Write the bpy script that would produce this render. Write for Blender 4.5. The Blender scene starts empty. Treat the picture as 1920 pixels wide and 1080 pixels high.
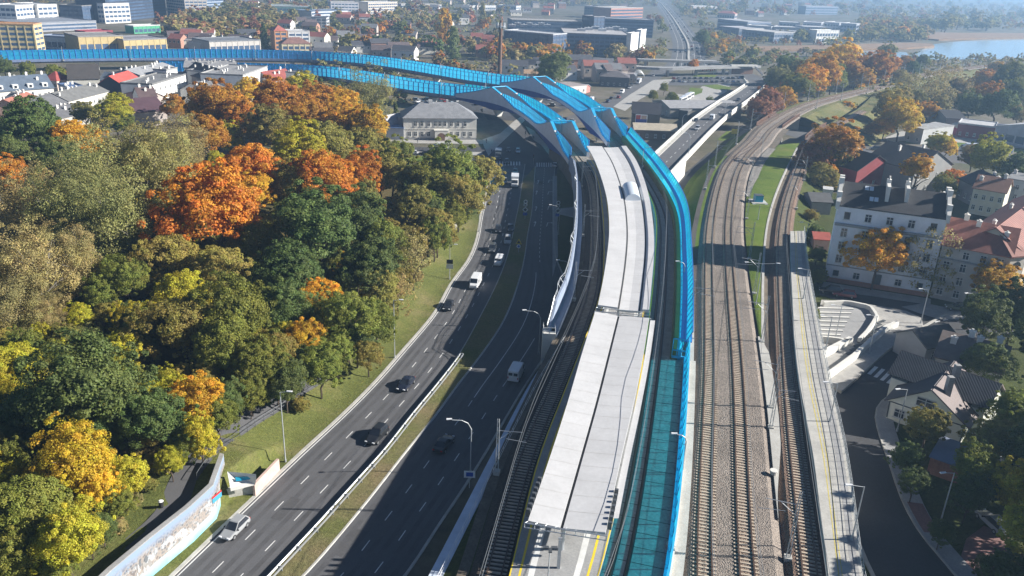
import bpy, math, random
from mathutils import Vector, Matrix
random.seed(11)
sc = bpy.context.scene
COL = sc.collection
PI = math.pi
R = math.radians
# ---------------------------------------------------------------- camera geometry (survey of the photograph)
FPX = 1500.0; TH = R(21.7); RO = R(2.3); CH = 64.5
def G(px, py, z=0.0):
    """world point at height z seen at photo position px,py (1920x1080)"""
    x = px - 960; y = py - 540
    u = x*math.cos(RO) + y*math.sin(RO); v = -x*math.sin(RO) + y*math.cos(RO)
    dx, dy, dz = u, FPX*math.cos(TH) - v*math.sin(TH), -FPX*math.sin(TH) - v*math.cos(TH)
    t = (z - CH)/dz
    return Vector((dx*t, dy*t, z))
def PX(X, Y, Z):
    z = Z - CH
    dep = Y*math.cos(TH) - z*math.sin(TH); v = (-Y*math.sin(TH) - z*math.cos(TH))*FPX/dep; u = X*FPX/dep
    return (960 + u*math.cos(RO) - v*math.sin(RO), 540 + u*math.sin(RO) + v*math.cos(RO), FPX/dep)

# ---------------------------------------------------------------- mesh builder
class MB:
    def __init__(s): s.v = []; s.f = []; s.m = []; s.attr = None
    def add(s, vs, fs, m=0):
        b = len(s.v); s.v.extend([tuple(p) for p in vs])
        for f in fs: s.f.append([b+i for i in f]); s.m.append(m)
    def poly(s, pts, m=0): s.add(pts, [list(range(len(pts)))], m)
    def box(s, c, d, rz=0.0, m=0, rx=0.0, ry=0.0):
        M = Matrix.Translation(c) @ Matrix.Rotation(rz, 4, 'Z') @ Matrix.Rotation(ry, 4, 'Y') @ Matrix.Rotation(rx, 4, 'X')
        vs = [M @ Vector((sx*d[0]/2, sy*d[1]/2, sz*d[2]/2)) for sx in (-1, 1) for sy in (-1, 1) for sz in (-1, 1)]
        s.add(vs, [(0,1,3,2),(4,6,7,5),(0,4,5,1),(2,3,7,6),(0,2,6,4),(1,5,7,3)], m)
    def box0(s, x0, x1, y0, y1, z0, z1, m=0): s.box(((x0+x1)/2, (y0+y1)/2, (z0+z1)/2), (x1-x0, y1-y0, z1-z0), 0, m)
    def prism(s, pts, z0, z1, m=0, mt=None):
        n = len(pts)
        a = sum(pts[i][0]*pts[(i+1)%n][1]-pts[(i+1)%n][0]*pts[i][1] for i in range(n))
        if a < 0: pts = pts[::-1]
        vs = [(p[0], p[1], z0) for p in pts] + [(p[0], p[1], z1) for p in pts]
        s.add(vs, [(i, (i+1)%n, n+(i+1)%n, n+i) for i in range(n)], m)
        s.add(vs, [list(range(n, 2*n))], m if mt is None else mt); s.add(vs, [list(range(n-1, -1, -1))], m)
    def tube(s, pts, r, n=6, m=0, cap=True):
        pts = [Vector(p) for p in pts]; rs = r if isinstance(r, (list, tuple)) else [r]*len(pts)
        rings = []
        for i, p in enumerate(pts):
            t = (pts[min(i+1, len(pts)-1)] - pts[max(i-1, 0)]).normalized()
            a = t.cross(Vector((0, 0, 1)))
            if a.length < 1e-3: a = Vector((1, 0, 0))
            a.normalize(); b = t.cross(a).normalized()
            rings.append([p + (a*math.cos(2*PI*k/n) + b*math.sin(2*PI*k/n))*rs[i] for k in range(n)])
        s.loft(rings, m, True, cap)
    def loft(s, rings, m=0, closed=True, cap=False):
        n = len(rings[0]); vs = [p for r in rings for p in r]; fs = []
        for i in range(len(rings)-1):
            for k in range(n if closed else n-1):
                k2 = (k+1) % n
                fs.append((i*n+k, i*n+k2, (i+1)*n+k2, (i+1)*n+k))
        s.add(vs, fs, m)
        if cap and closed:
            s.add(rings[0], [list(range(n-1, -1, -1))], m); s.add(rings[-1], [list(range(n))], m)
    def build(s, name, mats, parent=None, origin=None, smooth=False, attr=None):
        me = bpy.data.meshes.new(name)
        o0 = Vector(origin) if origin is not None else Vector((0, 0, 0))
        me.from_pydata([(p[0]-o0[0], p[1]-o0[1], p[2]-o0[2]) for p in s.v], [], s.f)
        if not isinstance(mats, (list, tuple)): mats = [mats]
        for mt in mats: me.materials.append(mt)
        if len(mats) > 1: me.polygons.foreach_set('material_index', s.m)
        if smooth: me.polygons.foreach_set('use_smooth', [True]*len(me.polygons))
        if attr:
            for an, vals in attr.items():
                a = me.attributes.new(an, 'FLOAT', 'POINT'); a.data.foreach_set('value', vals)
        me.update()
        o = bpy.data.objects.new(name, me); COL.objects.link(o)
        if parent is not None: o.parent = parent
        elif origin is not None: o.location = o0
        return o
def tag(o, label=None, cat=None, group=None, kind=None):
    if label: o['label'] = label
    if cat: o['category'] = cat
    if group: o['group'] = group
    if kind: o['kind'] = kind
    return o
def thing(name, label, cat, loc=(0, 0, 0), rz=0.0, group=None):
    o = bpy.data.objects.new(name, None); COL.objects.link(o); o.empty_display_size = 0.2
    o.location = loc; o.rotation_euler = (0, 0, rz)
    return tag(o, label, cat, group)
KIDS = {}
def kids(o):
    if o.name not in KIDS: KIDS[o.name] = list(o.children)
    return KIDS[o.name]
def dup(o, loc=None, rz=None, label=None, group=None, scale=None, parent=None):
    c = o.copy(); COL.objects.link(c)
    if parent is not None: c.parent = parent
    for ch in kids(o): dup(ch, parent=c)
    if loc is not None: c.location = loc
    if rz is not None: c.rotation_euler = (0, 0, rz)
    if scale is not None: c.scale = scale
    if label: c['label'] = label
    if group: c['group'] = group
    return c
# ---------------------------------------------------------------- curves
def smooth(pts, step=2.0):
    """Catmull-Rom through pts, resampled every ~step metres"""
    P = [Vector(p) for p in pts]; P = [P[0]*2 - P[1]] + P + [P[-1]*2 - P[-2]]
    out = []
    for i in range(1, len(P)-2):
        a, b, c, d = P[i-1:i+3]; n = max(2, int((c-b).length/step))
        # centripetal parametrisation
        t0 = 0; t1 = t0 + max((b-a).length, 1e-3)**.5; t2 = t1 + max((c-b).length, 1e-3)**.5; t3 = t2 + max((d-c).length, 1e-3)**.5
        for k in range(n):
            t = t1 + (t2-t1)*k/n
            A1 = a*((t1-t)/(t1-t0)) + b*((t-t0)/(t1-t0)); A2 = b*((t2-t)/(t2-t1)) + c*((t-t1)/(t2-t1)); A3 = c*((t3-t)/(t3-t2)) + d*((t-t2)/(t3-t2))
            B1 = A1*((t2-t)/(t2-t0)) + A2*((t-t0)/(t2-t0)); B2 = A2*((t3-t)/(t3-t1)) + A3*((t-t1)/(t3-t1))
            out.append(B1*((t2-t)/(t2-t1)) + B2*((t-t1)/(t2-t1)))
    out.append(P[-2]); return out
class Curve:
    def __init__(s, pts, step=2.0, sm=True):
        s.p = smooth(pts, step) if sm else [Vector(p) for p in pts]
        s.s = [0.0]
        for a, b in zip(s.p, s.p[1:]): s.s.append(s.s[-1] + (b-a).length)
        s.L = s.s[-1]
    def at(s, t):
        t = max(0, min(s.L, t)); lo, hi = 0, len(s.s)-1
        while hi-lo > 1:
            mid = (lo+hi)//2
            if s.s[mid] <= t: lo = mid
            else: hi = mid
        f = (t-s.s[lo])/max(1e-9, s.s[hi]-s.s[lo]); return s.p[lo].lerp(s.p[hi], f)
    def tan(s, t):
        d = s.at(t+.6) - s.at(t-.6); d.z = 0; return d.normalized()
    def off(s, t, d, z=None):
        p = s.at(t); n = s.tan(t); q = p + Vector((n.y, -n.x, 0))*d
        if z is not None: q.z = z
        return q
    def near(s, q):
        return min(range(len(s.p)), key=lambda i: (s.p[i].x-q[0])**2 + (s.p[i].y-q[1])**2)
    def s_at_y(s, y):
        i = min(range(len(s.p)), key=lambda i: abs(s.p[i].y-y)); return s.s[i]
    def ts(s, a, b, step): n = max(1, int(round((b-a)/step))); return [a+(b-a)*i/n for i in range(n+1)]
def sweep(mb, cv, prof, s0=0, s1=None, step=2.0, m=0, closed=False, cap=False, rel=False):
    """prof: list of (offset, z) or a function of s"""
    s1 = cv.L if s1 is None else s1
    rings = []
    for t in cv.ts(s0, s1, step):
        pr = prof(t) if callable(prof) else prof
        zz = cv.at(t).z if rel else 0
        rings.append([cv.off(t, d, z+zz) for d, z in pr])
    mb.loft(rings, m, closed, cap)
def strip_rows(rows, z, ext=None):
    """rows of (y, xl, xr) in photo pixels -> two smooth world edge lists of equal length"""
    L = smooth([G(r[1], r[0] if len(r) < 4 else r[0], z) for r in rows], 3.0); Rr = smooth([G(r[2], r[0] if len(r) < 4 else r[3], z) for r in rows], 3.0)
    n = max(len(L), len(Rr)); cl, cr = Curve(L, sm=False), Curve(Rr, sm=False)
    # resample both per control row so that edges stay matched
    def seg(c, key):
        idx = [c.near(k) for k in key]; out = []
        for a, b in zip(idx, idx[1:]):
            for k in range(8): out.append(c.at(c.s[a] + (c.s[b]-c.s[a])*k/8))
        out.append(c.p[idx[-1]]); return out
    kl = [G(r[1], r[0], z) for r in rows]; kr = [G(r[2], r[0] if len(r) < 4 else r[3], z) for r in rows]
    return seg(cl, kl), seg(cr, kr)
def sheet(mb, L, Rr, z=None, m=0, skirt=0.0):
    n = len(L)
    def q(p): return Vector((p.x, p.y, p.z if z is None else z))
    mb.loft([[q(a), q(b)] for a, b in zip(L, Rr)], m, False)
    if skirt:
        mb.loft([[q(a) - Vector((0, 0, skirt)), q(a)] for a in L], m, False); mb.loft([[q(b), q(b) - Vector((0, 0, skirt))] for b in Rr], m, False)
def lerp_edge(L, Rr, f): return [a.lerp(b, f) for a, b in zip(L, Rr)]
def pxpoly(pts, z): return [G(x, y, z) for x, y in pts]
# ---------------------------------------------------------------- materials
MATS = {}
def nt(name):
    m = bpy.data.materials.new(name); m.use_nodes = True; t = m.node_tree
    for n in list(t.nodes):
        if n.type not in ('BSDF_PRINCIPLED', 'OUTPUT_MATERIAL'): t.nodes.remove(n)
    return m, t, t.nodes['Principled BSDF']
def noise(t, scale, detail=4, rough=.6, coord='Object', vec=None):
    n = t.nodes.new('ShaderNodeTexNoise'); n.inputs['Scale'].default_value = scale; n.inputs['Detail'].default_value = detail; n.inputs['Roughness'].default_value = rough
    if vec is None:
        if coord == 'World': g = t.nodes.new('ShaderNodeNewGeometry'); vec = g.outputs['Position']
        else: tc = t.nodes.new('ShaderNodeTexCoord'); vec = tc.outputs[coord]
    t.links.new(vec, n.inputs['Vector']); return n.outputs['Fac']
def ramp(t, fac, stops):
    r = t.nodes.new('ShaderNodeValToRGB'); e = r.color_ramp.elements
    while len(e) < len(stops): e.new(.5)
    for i, (p, c) in enumerate(stops): e[i].position = p; e[i].color = (*c, 1) if len(c) == 3 else c
    t.links.new(fac, r.inputs['Fac']); return r.outputs['Color']
def mix(t, fac, a, b, mode='MIX'):
    n = t.nodes.new('ShaderNodeMix'); n.data_type = 'RGBA'; n.blend_type = mode
    for sock, val in ((n.inputs['Factor'], fac), (n.inputs['A'], a), (n.inputs['B'], b)):
        if isinstance(val, (int, float)): sock.default_value = val
        elif isinstance(val, tuple): sock.default_value = (*val, 1) if len(val) == 3 else val
        else: t.links.new(val, sock)
    return n.outputs['Result']
def bump(t, b, h, strength=.3, dist=.05):
    n = t.nodes.new('ShaderNodeBump'); n.inputs['Strength'].default_value = strength; n.inputs['Distance'].default_value = dist
    t.links.new(h, n.inputs['Height']); t.links.new(n.outputs['Normal'], b.inputs['Normal'])
def mul(c, k): return tuple(min(1, max(0, x*k)) for x in c)
def mat(name, col, rough=.75, var=.18, scale=.6, fine=0.0, fscale=6.0, metal=0.0, spec=.5, coord='World', bmp=0.0):
    """plain surface with large soft variation (dirt, weathering) plus optional fine grain"""
    if name in MATS: return MATS[name]
    m, t, b = nt(name)
    c = ramp(t, noise(t, scale, 5, .65, coord), [(.3, mul(col, 1-var)), (.72, mul(col, 1+var))])
    if fine:
        f = noise(t, fscale, 3, .7, coord)
        c = mix(t, 1.0, c, ramp(t, f, [(.3, (1-fine,)*3), (.7, (1+fine*.6,)*3)]), 'MULTIPLY')
        if bmp: bump(t, b, f, bmp)
    t.links.new(c, b.inputs['Base Color'])
    b.inputs['Roughness'].default_value = rough; b.inputs['Metallic'].default_value = metal; b.inputs['Specular IOR Level'].default_value = spec
    MATS[name] = m; return m
def matcol(name, rough=.6, var=.15, scale=.5, metal=0., gloss=None):
    """colour from the object's own colour"""
    if name in MATS: return MATS[name]
    m, t, b = nt(name)
    oi = t.nodes.new('ShaderNodeObjectInfo')
    c = mix(t, 1.0, oi.outputs['Color'], ramp(t, noise(t, scale, 5, .65, 'World'), [(.3, (1-var,)*3), (.72, (1+var,)*3)]), 'MULTIPLY')
    t.links.new(c, b.inputs['Base Color']); b.inputs['Roughness'].default_value = rough; b.inputs['Metallic'].default_value = metal
    if gloss: b.inputs['Coat Weight'].default_value = gloss; b.inputs['Coat Roughness'].default_value = .08
    MATS[name] = m; return m
def s2l(r, g, b):
    return tuple(((x/255)/12.92 if x/255 <= .04045 else ((x/255+.055)/1.055)**2.4) for x in (r, g, b))
M = {}
M['asphalt'] = mat('asphalt', (.10, .10, .106), .85, .16, .08, .22, 7)
M['asphalt_dark'] = mat('asphalt_dark', (.05, .051, .056), .85, .2, .08, .2, 5)
M['concrete'] = mat('concrete', (.42, .41, .38), .85, .16, .3, .15, 4)
M['concrete_grey'] = mat('concrete_grey', (.30, .30, .30), .85, .18, .25, .15, 4)
M['paving'] = mat('paving', (.36, .35, .33), .85, .15, .3, .18, 2.2)
M['paving_red'] = mat('paving_red', (.22, .12, .11), .85, .15, .4, .2, 3)
M['kerb'] = mat('kerb', (.40, .39, .36), .85, .2, .6)
M['white_paint'] = mat('white_paint', (.62, .62, .61), .7, .15, .9)
M['yellow_paint'] = mat('yellow_paint', (.75, .55, .03), .6, .12, .7)
M['yellow_worn'] = mat('yellow_worn', (.52, .43, .10), .7, .25, .5)
M['steel'] = mat('galvanised_steel', (.48, .50, .52), .45, .1, 1.5, metal=.6)
M['dark_steel'] = mat('dark_steel', (.10, .11, .12), .5, .2, 1.0, metal=.3)
M['pole_paint'] = mat('pole_paint', (.42, .44, .45), .5, .12, 1.2, metal=.2)
M['white_metal'] = mat('white_metal', (.72, .73, .74), .4, .08, 1.0)
M['rail'] = mat('rail_steel', (.13, .085, .062), .45, .25, 1.0, metal=.5)
M['sleeper'] = mat('sleeper_concrete', (.44, .37, .29), .9, .25, .8)
M['rust'] = mat('rust_steel', (.16, .09, .06), .8, .3, .8)
M['black'] = mat('black_rubber', (.02, .02, .022), .7, .1)
M['glass_dark'] = mat('dark_window_glass', (.025, .03, .04), .08, .3, .3, spec=.8)
M['roof_white'] = mat('membrane_roof', (.525, .525, .53), .65, .09, .22, .06, 2.5)
M['gutter'] = mat('gutter_dark', (.05, .05, .05), .6, .1)
M['brick'] = mat('brick_plaster', (.35, .17, .12), .9, .15, .6, .2, 3)
M['bark'] = mat('bark', (.10, .075, .055), .95, .3, 1.5, coord='Object')
M['bark_pale'] = mat('bark_pale', (.24, .22, .19), .9, .35, 2.0, coord='Object')
M['soil'] = mat('soil', (.14, .115, .085), .95, .3, .4, .3, 3)
def ballast(name, col):
    m, t, b = nt(name)
    big = ramp(t, noise(t, .18, 4, .6, 'World'), [(.3, mul(col, .8)), (.7, mul(col, 1.15))])
    v = t.nodes.new('ShaderNodeTexVoronoi'); v.inputs['Scale'].default_value = 6.5
    g = t.nodes.new('ShaderNodeNewGeometry'); t.links.new(g.outputs['Position'], v.inputs['Vector'])
    st = ramp(t, v.outputs['Distance'], [(.0, (1.25,)*3), (.75, (.55,)*3)])
    n2 = ramp(t, noise(t, 2.6, 3, .8, 'World'), [(.25, (.62, .6, .6)), (.75, (1.35, 1.3, 1.25))])
    c = mix(t, 1, mix(t, 1, big, st, 'MULTIPLY'), n2, 'MULTIPLY')
    t.links.new(c, b.inputs['Base Color']); b.inputs['Roughness'].default_value = .95
    bump(t, b, v.outputs['Distance'], .8, -.12); MATS[name] = m; return m
M['ballast'] = ballast('ballast_stone', (.285, .25, .22))
M['ballast_grey'] = ballast('ballast_grey', (.30, .29, .27))
M['ballast_dark'] = ballast('ballast_dark', (.10, .09, .085))
M['ballast_shade'] = ballast('ballast_shade', (.075, .062, .052))  # left track ballast: its constant shade is put into the dark colour
M['ballast_brown'] = ballast('ballast_brown', (.20, .135, .10))
def grass(name, cols, leafy=0.0):
    m, t, b = nt(name)
    big = ramp(t, noise(t, .09, 5, .65, 'World'), [(.28, cols[0]), (.5, cols[1]), (.72, cols[2])])
    fine = ramp(t, noise(t, 2.4, 5, .8, 'World'), [(.25, (.5,)*3), (.75, (1.5,)*3)])
    c = mix(t, 1, big, fine, 'MULTIPLY')
    if leafy:
        lv = noise(t, 3.3, 2, .9, 'World'); c = mix(t, ramp(t, lv, [(.66, (0,)*3), (.72, (leafy,)*3)]), c, (.42, .26, .03))
    t.links.new(c, b.inputs['Base Color']); b.inputs['Roughness'].default_value = .95; b.inputs['Specular IOR Level'].default_value = .15
    bump(t, b, noise(t, 3.0, 4, .8, 'World'), .7, .25); MATS[name] = m; return m
M['grass'] = grass('grass', [(.082, .10, .028), (.122, .135, .038), (.20, .172, .08)], .55)
M['lawn'] = grass('lawn', [(.08, .125, .02), (.11, .16, .024), (.17, .175, .05)])
M['verge'] = grass('verge', [(.09, .12, .02), (.15, .14, .06), (.20, .15, .085)])
M['dry_grass'] = grass('dry_grass', [(.09, .105, .035), (.14, .14, .055), (.21, .18, .09)])
M['litter'] = grass('woodland_floor', [(.055, .06, .018), (.09, .075, .03), (.12, .085, .035)], .6)
M['dark_grass'] = grass('dark_grass', [(.045, .058, .016), (.06, .075, .018), (.08, .08, .03)])
def city_ground():
    m, t, b = nt('city_ground')
    a = ramp(t, noise(t, .018, 6, .7, 'World'), [(.34, (.055, .065, .025)), (.46, (.09, .08, .045)), (.56, (.14, .12, .09)), (.66, (.085, .08, .07))])
    f = ramp(t, noise(t, .35, 5, .75, 'World'), [(.25, (.6,)*3), (.75, (1.35,)*3)])
    t.links.new(mix(t, 1, a, f, 'MULTIPLY'), b.inputs['Base Color']); b.inputs['Roughness'].default_value = .95; return m
M['city'] = city_ground()
def acrylic(name, tint, glow, ft=.45):
    """blue translucent noise-screen panel: lets tinted light through and glows with light from behind"""
    m, t, b = nt(name); o = t.nodes['Material Output']; t.nodes.remove(b)
    tr = t.nodes.new('ShaderNodeBsdfTransparent'); tr.inputs['Color'].default_value = (*tint, 1)
    tl = t.nodes.new('ShaderNodeBsdfTranslucent'); tl.inputs['Color'].default_value = (*glow, 1)
    df = t.nodes.new('ShaderNodeBsdfDiffuse'); df.inputs['Color'].default_value = (*glow, 1)
    gl = t.nodes.new('ShaderNodeBsdfGlossy'); gl.inputs['Roughness'].default_value = .15; gl.inputs['Color'].default_value = (.8, .85, .9, 1)
    def ms(f, a, bb):
        n = t.nodes.new('ShaderNodeMixShader'); n.inputs[0].default_value = f; t.links.new(a.outputs[0], n.inputs[1]); t.links.new(bb.outputs[0], n.inputs[2]); return n
    nz = noise(t, .45, 5, .7, 'World')
    cc = ramp(t, nz, [(.3, mul(glow, .72)), (.7, mul(glow, 1.1))]); t.links.new(cc, tl.inputs['Color']); t.links.new(cc, df.inputs['Color'])
    s = ms(.06, ms(ft, ms(.42, tl, df), tr), gl); t.links.new(s.outputs[0], o.inputs['Surface']); MATS[name] = m; return m
M['acrylic'] = acrylic('blue_acrylic', (.05, .64, .82), (.02, .74, .95), .45)
M['acrylic_far'] = acrylic('blue_acrylic_deep', (.06, .55, .82), (.05, .62, .97), .15)
M['blue_paint'] = mat('blue_paint', (.03, .40, .70), .5, .22, .5)
M['blue_rib'] = mat('blue_rib_paint', (.014, .15, .45), .4, .1, .5)
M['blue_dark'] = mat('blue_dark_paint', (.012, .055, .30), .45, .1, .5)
M['girder'] = mat('girder_paint', (.58, .61, .68), .45, .1, .25, .05, 1.5)
M['viaduct'] = mat('viaduct_paint', (.16, .21, .34), .5, .12, .2)
M['glass_blue'] = mat('blue_window_glass', (.075, .115, .19), .15, .35, .08, spec=.7)
M['side_beam'] = mat('side_beam_paint', (.26, .31, .41), .55, .12, .3)
M['girder_in'] = mat('girder_inner', (.34, .35, .37), .6, .14, .3)
M['olive'] = mat('olive_concrete', (.17, .165, .06), .8, .15, .4)
M['beam_white'] = mat('white_concrete', (.62, .61, .57), .75, .12, .4)
M['deck_conc'] = mat('deck_concrete', (.34, .37, .37), .85, .18, .7, .25, 3)
def stripes(name, a, b2, scale, axis='X', rough=.7, duty=.5, coord='Object', rot=0.0):
    """roof tiles / ribs: fine bands in object space"""
    m, t, b = nt(name)
    w = t.nodes.new('ShaderNodeTexWave'); w.bands_direction = axis; w.inputs['Scale'].default_value = scale; w.inputs['Distortion'].default_value = .25; w.inputs['Detail'].default_value = 1
    tc = t.nodes.new('ShaderNodeTexCoord'); t.links.new(tc.outputs[coord], w.inputs['Vector'])
    n = ramp(t, noise(t, .5, 5, .7, coord), [(.3, (.75,)*3), (.7, (1.2,)*3)])
    c = mix(t, 1, mix(t, w.outputs['Fac'], a, b2), n, 'MULTIPLY')
    t.links.new(c, b.inputs['Base Color']); b.inputs['Roughness'].default_value = rough; bump(t, b, w.outputs['Fac'], .5, .08); MATS[name] = m; return m
M['tile_black'] = stripes('tile_black', (.02, .02, .022), (.075, .075, .08), 1.2, 'Y', .65)
M['tile_red'] = stripes('tile_red', (.16, .058, .045), (.28, .11, .08), 1.2, 'Y')
M['roof_seam'] = stripes('standing_seam_roof', (.20, .205, .22), (.27, .275, .29), .9, 'X', .55)
M['shed_roof'] = stripes('shed_roof', (.30, .30, .32), (.48, .48, .50), .8, 'X', .6)
M['wallcol'] = matcol('wall_plaster', .85, .12, .4)
M['roofcol'] = matcol('roof_covering', .7, .2, .5)
M['paintcol'] = matcol('vehicle_paint', .35, .04, .5, 0, .6)
def leafmat(name, trans=.42):
    m, t, b = nt(name); o = t.nodes['Material Output']
    oi = t.nodes.new('ShaderNodeObjectInfo'); at = t.nodes.new('ShaderNodeAttribute'); at.attribute_name = 'tint'
    a2 = t.nodes.new('ShaderNodeAttribute'); a2.attribute_name = 'turn'
    c = mix(t, 1, oi.outputs['Color'], ramp(t, at.outputs['Fac'], [(0, (.8, .82, .75)), (.5, (1.3, 1.27, 1.12)), (1, (1.95, 1.8, 1.4))]), 'MULTIPLY')
    # some twigs have turned further than the rest of the tree
    hs = t.nodes.new('ShaderNodeHueSaturation'); t.links.new(c, hs.inputs['Color'])
    mr = t.nodes.new('ShaderNodeMapRange'); mr.inputs['To Min'].default_value = .475; mr.inputs['To Max'].default_value = .525; t.links.new(a2.outputs['Fac'], mr.inputs['Value']); t.links.new(mr.outputs['Result'], hs.inputs['Hue'])
    t.links.new(hs.outputs['Color'], b.inputs['Base Color']); b.inputs['Roughness'].default_value = .6; b.inputs['Specular IOR Level'].default_value = .25
    tl = t.nodes.new('ShaderNodeBsdfTranslucent'); t.links.new(hs.outputs['Color'], tl.inputs['Color'])
    ms = t.nodes.new('ShaderNodeMixShader'); ms.inputs[0].default_value = trans
    t.links.new(b.outputs[0], ms.inputs[1]); t.links.new(tl.outputs[0], ms.inputs[2]); t.links.new(ms.outputs[0], o.inputs['Surface']); MATS[name] = m; return m
M['leaf'] = leafmat('autumn_leaf')
def smoothstep(a, b, x):
    t = max(0, min(1, (x-a)/(b-a))); return t*t*(3-2*t)
def struct(o): return tag(o, kind='structure')
# ---------------------------------------------------------------- ground sheet
mb = MB(); mb.poly([(-9000, -200, -.02), (9000, -200, -.02), (9000, 14000, -.02), (-9000, 14000, -.02)]); struct(mb.build('ground', M['city']))
# ---------------------------------------------------------------- dual carriageway on the left
LC = [(1250, 150, 345), (1080, 327, 505), (1000, 410, 580), (917, 497, 655), (850, 567, 715), (783, 640, 768), (720, 703, 820), (663, 753, 863), (587, 817, 905), (533, 847, 932), (487, 880, 950), (450, 895, 960), (410, 902, 968), (387, 907, 973), (340, 918, 980), (308, 922, 985)]
RC = [(1250, 385, 600), (1080, 567, 757), (997, 640, 812), (917, 705, 866), (850, 757, 908), (783, 812, 947), (720, 858, 985), (690, 882, 1005), (607, 940, 1050), (533, 970, 1058), (480, 983, 1040), (443, 988, 1037), (400, 996, 1036), (340, 1001, 1037), (312, 1003, 1040)]
a1, b1 = strip_rows(LC, 0); a2, b2 = strip_rows(RC, 0)
mb = MB(); sheet(mb, a1, b1, .02); struct(mb.build('road', M['asphalt']))
mb = MB(); sheet(mb, a2, b2, .02); struct(mb.build('road', M['asphalt']))
mb = MB(); sheet(mb, b1, a2, .13, skirt=.13); struct(mb.build('median', M['verge']))
def kerb_line(edge, z0, z1, w, side, name='kerb', m=None):
    cv = Curve(edge, sm=False); k = MB(); a, b = (0, w) if side > 0 else (-w, 0)
    sweep(k, cv, [(a, z0), (a, z1), (b, z1), (b, z0)], step=3.0); return struct(k.build(name, m or M['kerb']))
kerb_line(a1, -.02, .14, .55, -1); kerb_line(b1, .02, .15, .2, -1); kerb_line(a2, .02, .15, .22, 1); kerb_line(b2, -.02, .15, .35, 1)
# tyre-darkened wheel paths and tar repairs
wp = MB()
for ed, fs in (((a1, b1), (.13, .26, .46, .60, .78, .91)), ((a2, b2), (.12, .27, .47, .60, .77, .90))):
    for f in fs: sweep(wp, Curve(lerp_edge(*ed, f), sm=False), [(-.32, .0245), (.32, .0245)], 0, None, 4)
struct(wp.build('wheel_paths', mat('asphalt_worn', (.082, .081, .085), .75, .25, .3, .2, 7)))
wp = MB(); rq = random.Random(4)
for i in range(14):
    ea, eb = ((a1, b1), (a2, b2))[i % 2]; c = Curve(lerp_edge(ea, eb, rq.uniform(.08, .92)), sm=False); s = rq.uniform(5, c.L-8); sweep(wp, c, [(-rq.uniform(.05, .8), .0265), (rq.uniform(.05, .8), .0265)], s, s+rq.uniform(2, 7), 2)
struct(wp.build('tar_patches', mat('tar_patch', (.078, .077, .08), .8, .2, .5, .2, 6)))
mk = MB()
def dashes(mk, edge, z, w=.13, dash=2.0, gap=4.0, s0=0, s1=None, ph=0):
    cv = Curve(edge, sm=False); s = s0+ph; s1 = cv.L if s1 is None else s1
    while s+dash < s1:
        sweep(mk, cv, [(-w/2, z), (w/2, z)], s, s+dash, 2.0); s += dash+gap
def line(mk, edge, z, w=.13, s0=0, s1=None): sweep(mk, Curve(edge, sm=False), [(-w/2, z), (w/2, z)], s0, s1, 3.0)
for f in (.365, .70): dashes(mk, lerp_edge(a1, b1, f), .028, ph=2 if f < .5 else 0)
line(mk, lerp_edge(a1, b1, .035), .028, .16)
e1 = lerp_edge(a2, b2, .38); e2 = lerp_edge(a2, b2, .69)
dashes(mk, e1, .028, s1=58, ph=1); line(mk, e1, .028, .14, 58, 118); dashes(mk, e2, .028, s1=62, ph=3); line(mk, e2, .028, .14, 62, 82)
line(mk, lerp_edge(a2, b2, .02), .028, .18)
mid = lerp_edge(a2, b2, .5); dashes(mk, mid, .028, s0=125, dash=1.6, gap=1.6)
# lane arrows on the approach to the junction
for px, py, turn in ((1003, 421, 0), (1026, 421, 1), (1005, 392, 0), (1028, 390, 1), (1006, 362, 0), (1028, 362, 1), (1009, 342, 0), (1029, 340, 1)):
    p = G(px, py); hd = math.atan2(-.12, 1)
    mk.box((p.x, p.y, .026), (.2, 3.6, .004), hd)
    if turn:
        mk.box((p.x+.6, p.y+1.7, .026), (1.2, .25, .004), 0); mk.poly([(p.x+1.2, p.y+2.1, .028), (p.x+1.2, p.y+1.3, .028), (p.x+1.9, p.y+1.7, .028)])
    else: mk.poly([(p.x-.45, p.y+1.8, .028), (p.x+.45, p.y+1.8, .028), (p.x+.2, p.y+3.0, .028)])
# junction and cross streets
mb = MB()
mb.poly(pxpoly([(700, 300), (700, 276), (905, 276), (925, 262), (965, 228), (1005, 232), (1045, 262), (1090, 300), (1062, 330), (1045, 326), (900, 330), (905, 306), (760, 292)], .012)); struct(mb.build('junction_asphalt', M['asphalt_dark']))
# crossings
def zebra(x0, x1, y0, y1, n, z=.03):
    for i in range(n):
        xa = x0+(x1-x0)*i/n; xb = xa+(x1-x0)/n*.5
        mk.poly([(p.x, p.y, z) for p in pxpoly([(xa, y0), (xb, y0), (xb, y1), (xa, y1)], z)])
zebra(920, 978, 310, 303, 11); zebra(1006, 1045, 313, 305, 9)
struct(mk.build('lane_markings', M['white_paint']))
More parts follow.
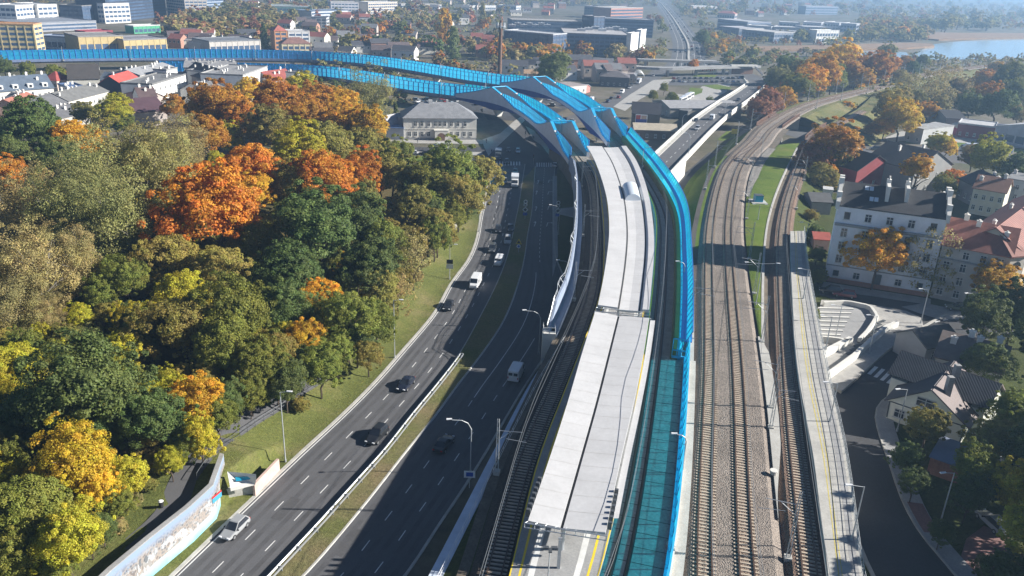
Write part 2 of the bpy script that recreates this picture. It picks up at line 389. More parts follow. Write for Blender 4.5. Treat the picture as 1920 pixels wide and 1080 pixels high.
# right edge of the dual carriageway: low retaining wall of the railway
for pts, nm in (([(903, 262), (938, 250), (965, 226), (978, 218), (984, 226), (925, 282), (916, 292), (908, 276)], 'pavement'), ([(985, 236), (1000, 244), (1042, 290), (1038, 302), (1015, 272), (1000, 262)], 'pavement'), ([(712, 268), (712, 262), (905, 262), (905, 270)], 'pavement'), ([(715, 288), (722, 283), (905, 285), (905, 291)], 'pavement')):
    mb = MB(); mb.poly(pxpoly(pts, .05)); struct(mb.build(nm, M['paving']))
mb = MB(); mb.poly(pxpoly([(760, 292), (838, 293), (842, 312), (768, 313)], .06)); struct(mb.build('lawn', M['lawn']))
mb = MB(); mb.poly(pxpoly([(1045, 318), (1075, 318), (1095, 380), (1085, 480), (1060, 520), (1040, 480), (1038, 400)], .014)); struct(mb.build('verge', M['dark_grass']))
mb = MB(); mb.poly(pxpoly([(1040, 392), (1090, 386), (1092, 412), (1042, 400)], .03)); struct(mb.build('pavement', M['paving']))
mb = MB(); mb.poly(pxpoly([(1036, 330), (1044, 330), (1046, 480), (1036, 520)], .05)); struct(mb.build('pavement', M['concrete_grey']))
# ---------------------------------------------------------------- wooded hillside left of the road
EDGE = Curve(a1, sm=False)
def hill_h(s, d):
    y = EDGE.at(s).y
    k = 1-smoothstep(88, 97, y)                       # retaining wall stretch
    ramp_ = 3.2*smoothstep(1.2, 15, d) + 3.0*smoothstep(14, 60, d)
    wallz = .12*smoothstep(.4, 2.4, d) + 3.1*smoothstep(2.9, 3.3, d) + 2.2*smoothstep(14, 60, d)
    return (ramp_*(1-k) + wallz*k)*(1-smoothstep(215, 268, y)) + .14
def hill_at(x, y):
    i = EDGE.near((x, y)); s = EDGE.s[i]; t = EDGE.tan(s); p = EDGE.p[i]
    d = -((x-p.x)*t.y - (y-p.y)*t.x); return hill_h(s, d) if d > 0 else 0.0
mb = MB(); DS = [.5, 1.2, 2, 2.9, 3.3, 4, 5.5, 7, 9, 11, 13, 15, 18, 22, 27, 34, 44, 60, 85, 120, 170, 240]
SS = EDGE.ts(0, EDGE.L, 2.5); rng = random.Random(3)
rings = [[EDGE.off(s, -d, hill_h(s, d) + (rng.uniform(-.12, .12) if d > 5 else 0)) for d in DS] for s in SS]
n = len(DS); mb.v = [tuple(p) for r in rings for p in r]
for i in range(len(SS)-1):
    lim = 15 + 3*math.sin(i*.37) + 2*math.sin(i*1.1)
    for k in range(n-1):
        mb.f.append((i*n+k, (i+1)*n+k, (i+1)*n+k+1, i*n+k+1)); mb.m.append(0 if DS[k] < lim else 1)
struct(mb.build('grass_slope', [M['grass'], M['litter']], smooth=True))
def drape(pxc, w, name, m, z0=3.0, dz=.06, sub=1.5):
    pts = []
    for x, y in pxc:
        z = z0
        for _ in range(6): p = G(x, y, z); z = hill_at(p.x, p.y)
        pts.append(p)
    cv = Curve(pts, 1.0); k = MB()
    rings = []
    for t in cv.ts(0, cv.L, sub):
        rings.append([Vector((q.x, q.y, hill_at(q.x, q.y)+dz)) for q in (cv.off(t, -w/2+w*j/4) for j in range(5))])
    k.loft(rings, 0, False); struct(k.build(name, m)); return cv
PATH = drape([(250, 1075), (318, 960), (348, 893), (400, 835), (455, 792), (510, 758), (560, 725), (620, 690)], 3.4, 'footpath', M['asphalt'])
drape([(845, 430), (862, 395), (880, 355), (890, 325)], 2.6, 'footpath', M['paving'], 1.0)
# ---------------------------------------------------------------- railway curves
ZT = 6.5
Mc = Curve([G(x, y, ZT) for x, y in [(1375, 1300), (1359, 1040), (1357, 720), (1349, 420), (1370, 320), (1390, 290), (1416, 265), (1440, 238), (1513, 197), (1613, 170), (1697, 150), (1747, 137), (1913, 115)]])
Cc = Curve([G(x, y, ZT) for x, y in [(1546, 1300), (1515, 1040), (1480, 720), (1469, 420), (1504, 303), (1533, 253), (1573, 230), (1623, 203)]] + [Mc.off(Mc.L*.62, 3.5)])
Lc = Curve([G(x, y, ZT) for x, y in [(880, 1250), (925, 1080), (983, 870), (1044, 720), (1091, 605), (1110, 545), (1117, 470), (1116, 400), (1108, 340)]] + [Vector((21.0, 262, ZT))] + [G(x, y, 12.5) for x, y in [(1055, 233), (940, 166)]] + [G(x, y, 9.5) for x, y in [(800, 161), (700, 145), (610, 131), (500, 127), (350, 123), (180, 121), (60, 119)]])
Ec = Curve([G(x, y, ZT) for x, y in [(1100, 1250), (1158, 1080), (1222, 720), (1243, 500), (1240, 400)]] + [Vector((39.0, 243, ZT)), Vector((37.3, 280, ZT))] + [G(x, y, 12.5) for x, y in [(1128, 207), (1015, 147)]] + [G(x, y, 9.5) for x, y in [(900, 143), (800, 126), (700, 111), (600, 103), (500, 100), (300, 99), (0, 102), (-150, 106)]])
for c in (Mc, Cc, Lc, Ec):
    for p in c.p: p.z = 0
def relax(c, y0, n):
    i0 = next(i for i, p in enumerate(c.p) if p.y > y0)
    for _ in range(n):
        q = [p.copy() for p in c.p]
        for i in range(i0, len(c.p)-1): c.p[i] = q[i-1]*.25 + q[i]*.5 + q[i+1]*.25
    c.s = [0.0]
    for a, b in zip(c.p, c.p[1:]): c.s.append(c.s[-1]+(b-a).length)
    c.L = c.s[-1]
relax(Lc, 250, 90); relax(Ec, 270, 90)
sM = lambda y: Mc.s_at_y(y)
# embankment body, terraces and ballast (each a real bank with sloping sides)
SB0, SB1 = Mc.s_at_y(345), Mc.s_at_y(378)             # gap where the street passes beneath
def emb(name, cv, prof, s0, s1, m, step=3.0):
    k = MB(); sweep(k, cv, prof, s0, s1, step, 0); return struct(k.build(name, m))
# station plateau between left retaining wall and right platform
for ca, oa, cb, ob, y0, y1 in ((Lc, -3.9, Ec, 4.9, 40, 300), (Mc, -5.4, Cc, 2.6, 40, 300), (Ec, 4.9, Mc, -5.4, 40, 178)):
    mb = MB(); ys = list(range(y0, y1+1, 6))
    sheet(mb, [ca.off(ca.s_at_y(y), oa, 5.75) for y in ys], [cb.off(cb.s_at_y(y), ob, 5.75) for y in ys], skirt=5.8); struct(mb.build('embankment', M['soil']))
emb('embankment_slope', Cc, [(2.5, 5.75), (8, 2.9), (9, 2.8)], Cc.s_at_y(185), Cc.s_at_y(300), M['dark_grass'])
emb('embankment_slope', Mc, [(-14, -.05), (-11.5, .6), (-5.3, 5.8), (-4.5, 5.85)], Mc.s_at_y(176), SB0, M['lawn'])
emb('railway_embankment', Mc, [(-20, -.05), (-6.2, 6.0), (-5.0, 6.1), (6.5, 6.1), (8.5, 6.0), (27, -.05)], SB1, Mc.L, M['dry_grass'])
emb('embankment_top', Mc, [(-5.4, 6.0), (8.5, 6.0)], Mc.s_at_y(280), SB0, M['soil'])
emb('railway_embankment', Cc, [(-4.5, 5.2), (-3.5, 6.0), (3.5, 6.0), (17, 0)], Cc.s_at_y(352), Cc.L, M['dry_grass'])
emb('ballast_bed', Mc, lambda s: [(-4.7, 5.7), (-3.6, 6.3), (5.3, 6.34), (6.4, 5.74)], 0, Mc.L, M['ballast'])
emb('ballast_bed', Cc, [(-2.6, 5.72), (-1.7, 6.34), (1.7, 6.34), (2.5, 5.8)], 0, Cc.s_at_y(400), M['ballast_brown'])
emb('ballast_bed', Lc, [(-2.7, 5.7), (-1.8, 6.34), (1.8, 6.34), (2.4, 5.76)], 0, Lc.s_at_y(262), M['ballast_shade'])
# dark drainage gravel left of the main line, concrete walkway right of it
emb('gravel_drain', Mc, [(-6.5, 5.79), (-4.4, 5.79)], 0, Mc.s_at_y(260), M['ballast_dark'])
emb('gravel_drain', Mc, [(5.9, 5.77), (8.0, 5.77)], 0, Mc.s_at_y(140), M['ballast_dark'])
def walk_prof(s):
    y = Mc.at(s).y; w = 1.5*smoothstep(78, 100, y)*(1-smoothstep(122, 132, y)); return [(6.2, 5.7), (6.2, 6.28), (6.22+w, 6.28), (6.22+w, 5.7)]
emb('concrete_walkway', Mc, walk_prof, Mc.s_at_y(78), Mc.s_at_y(130), M['concrete'])
emb('gravel_walk', Mc, [(6.3, 6.22), (9.2, 6.2)], Mc.s_at_y(228), Mc.s_at_y(300), M['ballast_grey'])
# grass wedge between the lines
mb = MB(); rr = []
for y in range(128, 312, 4):
    a = Mc.off(Mc.s_at_y(y), 6.4 + 2.2*smoothstep(225, 260, y), 6.18); b = Cc.off(Cc.s_at_y(y), -4.0, 6.18); rr.append([a, a.lerp(b, .35)+Vector((0, 0, .12)), a.lerp(b, .7)+Vector((0, 0, .1)), b])
mb.loft(rr, 0, False); struct(mb.build('grass_wedge', M['lawn'], smooth=True))
emb('trench_kerb', Cc, [(-4.1, 5.7), (-4.1, 6.3), (-3.6, 6.3), (-3.6, 5.6)], Cc.s_at_y(120), Cc.s_at_y(300), M['concrete'])
# grass shoulder and retaining wall on the left of the station
# rust and brake dust along each running line
M['ballast_rust'] = ballast('ballast_rust', (.29, .225, .175))
for cv, o, e in ((Mc, -2.15, Mc.L), (Mc, 2.25, Mc.L)): emb('ballast_stain', cv, [(o-1.15, 6.352), (o+1.15, 6.352)], 0, e, M['ballast_rust'])
# ---------------------------------------------------------------- railway tracks
SLP = MB(); SLP.add([(sx*1.25, sy*(.14 if z == 0 else .11), z) for z in (0, .1) for sx in (-1, 1) for sy in (-1, 1)], [(0,1,3,2),(4,6,7,5),(0,4,5,1),(2,3,7,6),(0,2,6,4),(1,5,7,3)])
SLEEPER_MESH = None
def track(cv, off, s0, s1, label, near_y0, z=6.34, nsl=100, sl=True):
    global SLEEPER_MESH
    base = cv.off(s0+20, off, z); t = thing('railway_track', label, 'railway track', base)
    for sd in (-1, 1):
        k = MB(); o = off+sd*.755
        sweep(k, cv, [(o-.085, z+.04), (o-.085, z+.23), (o+.085, z+.23), (o+.085, z+.04)], s0, s1, 2.0, closed=True, cap=True); k.build('rail', M['rail'], t, base)
    s = max(s0, cv.s_at_y(near_y0)); rest = MB(); i = 0
    while sl and s < min(s1, cv.s_at_y(420)):
        p = cv.off(s, off, z); tn = cv.tan(s); rz = math.atan2(tn.y, tn.x)-PI/2
        if i < nsl:
            if SLEEPER_MESH is None: o = SLP.build('sleeper', M['sleeper']); SLEEPER_MESH = o.data
            else: o = bpy.data.objects.new('sleeper', SLEEPER_MESH); COL.objects.link(o)
            o.parent = t; o.location = p-base; o.rotation_euler = (0, 0, rz)
        else:
            Mx = Matrix.Translation(p) @ Matrix.Rotation(rz, 4, 'Z')
            rest.add([Mx @ Vector(v) for v in SLP.v], SLP.f)
        s += .62; i += 1
    if rest.v: tag(rest.build('sleepers', M['sleeper'], t, base), kind='stuff')
    return t
track(Mc, -2.15, 0, Mc.L, 'main line track with pale sleepers nearest the blue noise wall', 60)
track(Mc, 2.25, 0, Mc.L, 'main line track with pale sleepers on the grass wedge side', 60)
track(Cc, 0, 0, Cc.s_at_y(400), 'single brown ballasted track along the narrow right hand platform', 60)
track(Lc, 0, 0, Lc.s_at_y(395), 'shaded track between road wall and white roofed platform', 60)
track(Ec, 0, 0, Ec.s_at_y(440), 'track on teal tinted deck between white canopy and blue noise wall', 60, z=6.5, sl=False)
# turnout rails on the curve by the small bridges
t = thing('railway_crossover', 'crossover rails linking the two main tracks near the small girder bridges', 'railway track', Mc.off(Mc.s_at_y(285), 0, 6.4))
for o in (-.72, .72):
    k = MB(); sA, sB = Mc.s_at_y(262), Mc.s_at_y(318); rg = []
    for q in Mc.ts(sA, sB, 2):
        f = smoothstep(0, 1, (q-sA)/(sB-sA)); d = -2.15+4.4*f+o; rg.append([Mc.off(q, d-.06, 6.4), Mc.off(q, d-.06, 6.545), Mc.off(q, d+.06, 6.545), Mc.off(q, d+.06, 6.4)])
    k.loft(rg, 0, True, True); k.build('rail', M['rail'], t, t.location)
# ---------------------------------------------------------------- island platform and its roofs
def plat_edges(y): return Lc.off(Lc.s_at_y(y), 1.72), Ec.off(Ec.s_at_y(y), -1.72)
YS = [40+4*i for i in range(56)]
pl = thing('station_platform', 'grey island platform with yellow edge lines under the white roofs', 'railway platform', (6, 66, 6.5))
PE = [plat_edges(y) for y in YS]
mb = MB(); sheet(mb, [a for a, b in PE], [b for a, b in PE], 7.45, skirt=1.7); mb.build('slab', M['concrete_grey'], pl, pl.location)
def pstrip(name, f0, f1, m, z):
    k = MB(); sheet(k, [a.lerp(b, f0) for a, b in PE], [a.lerp(b, f1) for a, b in PE], z); k.build(name, m, pl, pl.location)
for f0, f1 in ((.0, .016), (.10, .125), (.862, .89), (.984, 1.0)): pstrip('yellow_line', f0, f1, M['yellow_paint'], 7.456)
for f0, f1 in ((.205, .275), (.715, .785)): pstrip('tactile_strip', f0, f1, M['white_paint'], 7.455)
def wing_roof(name, label, edges, fr, zs, gaps, base, extra=None):
    """roof panels between fractions fr (list of (f0,f1)) of the left/right edge lists, zs gives z at a fraction"""
    t = thing(name, label, 'platform roof', base)
    L_, R_ = edges
    for f0, f1 in fr:
        k = MB(); rg = []
        for a, b in zip(L_, R_):
            p = [a.lerp(b, f0+(f1-f0)*j/4) for j in range(5)]; f = [f0+(f1-f0)*j/4 for j in range(5)]
            top = [Vector((q.x, q.y, zs(g))) for q, g in zip(p, f)]; bot = [Vector((q.x, q.y, zs(g)-.32)) for q, g in zip(p, f)][::-1]
            rg.append(top+bot)
        k.loft(rg, 0, True, True); k.build('roof_panel', M['roof_white'], t, base)
        k = MB()
        for i in range(2, len(L_), 2):
            a, b = L_[i], R_[i]
            k.loft([[Vector((q.x-.0, q.y+o, zs(g)+.012)) for o in (-.02, .02)] for q, g in ((a.lerp(b, f0+.01+(f1-f0-.02)*j/4), f0+.01+(f1-f0-.02)*j/4) for j in range(5))], 0, False)
        k.build('seam', M['concrete'], t, base)
    for f in gaps:
        k = MB(); sheet(k, [a.lerp(b, f-.022) for a, b in zip(L_, R_)], [a.lerp(b, f+.022) for a, b in zip(L_, R_)], zs(f)-.2); k.build('gutter', M['gutter'], t, base)
        for i in range(1, len(L_), 5):
            q = L_[i].lerp(R_[i], f); k = MB(); k.tube([(q.x, q.y, 7.4), (q.x, q.y, zs(f)-.3)], .22, 8); k.build('column', M['steel'], t, base)
    return t
def edge_curve(pts, n):
    c = Curve(pts, 1.5); return [c.at(c.L*i/(n-1)) for i in range(n)]
nL = edge_curve([G(x, y, 11.6) for x, y in [(990, 976), (1030, 860), (1065, 752), (1092, 660), (1116, 584)]], 40)
nR = edge_curve([G(x, y, 11.6) for x, y in [(1135, 999), (1162, 870), (1186, 765), (1205, 672), (1217, 597)]], 40)
zn = lambda f: 11.35 + .55*abs(f-.44)
ro1 = wing_roof('platform_roof', 'nearer white platform roof with two wings and one dark gutter', (nL, nR), [(0, .42), (.46, 1)], zn, [.44], (7, 90, 7.4))
k = MB()                                              # lower glazed edge strip on the right
sheet(k, [p+Vector((.25, 0, -.35)) for p in nR[2:]], [p+Vector((1.05, .05, -.35)) for p in nR[2:]]); k.build('edge_strip', M['roof_white'], ro1, ro1.location)
def end_frame(t, a, b, z, depth):
    k = MB(); d = (b-a).normalized(); n = Vector((d.y, -d.x, 0))
    A, B = a-d*.3+n*.35, b+d*.2+n*.35
    for zz in (z, z-depth): k.tube([(A.x, A.y, zz), (B.x, B.y, zz)], .06, 6)
    for i in range(9):
        q = A.lerp(B, i/8); k.tube([(q.x, q.y, z), (q.x, q.y, z-depth)], .045, 5)
        q2 = a.lerp(b, i/8); k.tube([(q.x, q.y, z), (q2.x, q2.y, z)], .04, 5)
    k.build('end_frame', M['steel'], t, t.location)
end_frame(ro1, nL[0], nR[0], 11.5, .55); end_frame(ro1, nR[-1], nL[-1], 11.5, .5)
for e, sd in ((nL, -1), (nR, 1)):
    k = MB(); a, b = e[1], e[5]; d = (b-a).normalized(); n = Vector((d.y, -d.x, 0))*sd
    for j in range(7):
        q = a.lerp(b, j/6); k.box((q.x+n.x*.28, q.y+n.y*.28, 11.5), (.42, .34, .9), math.atan2(d.y, d.x)-PI/2)
    k.build('louvre_screen', M['dark_steel'], ro1, ro1.location)
fL = edge_curve([G(x, y, 11.8) for x, y in [(1121, 574), (1131, 525), (1138, 480), (1142, 440), (1141, 400), (1137, 370), (1125, 328), (1113, 298), (1100, 275)]], 64)
fR = edge_curve([G(x, y, 11.8) for x, y in [(1217, 582), (1222, 530), (1226, 480), (1226, 440), (1222, 400), (1217, 370), (1206, 332), (1192, 300), (1174, 274)]], 64)
zf = lambda f: 11.75 - .5*math.sin(PI*min(1, max(0, (f-.0)/.41)))*0 - (.35 if .4 < f < .84 else 0) + .5*abs(f-.6)
ro2 = wing_roof('platform_roof', 'farther curving white platform roof with two dark gutters and a barrel skylight', (fL, fR), [(0, .385), (.415, .80), (.83, 1)], zf, [.40, .815], (28, 200, 7.4))
end_frame(ro2, fL[0], fR[0], 11.6, .6)
# barrel skylight
i0, i1 = 33, 39
k = MB(); rg = []; rb = MB()
for i in range(i0*2, i1*2+1):
    a = fL[i//2].lerp(fL[i//2+1], (i % 2)/2); b = fR[i//2].lerp(fR[i//2+1], (i % 2)/2); ring = []
    for j in range(13):
        th = PI*j/12; q = a.lerp(b, .61-.185*math.cos(th)); ring.append(Vector((q.x, q.y, 11.4+1.75*math.sin(th))))
    rg.append(ring); rb.tube([p+Vector((0, 0, .03)) for p in ring], .05, 4)
k.loft(rg, 0, False); k.poly(rg[0]); k.poly(rg[-1])
m, tt, b_ = nt('frosted_skylight'); b_.inputs['Base Color'].default_value = (.62, .68, .74, 1); b_.inputs['Roughness'].default_value = .25; M['frost'] = m
sk = k.build('skylight', M['frost'], ro2, ro2.location, smooth=True); rb.build('rib', M['white_metal'], sk)
sk.location = (0, 0, 0)
# platform furniture at the open end
def plat_at(f, y, z=7.46):
    a, b = plat_edges(y); q = a.lerp(b, f); q.z = z; return q
q = plat_at(.48, 62)
t = thing('platform_lamp', 'slim lamp post with three dark heads at the open platform end', 'lamp post', q)
k = MB(); k.tube([(0, 0, 0), (0, 0, 5.4)], [.08, .05], 8); k.build('pole', M['pole_paint'], t)
for a in (0, PI, -PI/2):
    k = MB(); k.box((.42*math.cos(a), .42*math.sin(a), 5.42), (.62, .34, .12), a); k.build('lamp_head', M['dark_steel'], t)
q = plat_at(.52, 65.4)
t = thing('sign_frame', 'steel post carrying the end beam below the near roof', 'frame', q)
k = MB(); k.box0(-.16, .16, -.16, .16, 0, 3.6); k.build('post', M['steel'], t); k = MB(); k.box0(-.2, .2, -.1, .1, 3.6, 3.8); k.build('cap', M['steel'], t)
# ---------------------------------------------------------------- retaining wall between road and railway
sA, sB = 0, Lc.s_at_y(127)
w = thing('retaining_wall', 'long pale concrete retaining wall between road and shaded track', 'wall', (-8, 90, 0))
WR = [(1250, 712, 742), (1080, 803, 830), (960, 866, 890), (837, 930, 952), (720, 993, 1011), (640, 1046, 1060)]
wl, wr = strip_rows(WR, 5.3)
k = MB(); sheet(k, wl, wr, 5.3, skirt=5.4); k.build('wall', mat('wall_blue_grey', (.55, .61, .70), .8, .14, .4), w, w.location)
k = MB(); cw = Curve(lerp_edge(wl, wr, .92), sm=False)
for s in cw.ts(0, cw.L, 2.4): p = cw.at(s); k.tube([(p.x, p.y, 5.2), (p.x, p.y, 6.35)], .03, 4)
for z in (6.35, 5.8): k.tube([Vector((q.x, q.y, z)) for q in (cw.at(s) for s in cw.ts(0, cw.L, 5))], .028, 4)
k.build('railing', M['white_metal'], w, w.location)
k = MB(); k.loft([[Vector((p.x, p.y, 5.2)), Lc.off(Lc.s[Lc.near(p)], -2.5, 5.8)] for p in wr], 0, False); struct(k.build('grass_shoulder', M['dark_grass']))
# ---------------------------------------------------------------- trough bridges with wavy girders and blue noise screens
def peaks(cv, pxs): return [cv.s[cv.near(G(x, y, 12.5))] for x, y in pxs]
def top_z(s, pk, base=8.0, h=5.6, wd=27):
    return base + sum(h*max(0, 1-abs(s-p)/wd)**1.35 for p in pk)
def bot_z(s, pk): return 5.9 - sum(2.6*max(0, 1-abs(s-p)/32)**1.2 for p in pk)
PKL = peaks(Lc, [(1055, 233), (940, 166)]); PKR = peaks(Ec, [(1128, 207), (1015, 147)])
def girder(t, cv, off, s0, s1, pk, sd):
    k = MB(); rg = []
    for s in cv.ts(s0, s1, 1.5):
        zt, zb = top_z(s, pk), bot_z(s, pk)
        rg.append([cv.off(s, off+sd*.75, 6.4), cv.off(s, off+sd*.35, zb), cv.off(s, off-sd*.35, zb), cv.off(s, off-sd*.35, zt-.25), cv.off(s, off+sd*.45, zt-.25)])
    k.loft(rg, 0, True, True)
    me = k.build('girder', [M['girder'], M['blue_dark'], M['girder_in']], t, t.location)
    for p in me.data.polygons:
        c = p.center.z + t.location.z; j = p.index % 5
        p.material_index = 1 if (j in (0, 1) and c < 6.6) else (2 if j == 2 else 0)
    k = MB(); sweep(k, cv, lambda s: [(off-sd*.5, top_z(s, pk)-.25), (off-sd*.5, top_z(s, pk)+.12), (off+sd*.6, top_z(s, pk)+.12), (off+sd*.6, top_z(s, pk)-.25)], s0, s1, 1.5, 0, True, True)
    k.build('top_flange', M['blue_paint'], t, t.location)
def screens(t, cv, off, s0, s1, z0, z1, m, step=2.5, ribs=True, skip=None, pk=(), lean=.0, rib_mat=None, rw=.09):
    """noise screen: acrylic panel plus a comb of ribs"""
    spans = []; cur = None
    for s in cv.ts(s0, s1, 1.25):
        ok = all(abs(s-p) > skip for p in pk) if skip else True
        if ok: cur = [s, s] if cur is None else [cur[0], s]
        elif cur: spans.append(cur); cur = None
    if cur: spans.append(cur)
    zf0 = (lambda s: top_z(s, pk)+.1) if pk else (lambda s: z0)
    for a, b in spans:
        if b-a < 3: continue
        zt = (lambda s: z1) if not pk else (lambda s: max(zf0(s)+.05, z1))
        k = MB(); sweep(k, cv, lambda s: [(off, zf0(s)), (off+lean, zt(s))], a, b, 2.5, 0); k.build('screen_panel', m, t, t.location)
        k = MB()
        if ribs:
            for s in cv.ts(a, b, step):
                p, q = cv.off(s, off, zf0(s)), cv.off(s, off+lean, zt(s)+.12); k.tube([p, q], rw, 4)
        sweep(k, cv, lambda s: [(off+lean-.1, zt(s)), (off+lean-.1, zt(s)+.14), (off+lean+.1, zt(s)+.14), (off+lean+.1, zt(s))], a, b, 2.5, 0, True, True)
        zm = lambda s: (zf0(s)+zt(s))/2
        sweep(k, cv, lambda s: [(off-.07, zm(s)-.05), (off-.07, zm(s)+.05), (off+lean+.07, zm(s)+.05), (off+lean+.07, zm(s)-.05)], a, b, 2.5, 0, True, True)
        k.build('screen_frame', rib_mat or M['blue_paint'], t, t.location)
def pier(t, cv, s, z1=5.9, w=6.4):
    p = cv.off(s, 0); tn = cv.tan(s); rz = math.atan2(tn.y, tn.x)-PI/2; k = MB(); rg = []
    for z, ww, d in ((-.1, 2.6, 1.7), (z1-3.2, 2.4, 1.6), (z1-1.2, 4.2, 1.9), (z1, w, 2.1)):
        c, sn = math.cos(rz), math.sin(rz)
        rg.append([Vector((p.x+c*x-sn*y, p.y+sn*x+c*y, z)) for x, y in ((-ww/2, -d/2), (ww/2, -d/2), (ww/2, d/2), (-ww/2, d/2))])
    k.loft(rg, 0, True, True); k.build('pier', M['beam_white'], t, t.location)
def bridge(label, cv, pk, sa, sl, sr, s_via, s_end, sgn, flat_end):
    t = thing('railway_bridge', label, 'railway bridge', cv.off(pk[0], 0, 0))
    k = MB(); sweep(k, cv, [(-4.2, 5.9), (-4.2, 6.3), (4.2, 6.3), (4.2, 5.9)], sa, s_via, 2, 0, True, True); k.build('deck', M['ballast_grey'], t, t.location)
    girder(t, cv, -4.0, sl, s_via, pk, -1); girder(t, cv, 4.0, sr, s_via, pk, 1)
    screens(t, cv, -4.0, sl, s_via, 8.4, 11.9, M['acrylic_far'], 2.2, True, 9, pk, rib_mat=M['blue_rib'], rw=.24); screens(t, cv, 4.0, sr, s_via, 8.4, 11.9, M['acrylic'], 2.2, True, 9, pk, rib_mat=M['blue_rib'], rw=.24)
    for p in pk:                                     # portal beams and white hinge plates at the peaks
        a, b = cv.off(p, -4.0, top_z(p, pk)), cv.off(p, 4.0, top_z(p, pk)); k = MB(); k.tube([a, b], .22, 6); k.build('portal_beam', M['blue_paint'], t, t.location)
        for o in (-4.0, 4.0):
            k = MB(); sweep(k, cv, lambda s: [(o-.62, top_z(s, pk)+.16), (o+.62, top_z(s, pk)+.16)], p-11.5, p-8.0, 1.2); k.build('hinge_plate', M['white_metal'], t, t.location)
    for p in pk: pier(t, cv, p, bot_z(p, pk), 6.0)
    # plain viaduct carrying on toward the far bank
    k = MB(); sweep(k, cv, [(-4.6, 5.6), (-3.0, 4.6), (3.0, 4.6), (4.6, 5.6), (4.6, 7.0), (4.2, 7.0), (4.2, 6.3), (-4.2, 6.3), (-4.2, 7.0), (-4.6, 7.0)], s_via, s_end, 4, 0, True, True)
    k.build('viaduct_deck', M['viaduct'], t, t.location)
    for o, mm in ((-4.3, M['acrylic_far']), (4.3, M['acrylic_far'])): screens(t, cv, o, s_via, s_end, 7.0, 11.2, mm, 3.1, True, rib_mat=M['blue_rib'], rw=.26)
    for s in cv.ts(s_via+16, s_end-10, 36): pier(t, cv, s, 4.7, 5.4)
    return t
ab = Lc.s_at_y(124)
bL = bridge('nearer blue railway bridge with two pointed girder humps over the junction', Lc, PKL, Lc.s_at_y(262), Lc.s_at_y(258), Lc.s_at_y(270), PKL[1]+24, Lc.L-62, 1, 0)
bR = bridge('farther blue railway bridge with two pointed girder humps beside the white roof', Ec, PKR, Ec.s_at_y(280), Ec.s_at_y(290), Ec.s_at_y(300), PKR[1]+24, Ec.L, 1, 0)
# left side beam with walkway from the abutment up to the bridge
def side_z(s): return 7.2+3.1*smoothstep(ab, ab+7, s)
t = thing('viaduct_side_beam', 'pale blue concrete side beam with jagged white railing along the shaded track', 'viaduct', Lc.off(ab, -4, 6))
k = MB(); sweep(k, Lc, lambda s: [(-5.5, 4.6), (-5.1, side_z(s)), (-4.7, side_z(s)), (-4.5, 6.9), (-3.4, 6.9), (-3.4, 5.7)], ab, Lc.s_at_y(232), 3, 0, True, True)
if False: sweep(k, Lc, lambda s: [(-5.6+1.2*smoothstep(Lc.s_at_y(232), Lc.s_at_y(258), s), 4.6), (-5.6+1.2*smoothstep(Lc.s_at_y(232), Lc.s_at_y(258), s), 6.9+1.2*smoothstep(Lc.s_at_y(236), Lc.s_at_y(258), s)), (-3.4, 6.9+1.2*smoothstep(Lc.s_at_y(236), Lc.s_at_y(258), s)), (-3.4, 5.7)], Lc.s_at_y(232), Lc.s_at_y(258), 2, 0, True, True)
k.build('beam', M['side_beam'], t, t.location)
k = MB(); sweep(k, Lc, lambda s: [(-5.5+1.2*smoothstep(Lc.s_at_y(232), Lc.s_at_y(258), s), 4.6), (-5.1+.9*smoothstep(Lc.s_at_y(232), Lc.s_at_y(258), s), 10.3-1.6*smoothstep(Lc.s_at_y(240), Lc.s_at_y(258), s)), (-4.6+.9*smoothstep(Lc.s_at_y(232), Lc.s_at_y(258), s), 10.3-1.6*smoothstep(Lc.s_at_y(240), Lc.s_at_y(258), s)), (-3.4, 5.7)], Lc.s_at_y(232), Lc.s_at_y(258), 2, 0, True, True); k.build('beam_end', M['side_beam'], t, t.location)
k = MB(); pts = []
for i, s in enumerate(Lc.ts(ab, Lc.s_at_y(240), 3.0)):
    bump_ = .5 if i % 9 in (4, 5) else 0
    pts.append(Lc.off(s, -5.2-bump_*.9, side_z(s)+.9)); k.tube([Lc.off(s, -5.0, side_z(s)-.1), pts[-1]], .05, 4)
k.tube(pts, .06, 4); k.tube([p-Vector((0, 0, .5)) for p in pts], .035, 4); k.build('railing', M['steel'], t, t.location)
p = Lc.off(ab, -4.8, 0); t = thing('abutment_block', 'white concrete abutment block with railings on its top beside the track', 'abutment', p)
k = MB(); k.box0(-1.1, 1.1, -1.2, 1.2, 0, 6.9); k.build('block', M['beam_white'], t)
k = MB()
for x, y in ((-1, -1.1), (1, -1.1), (1, 1.1), (-1, 1.1)): k.tube([(x, y, 6.9), (x, y, 8)], .035, 4)
for z in (7.4, 8): k.tube([(-1, 1.1, z), (-1, -1.1, z), (1, -1.1, z), (1, 1.1, z)], .035, 4)
k.build('railing', M['white_metal'], t)
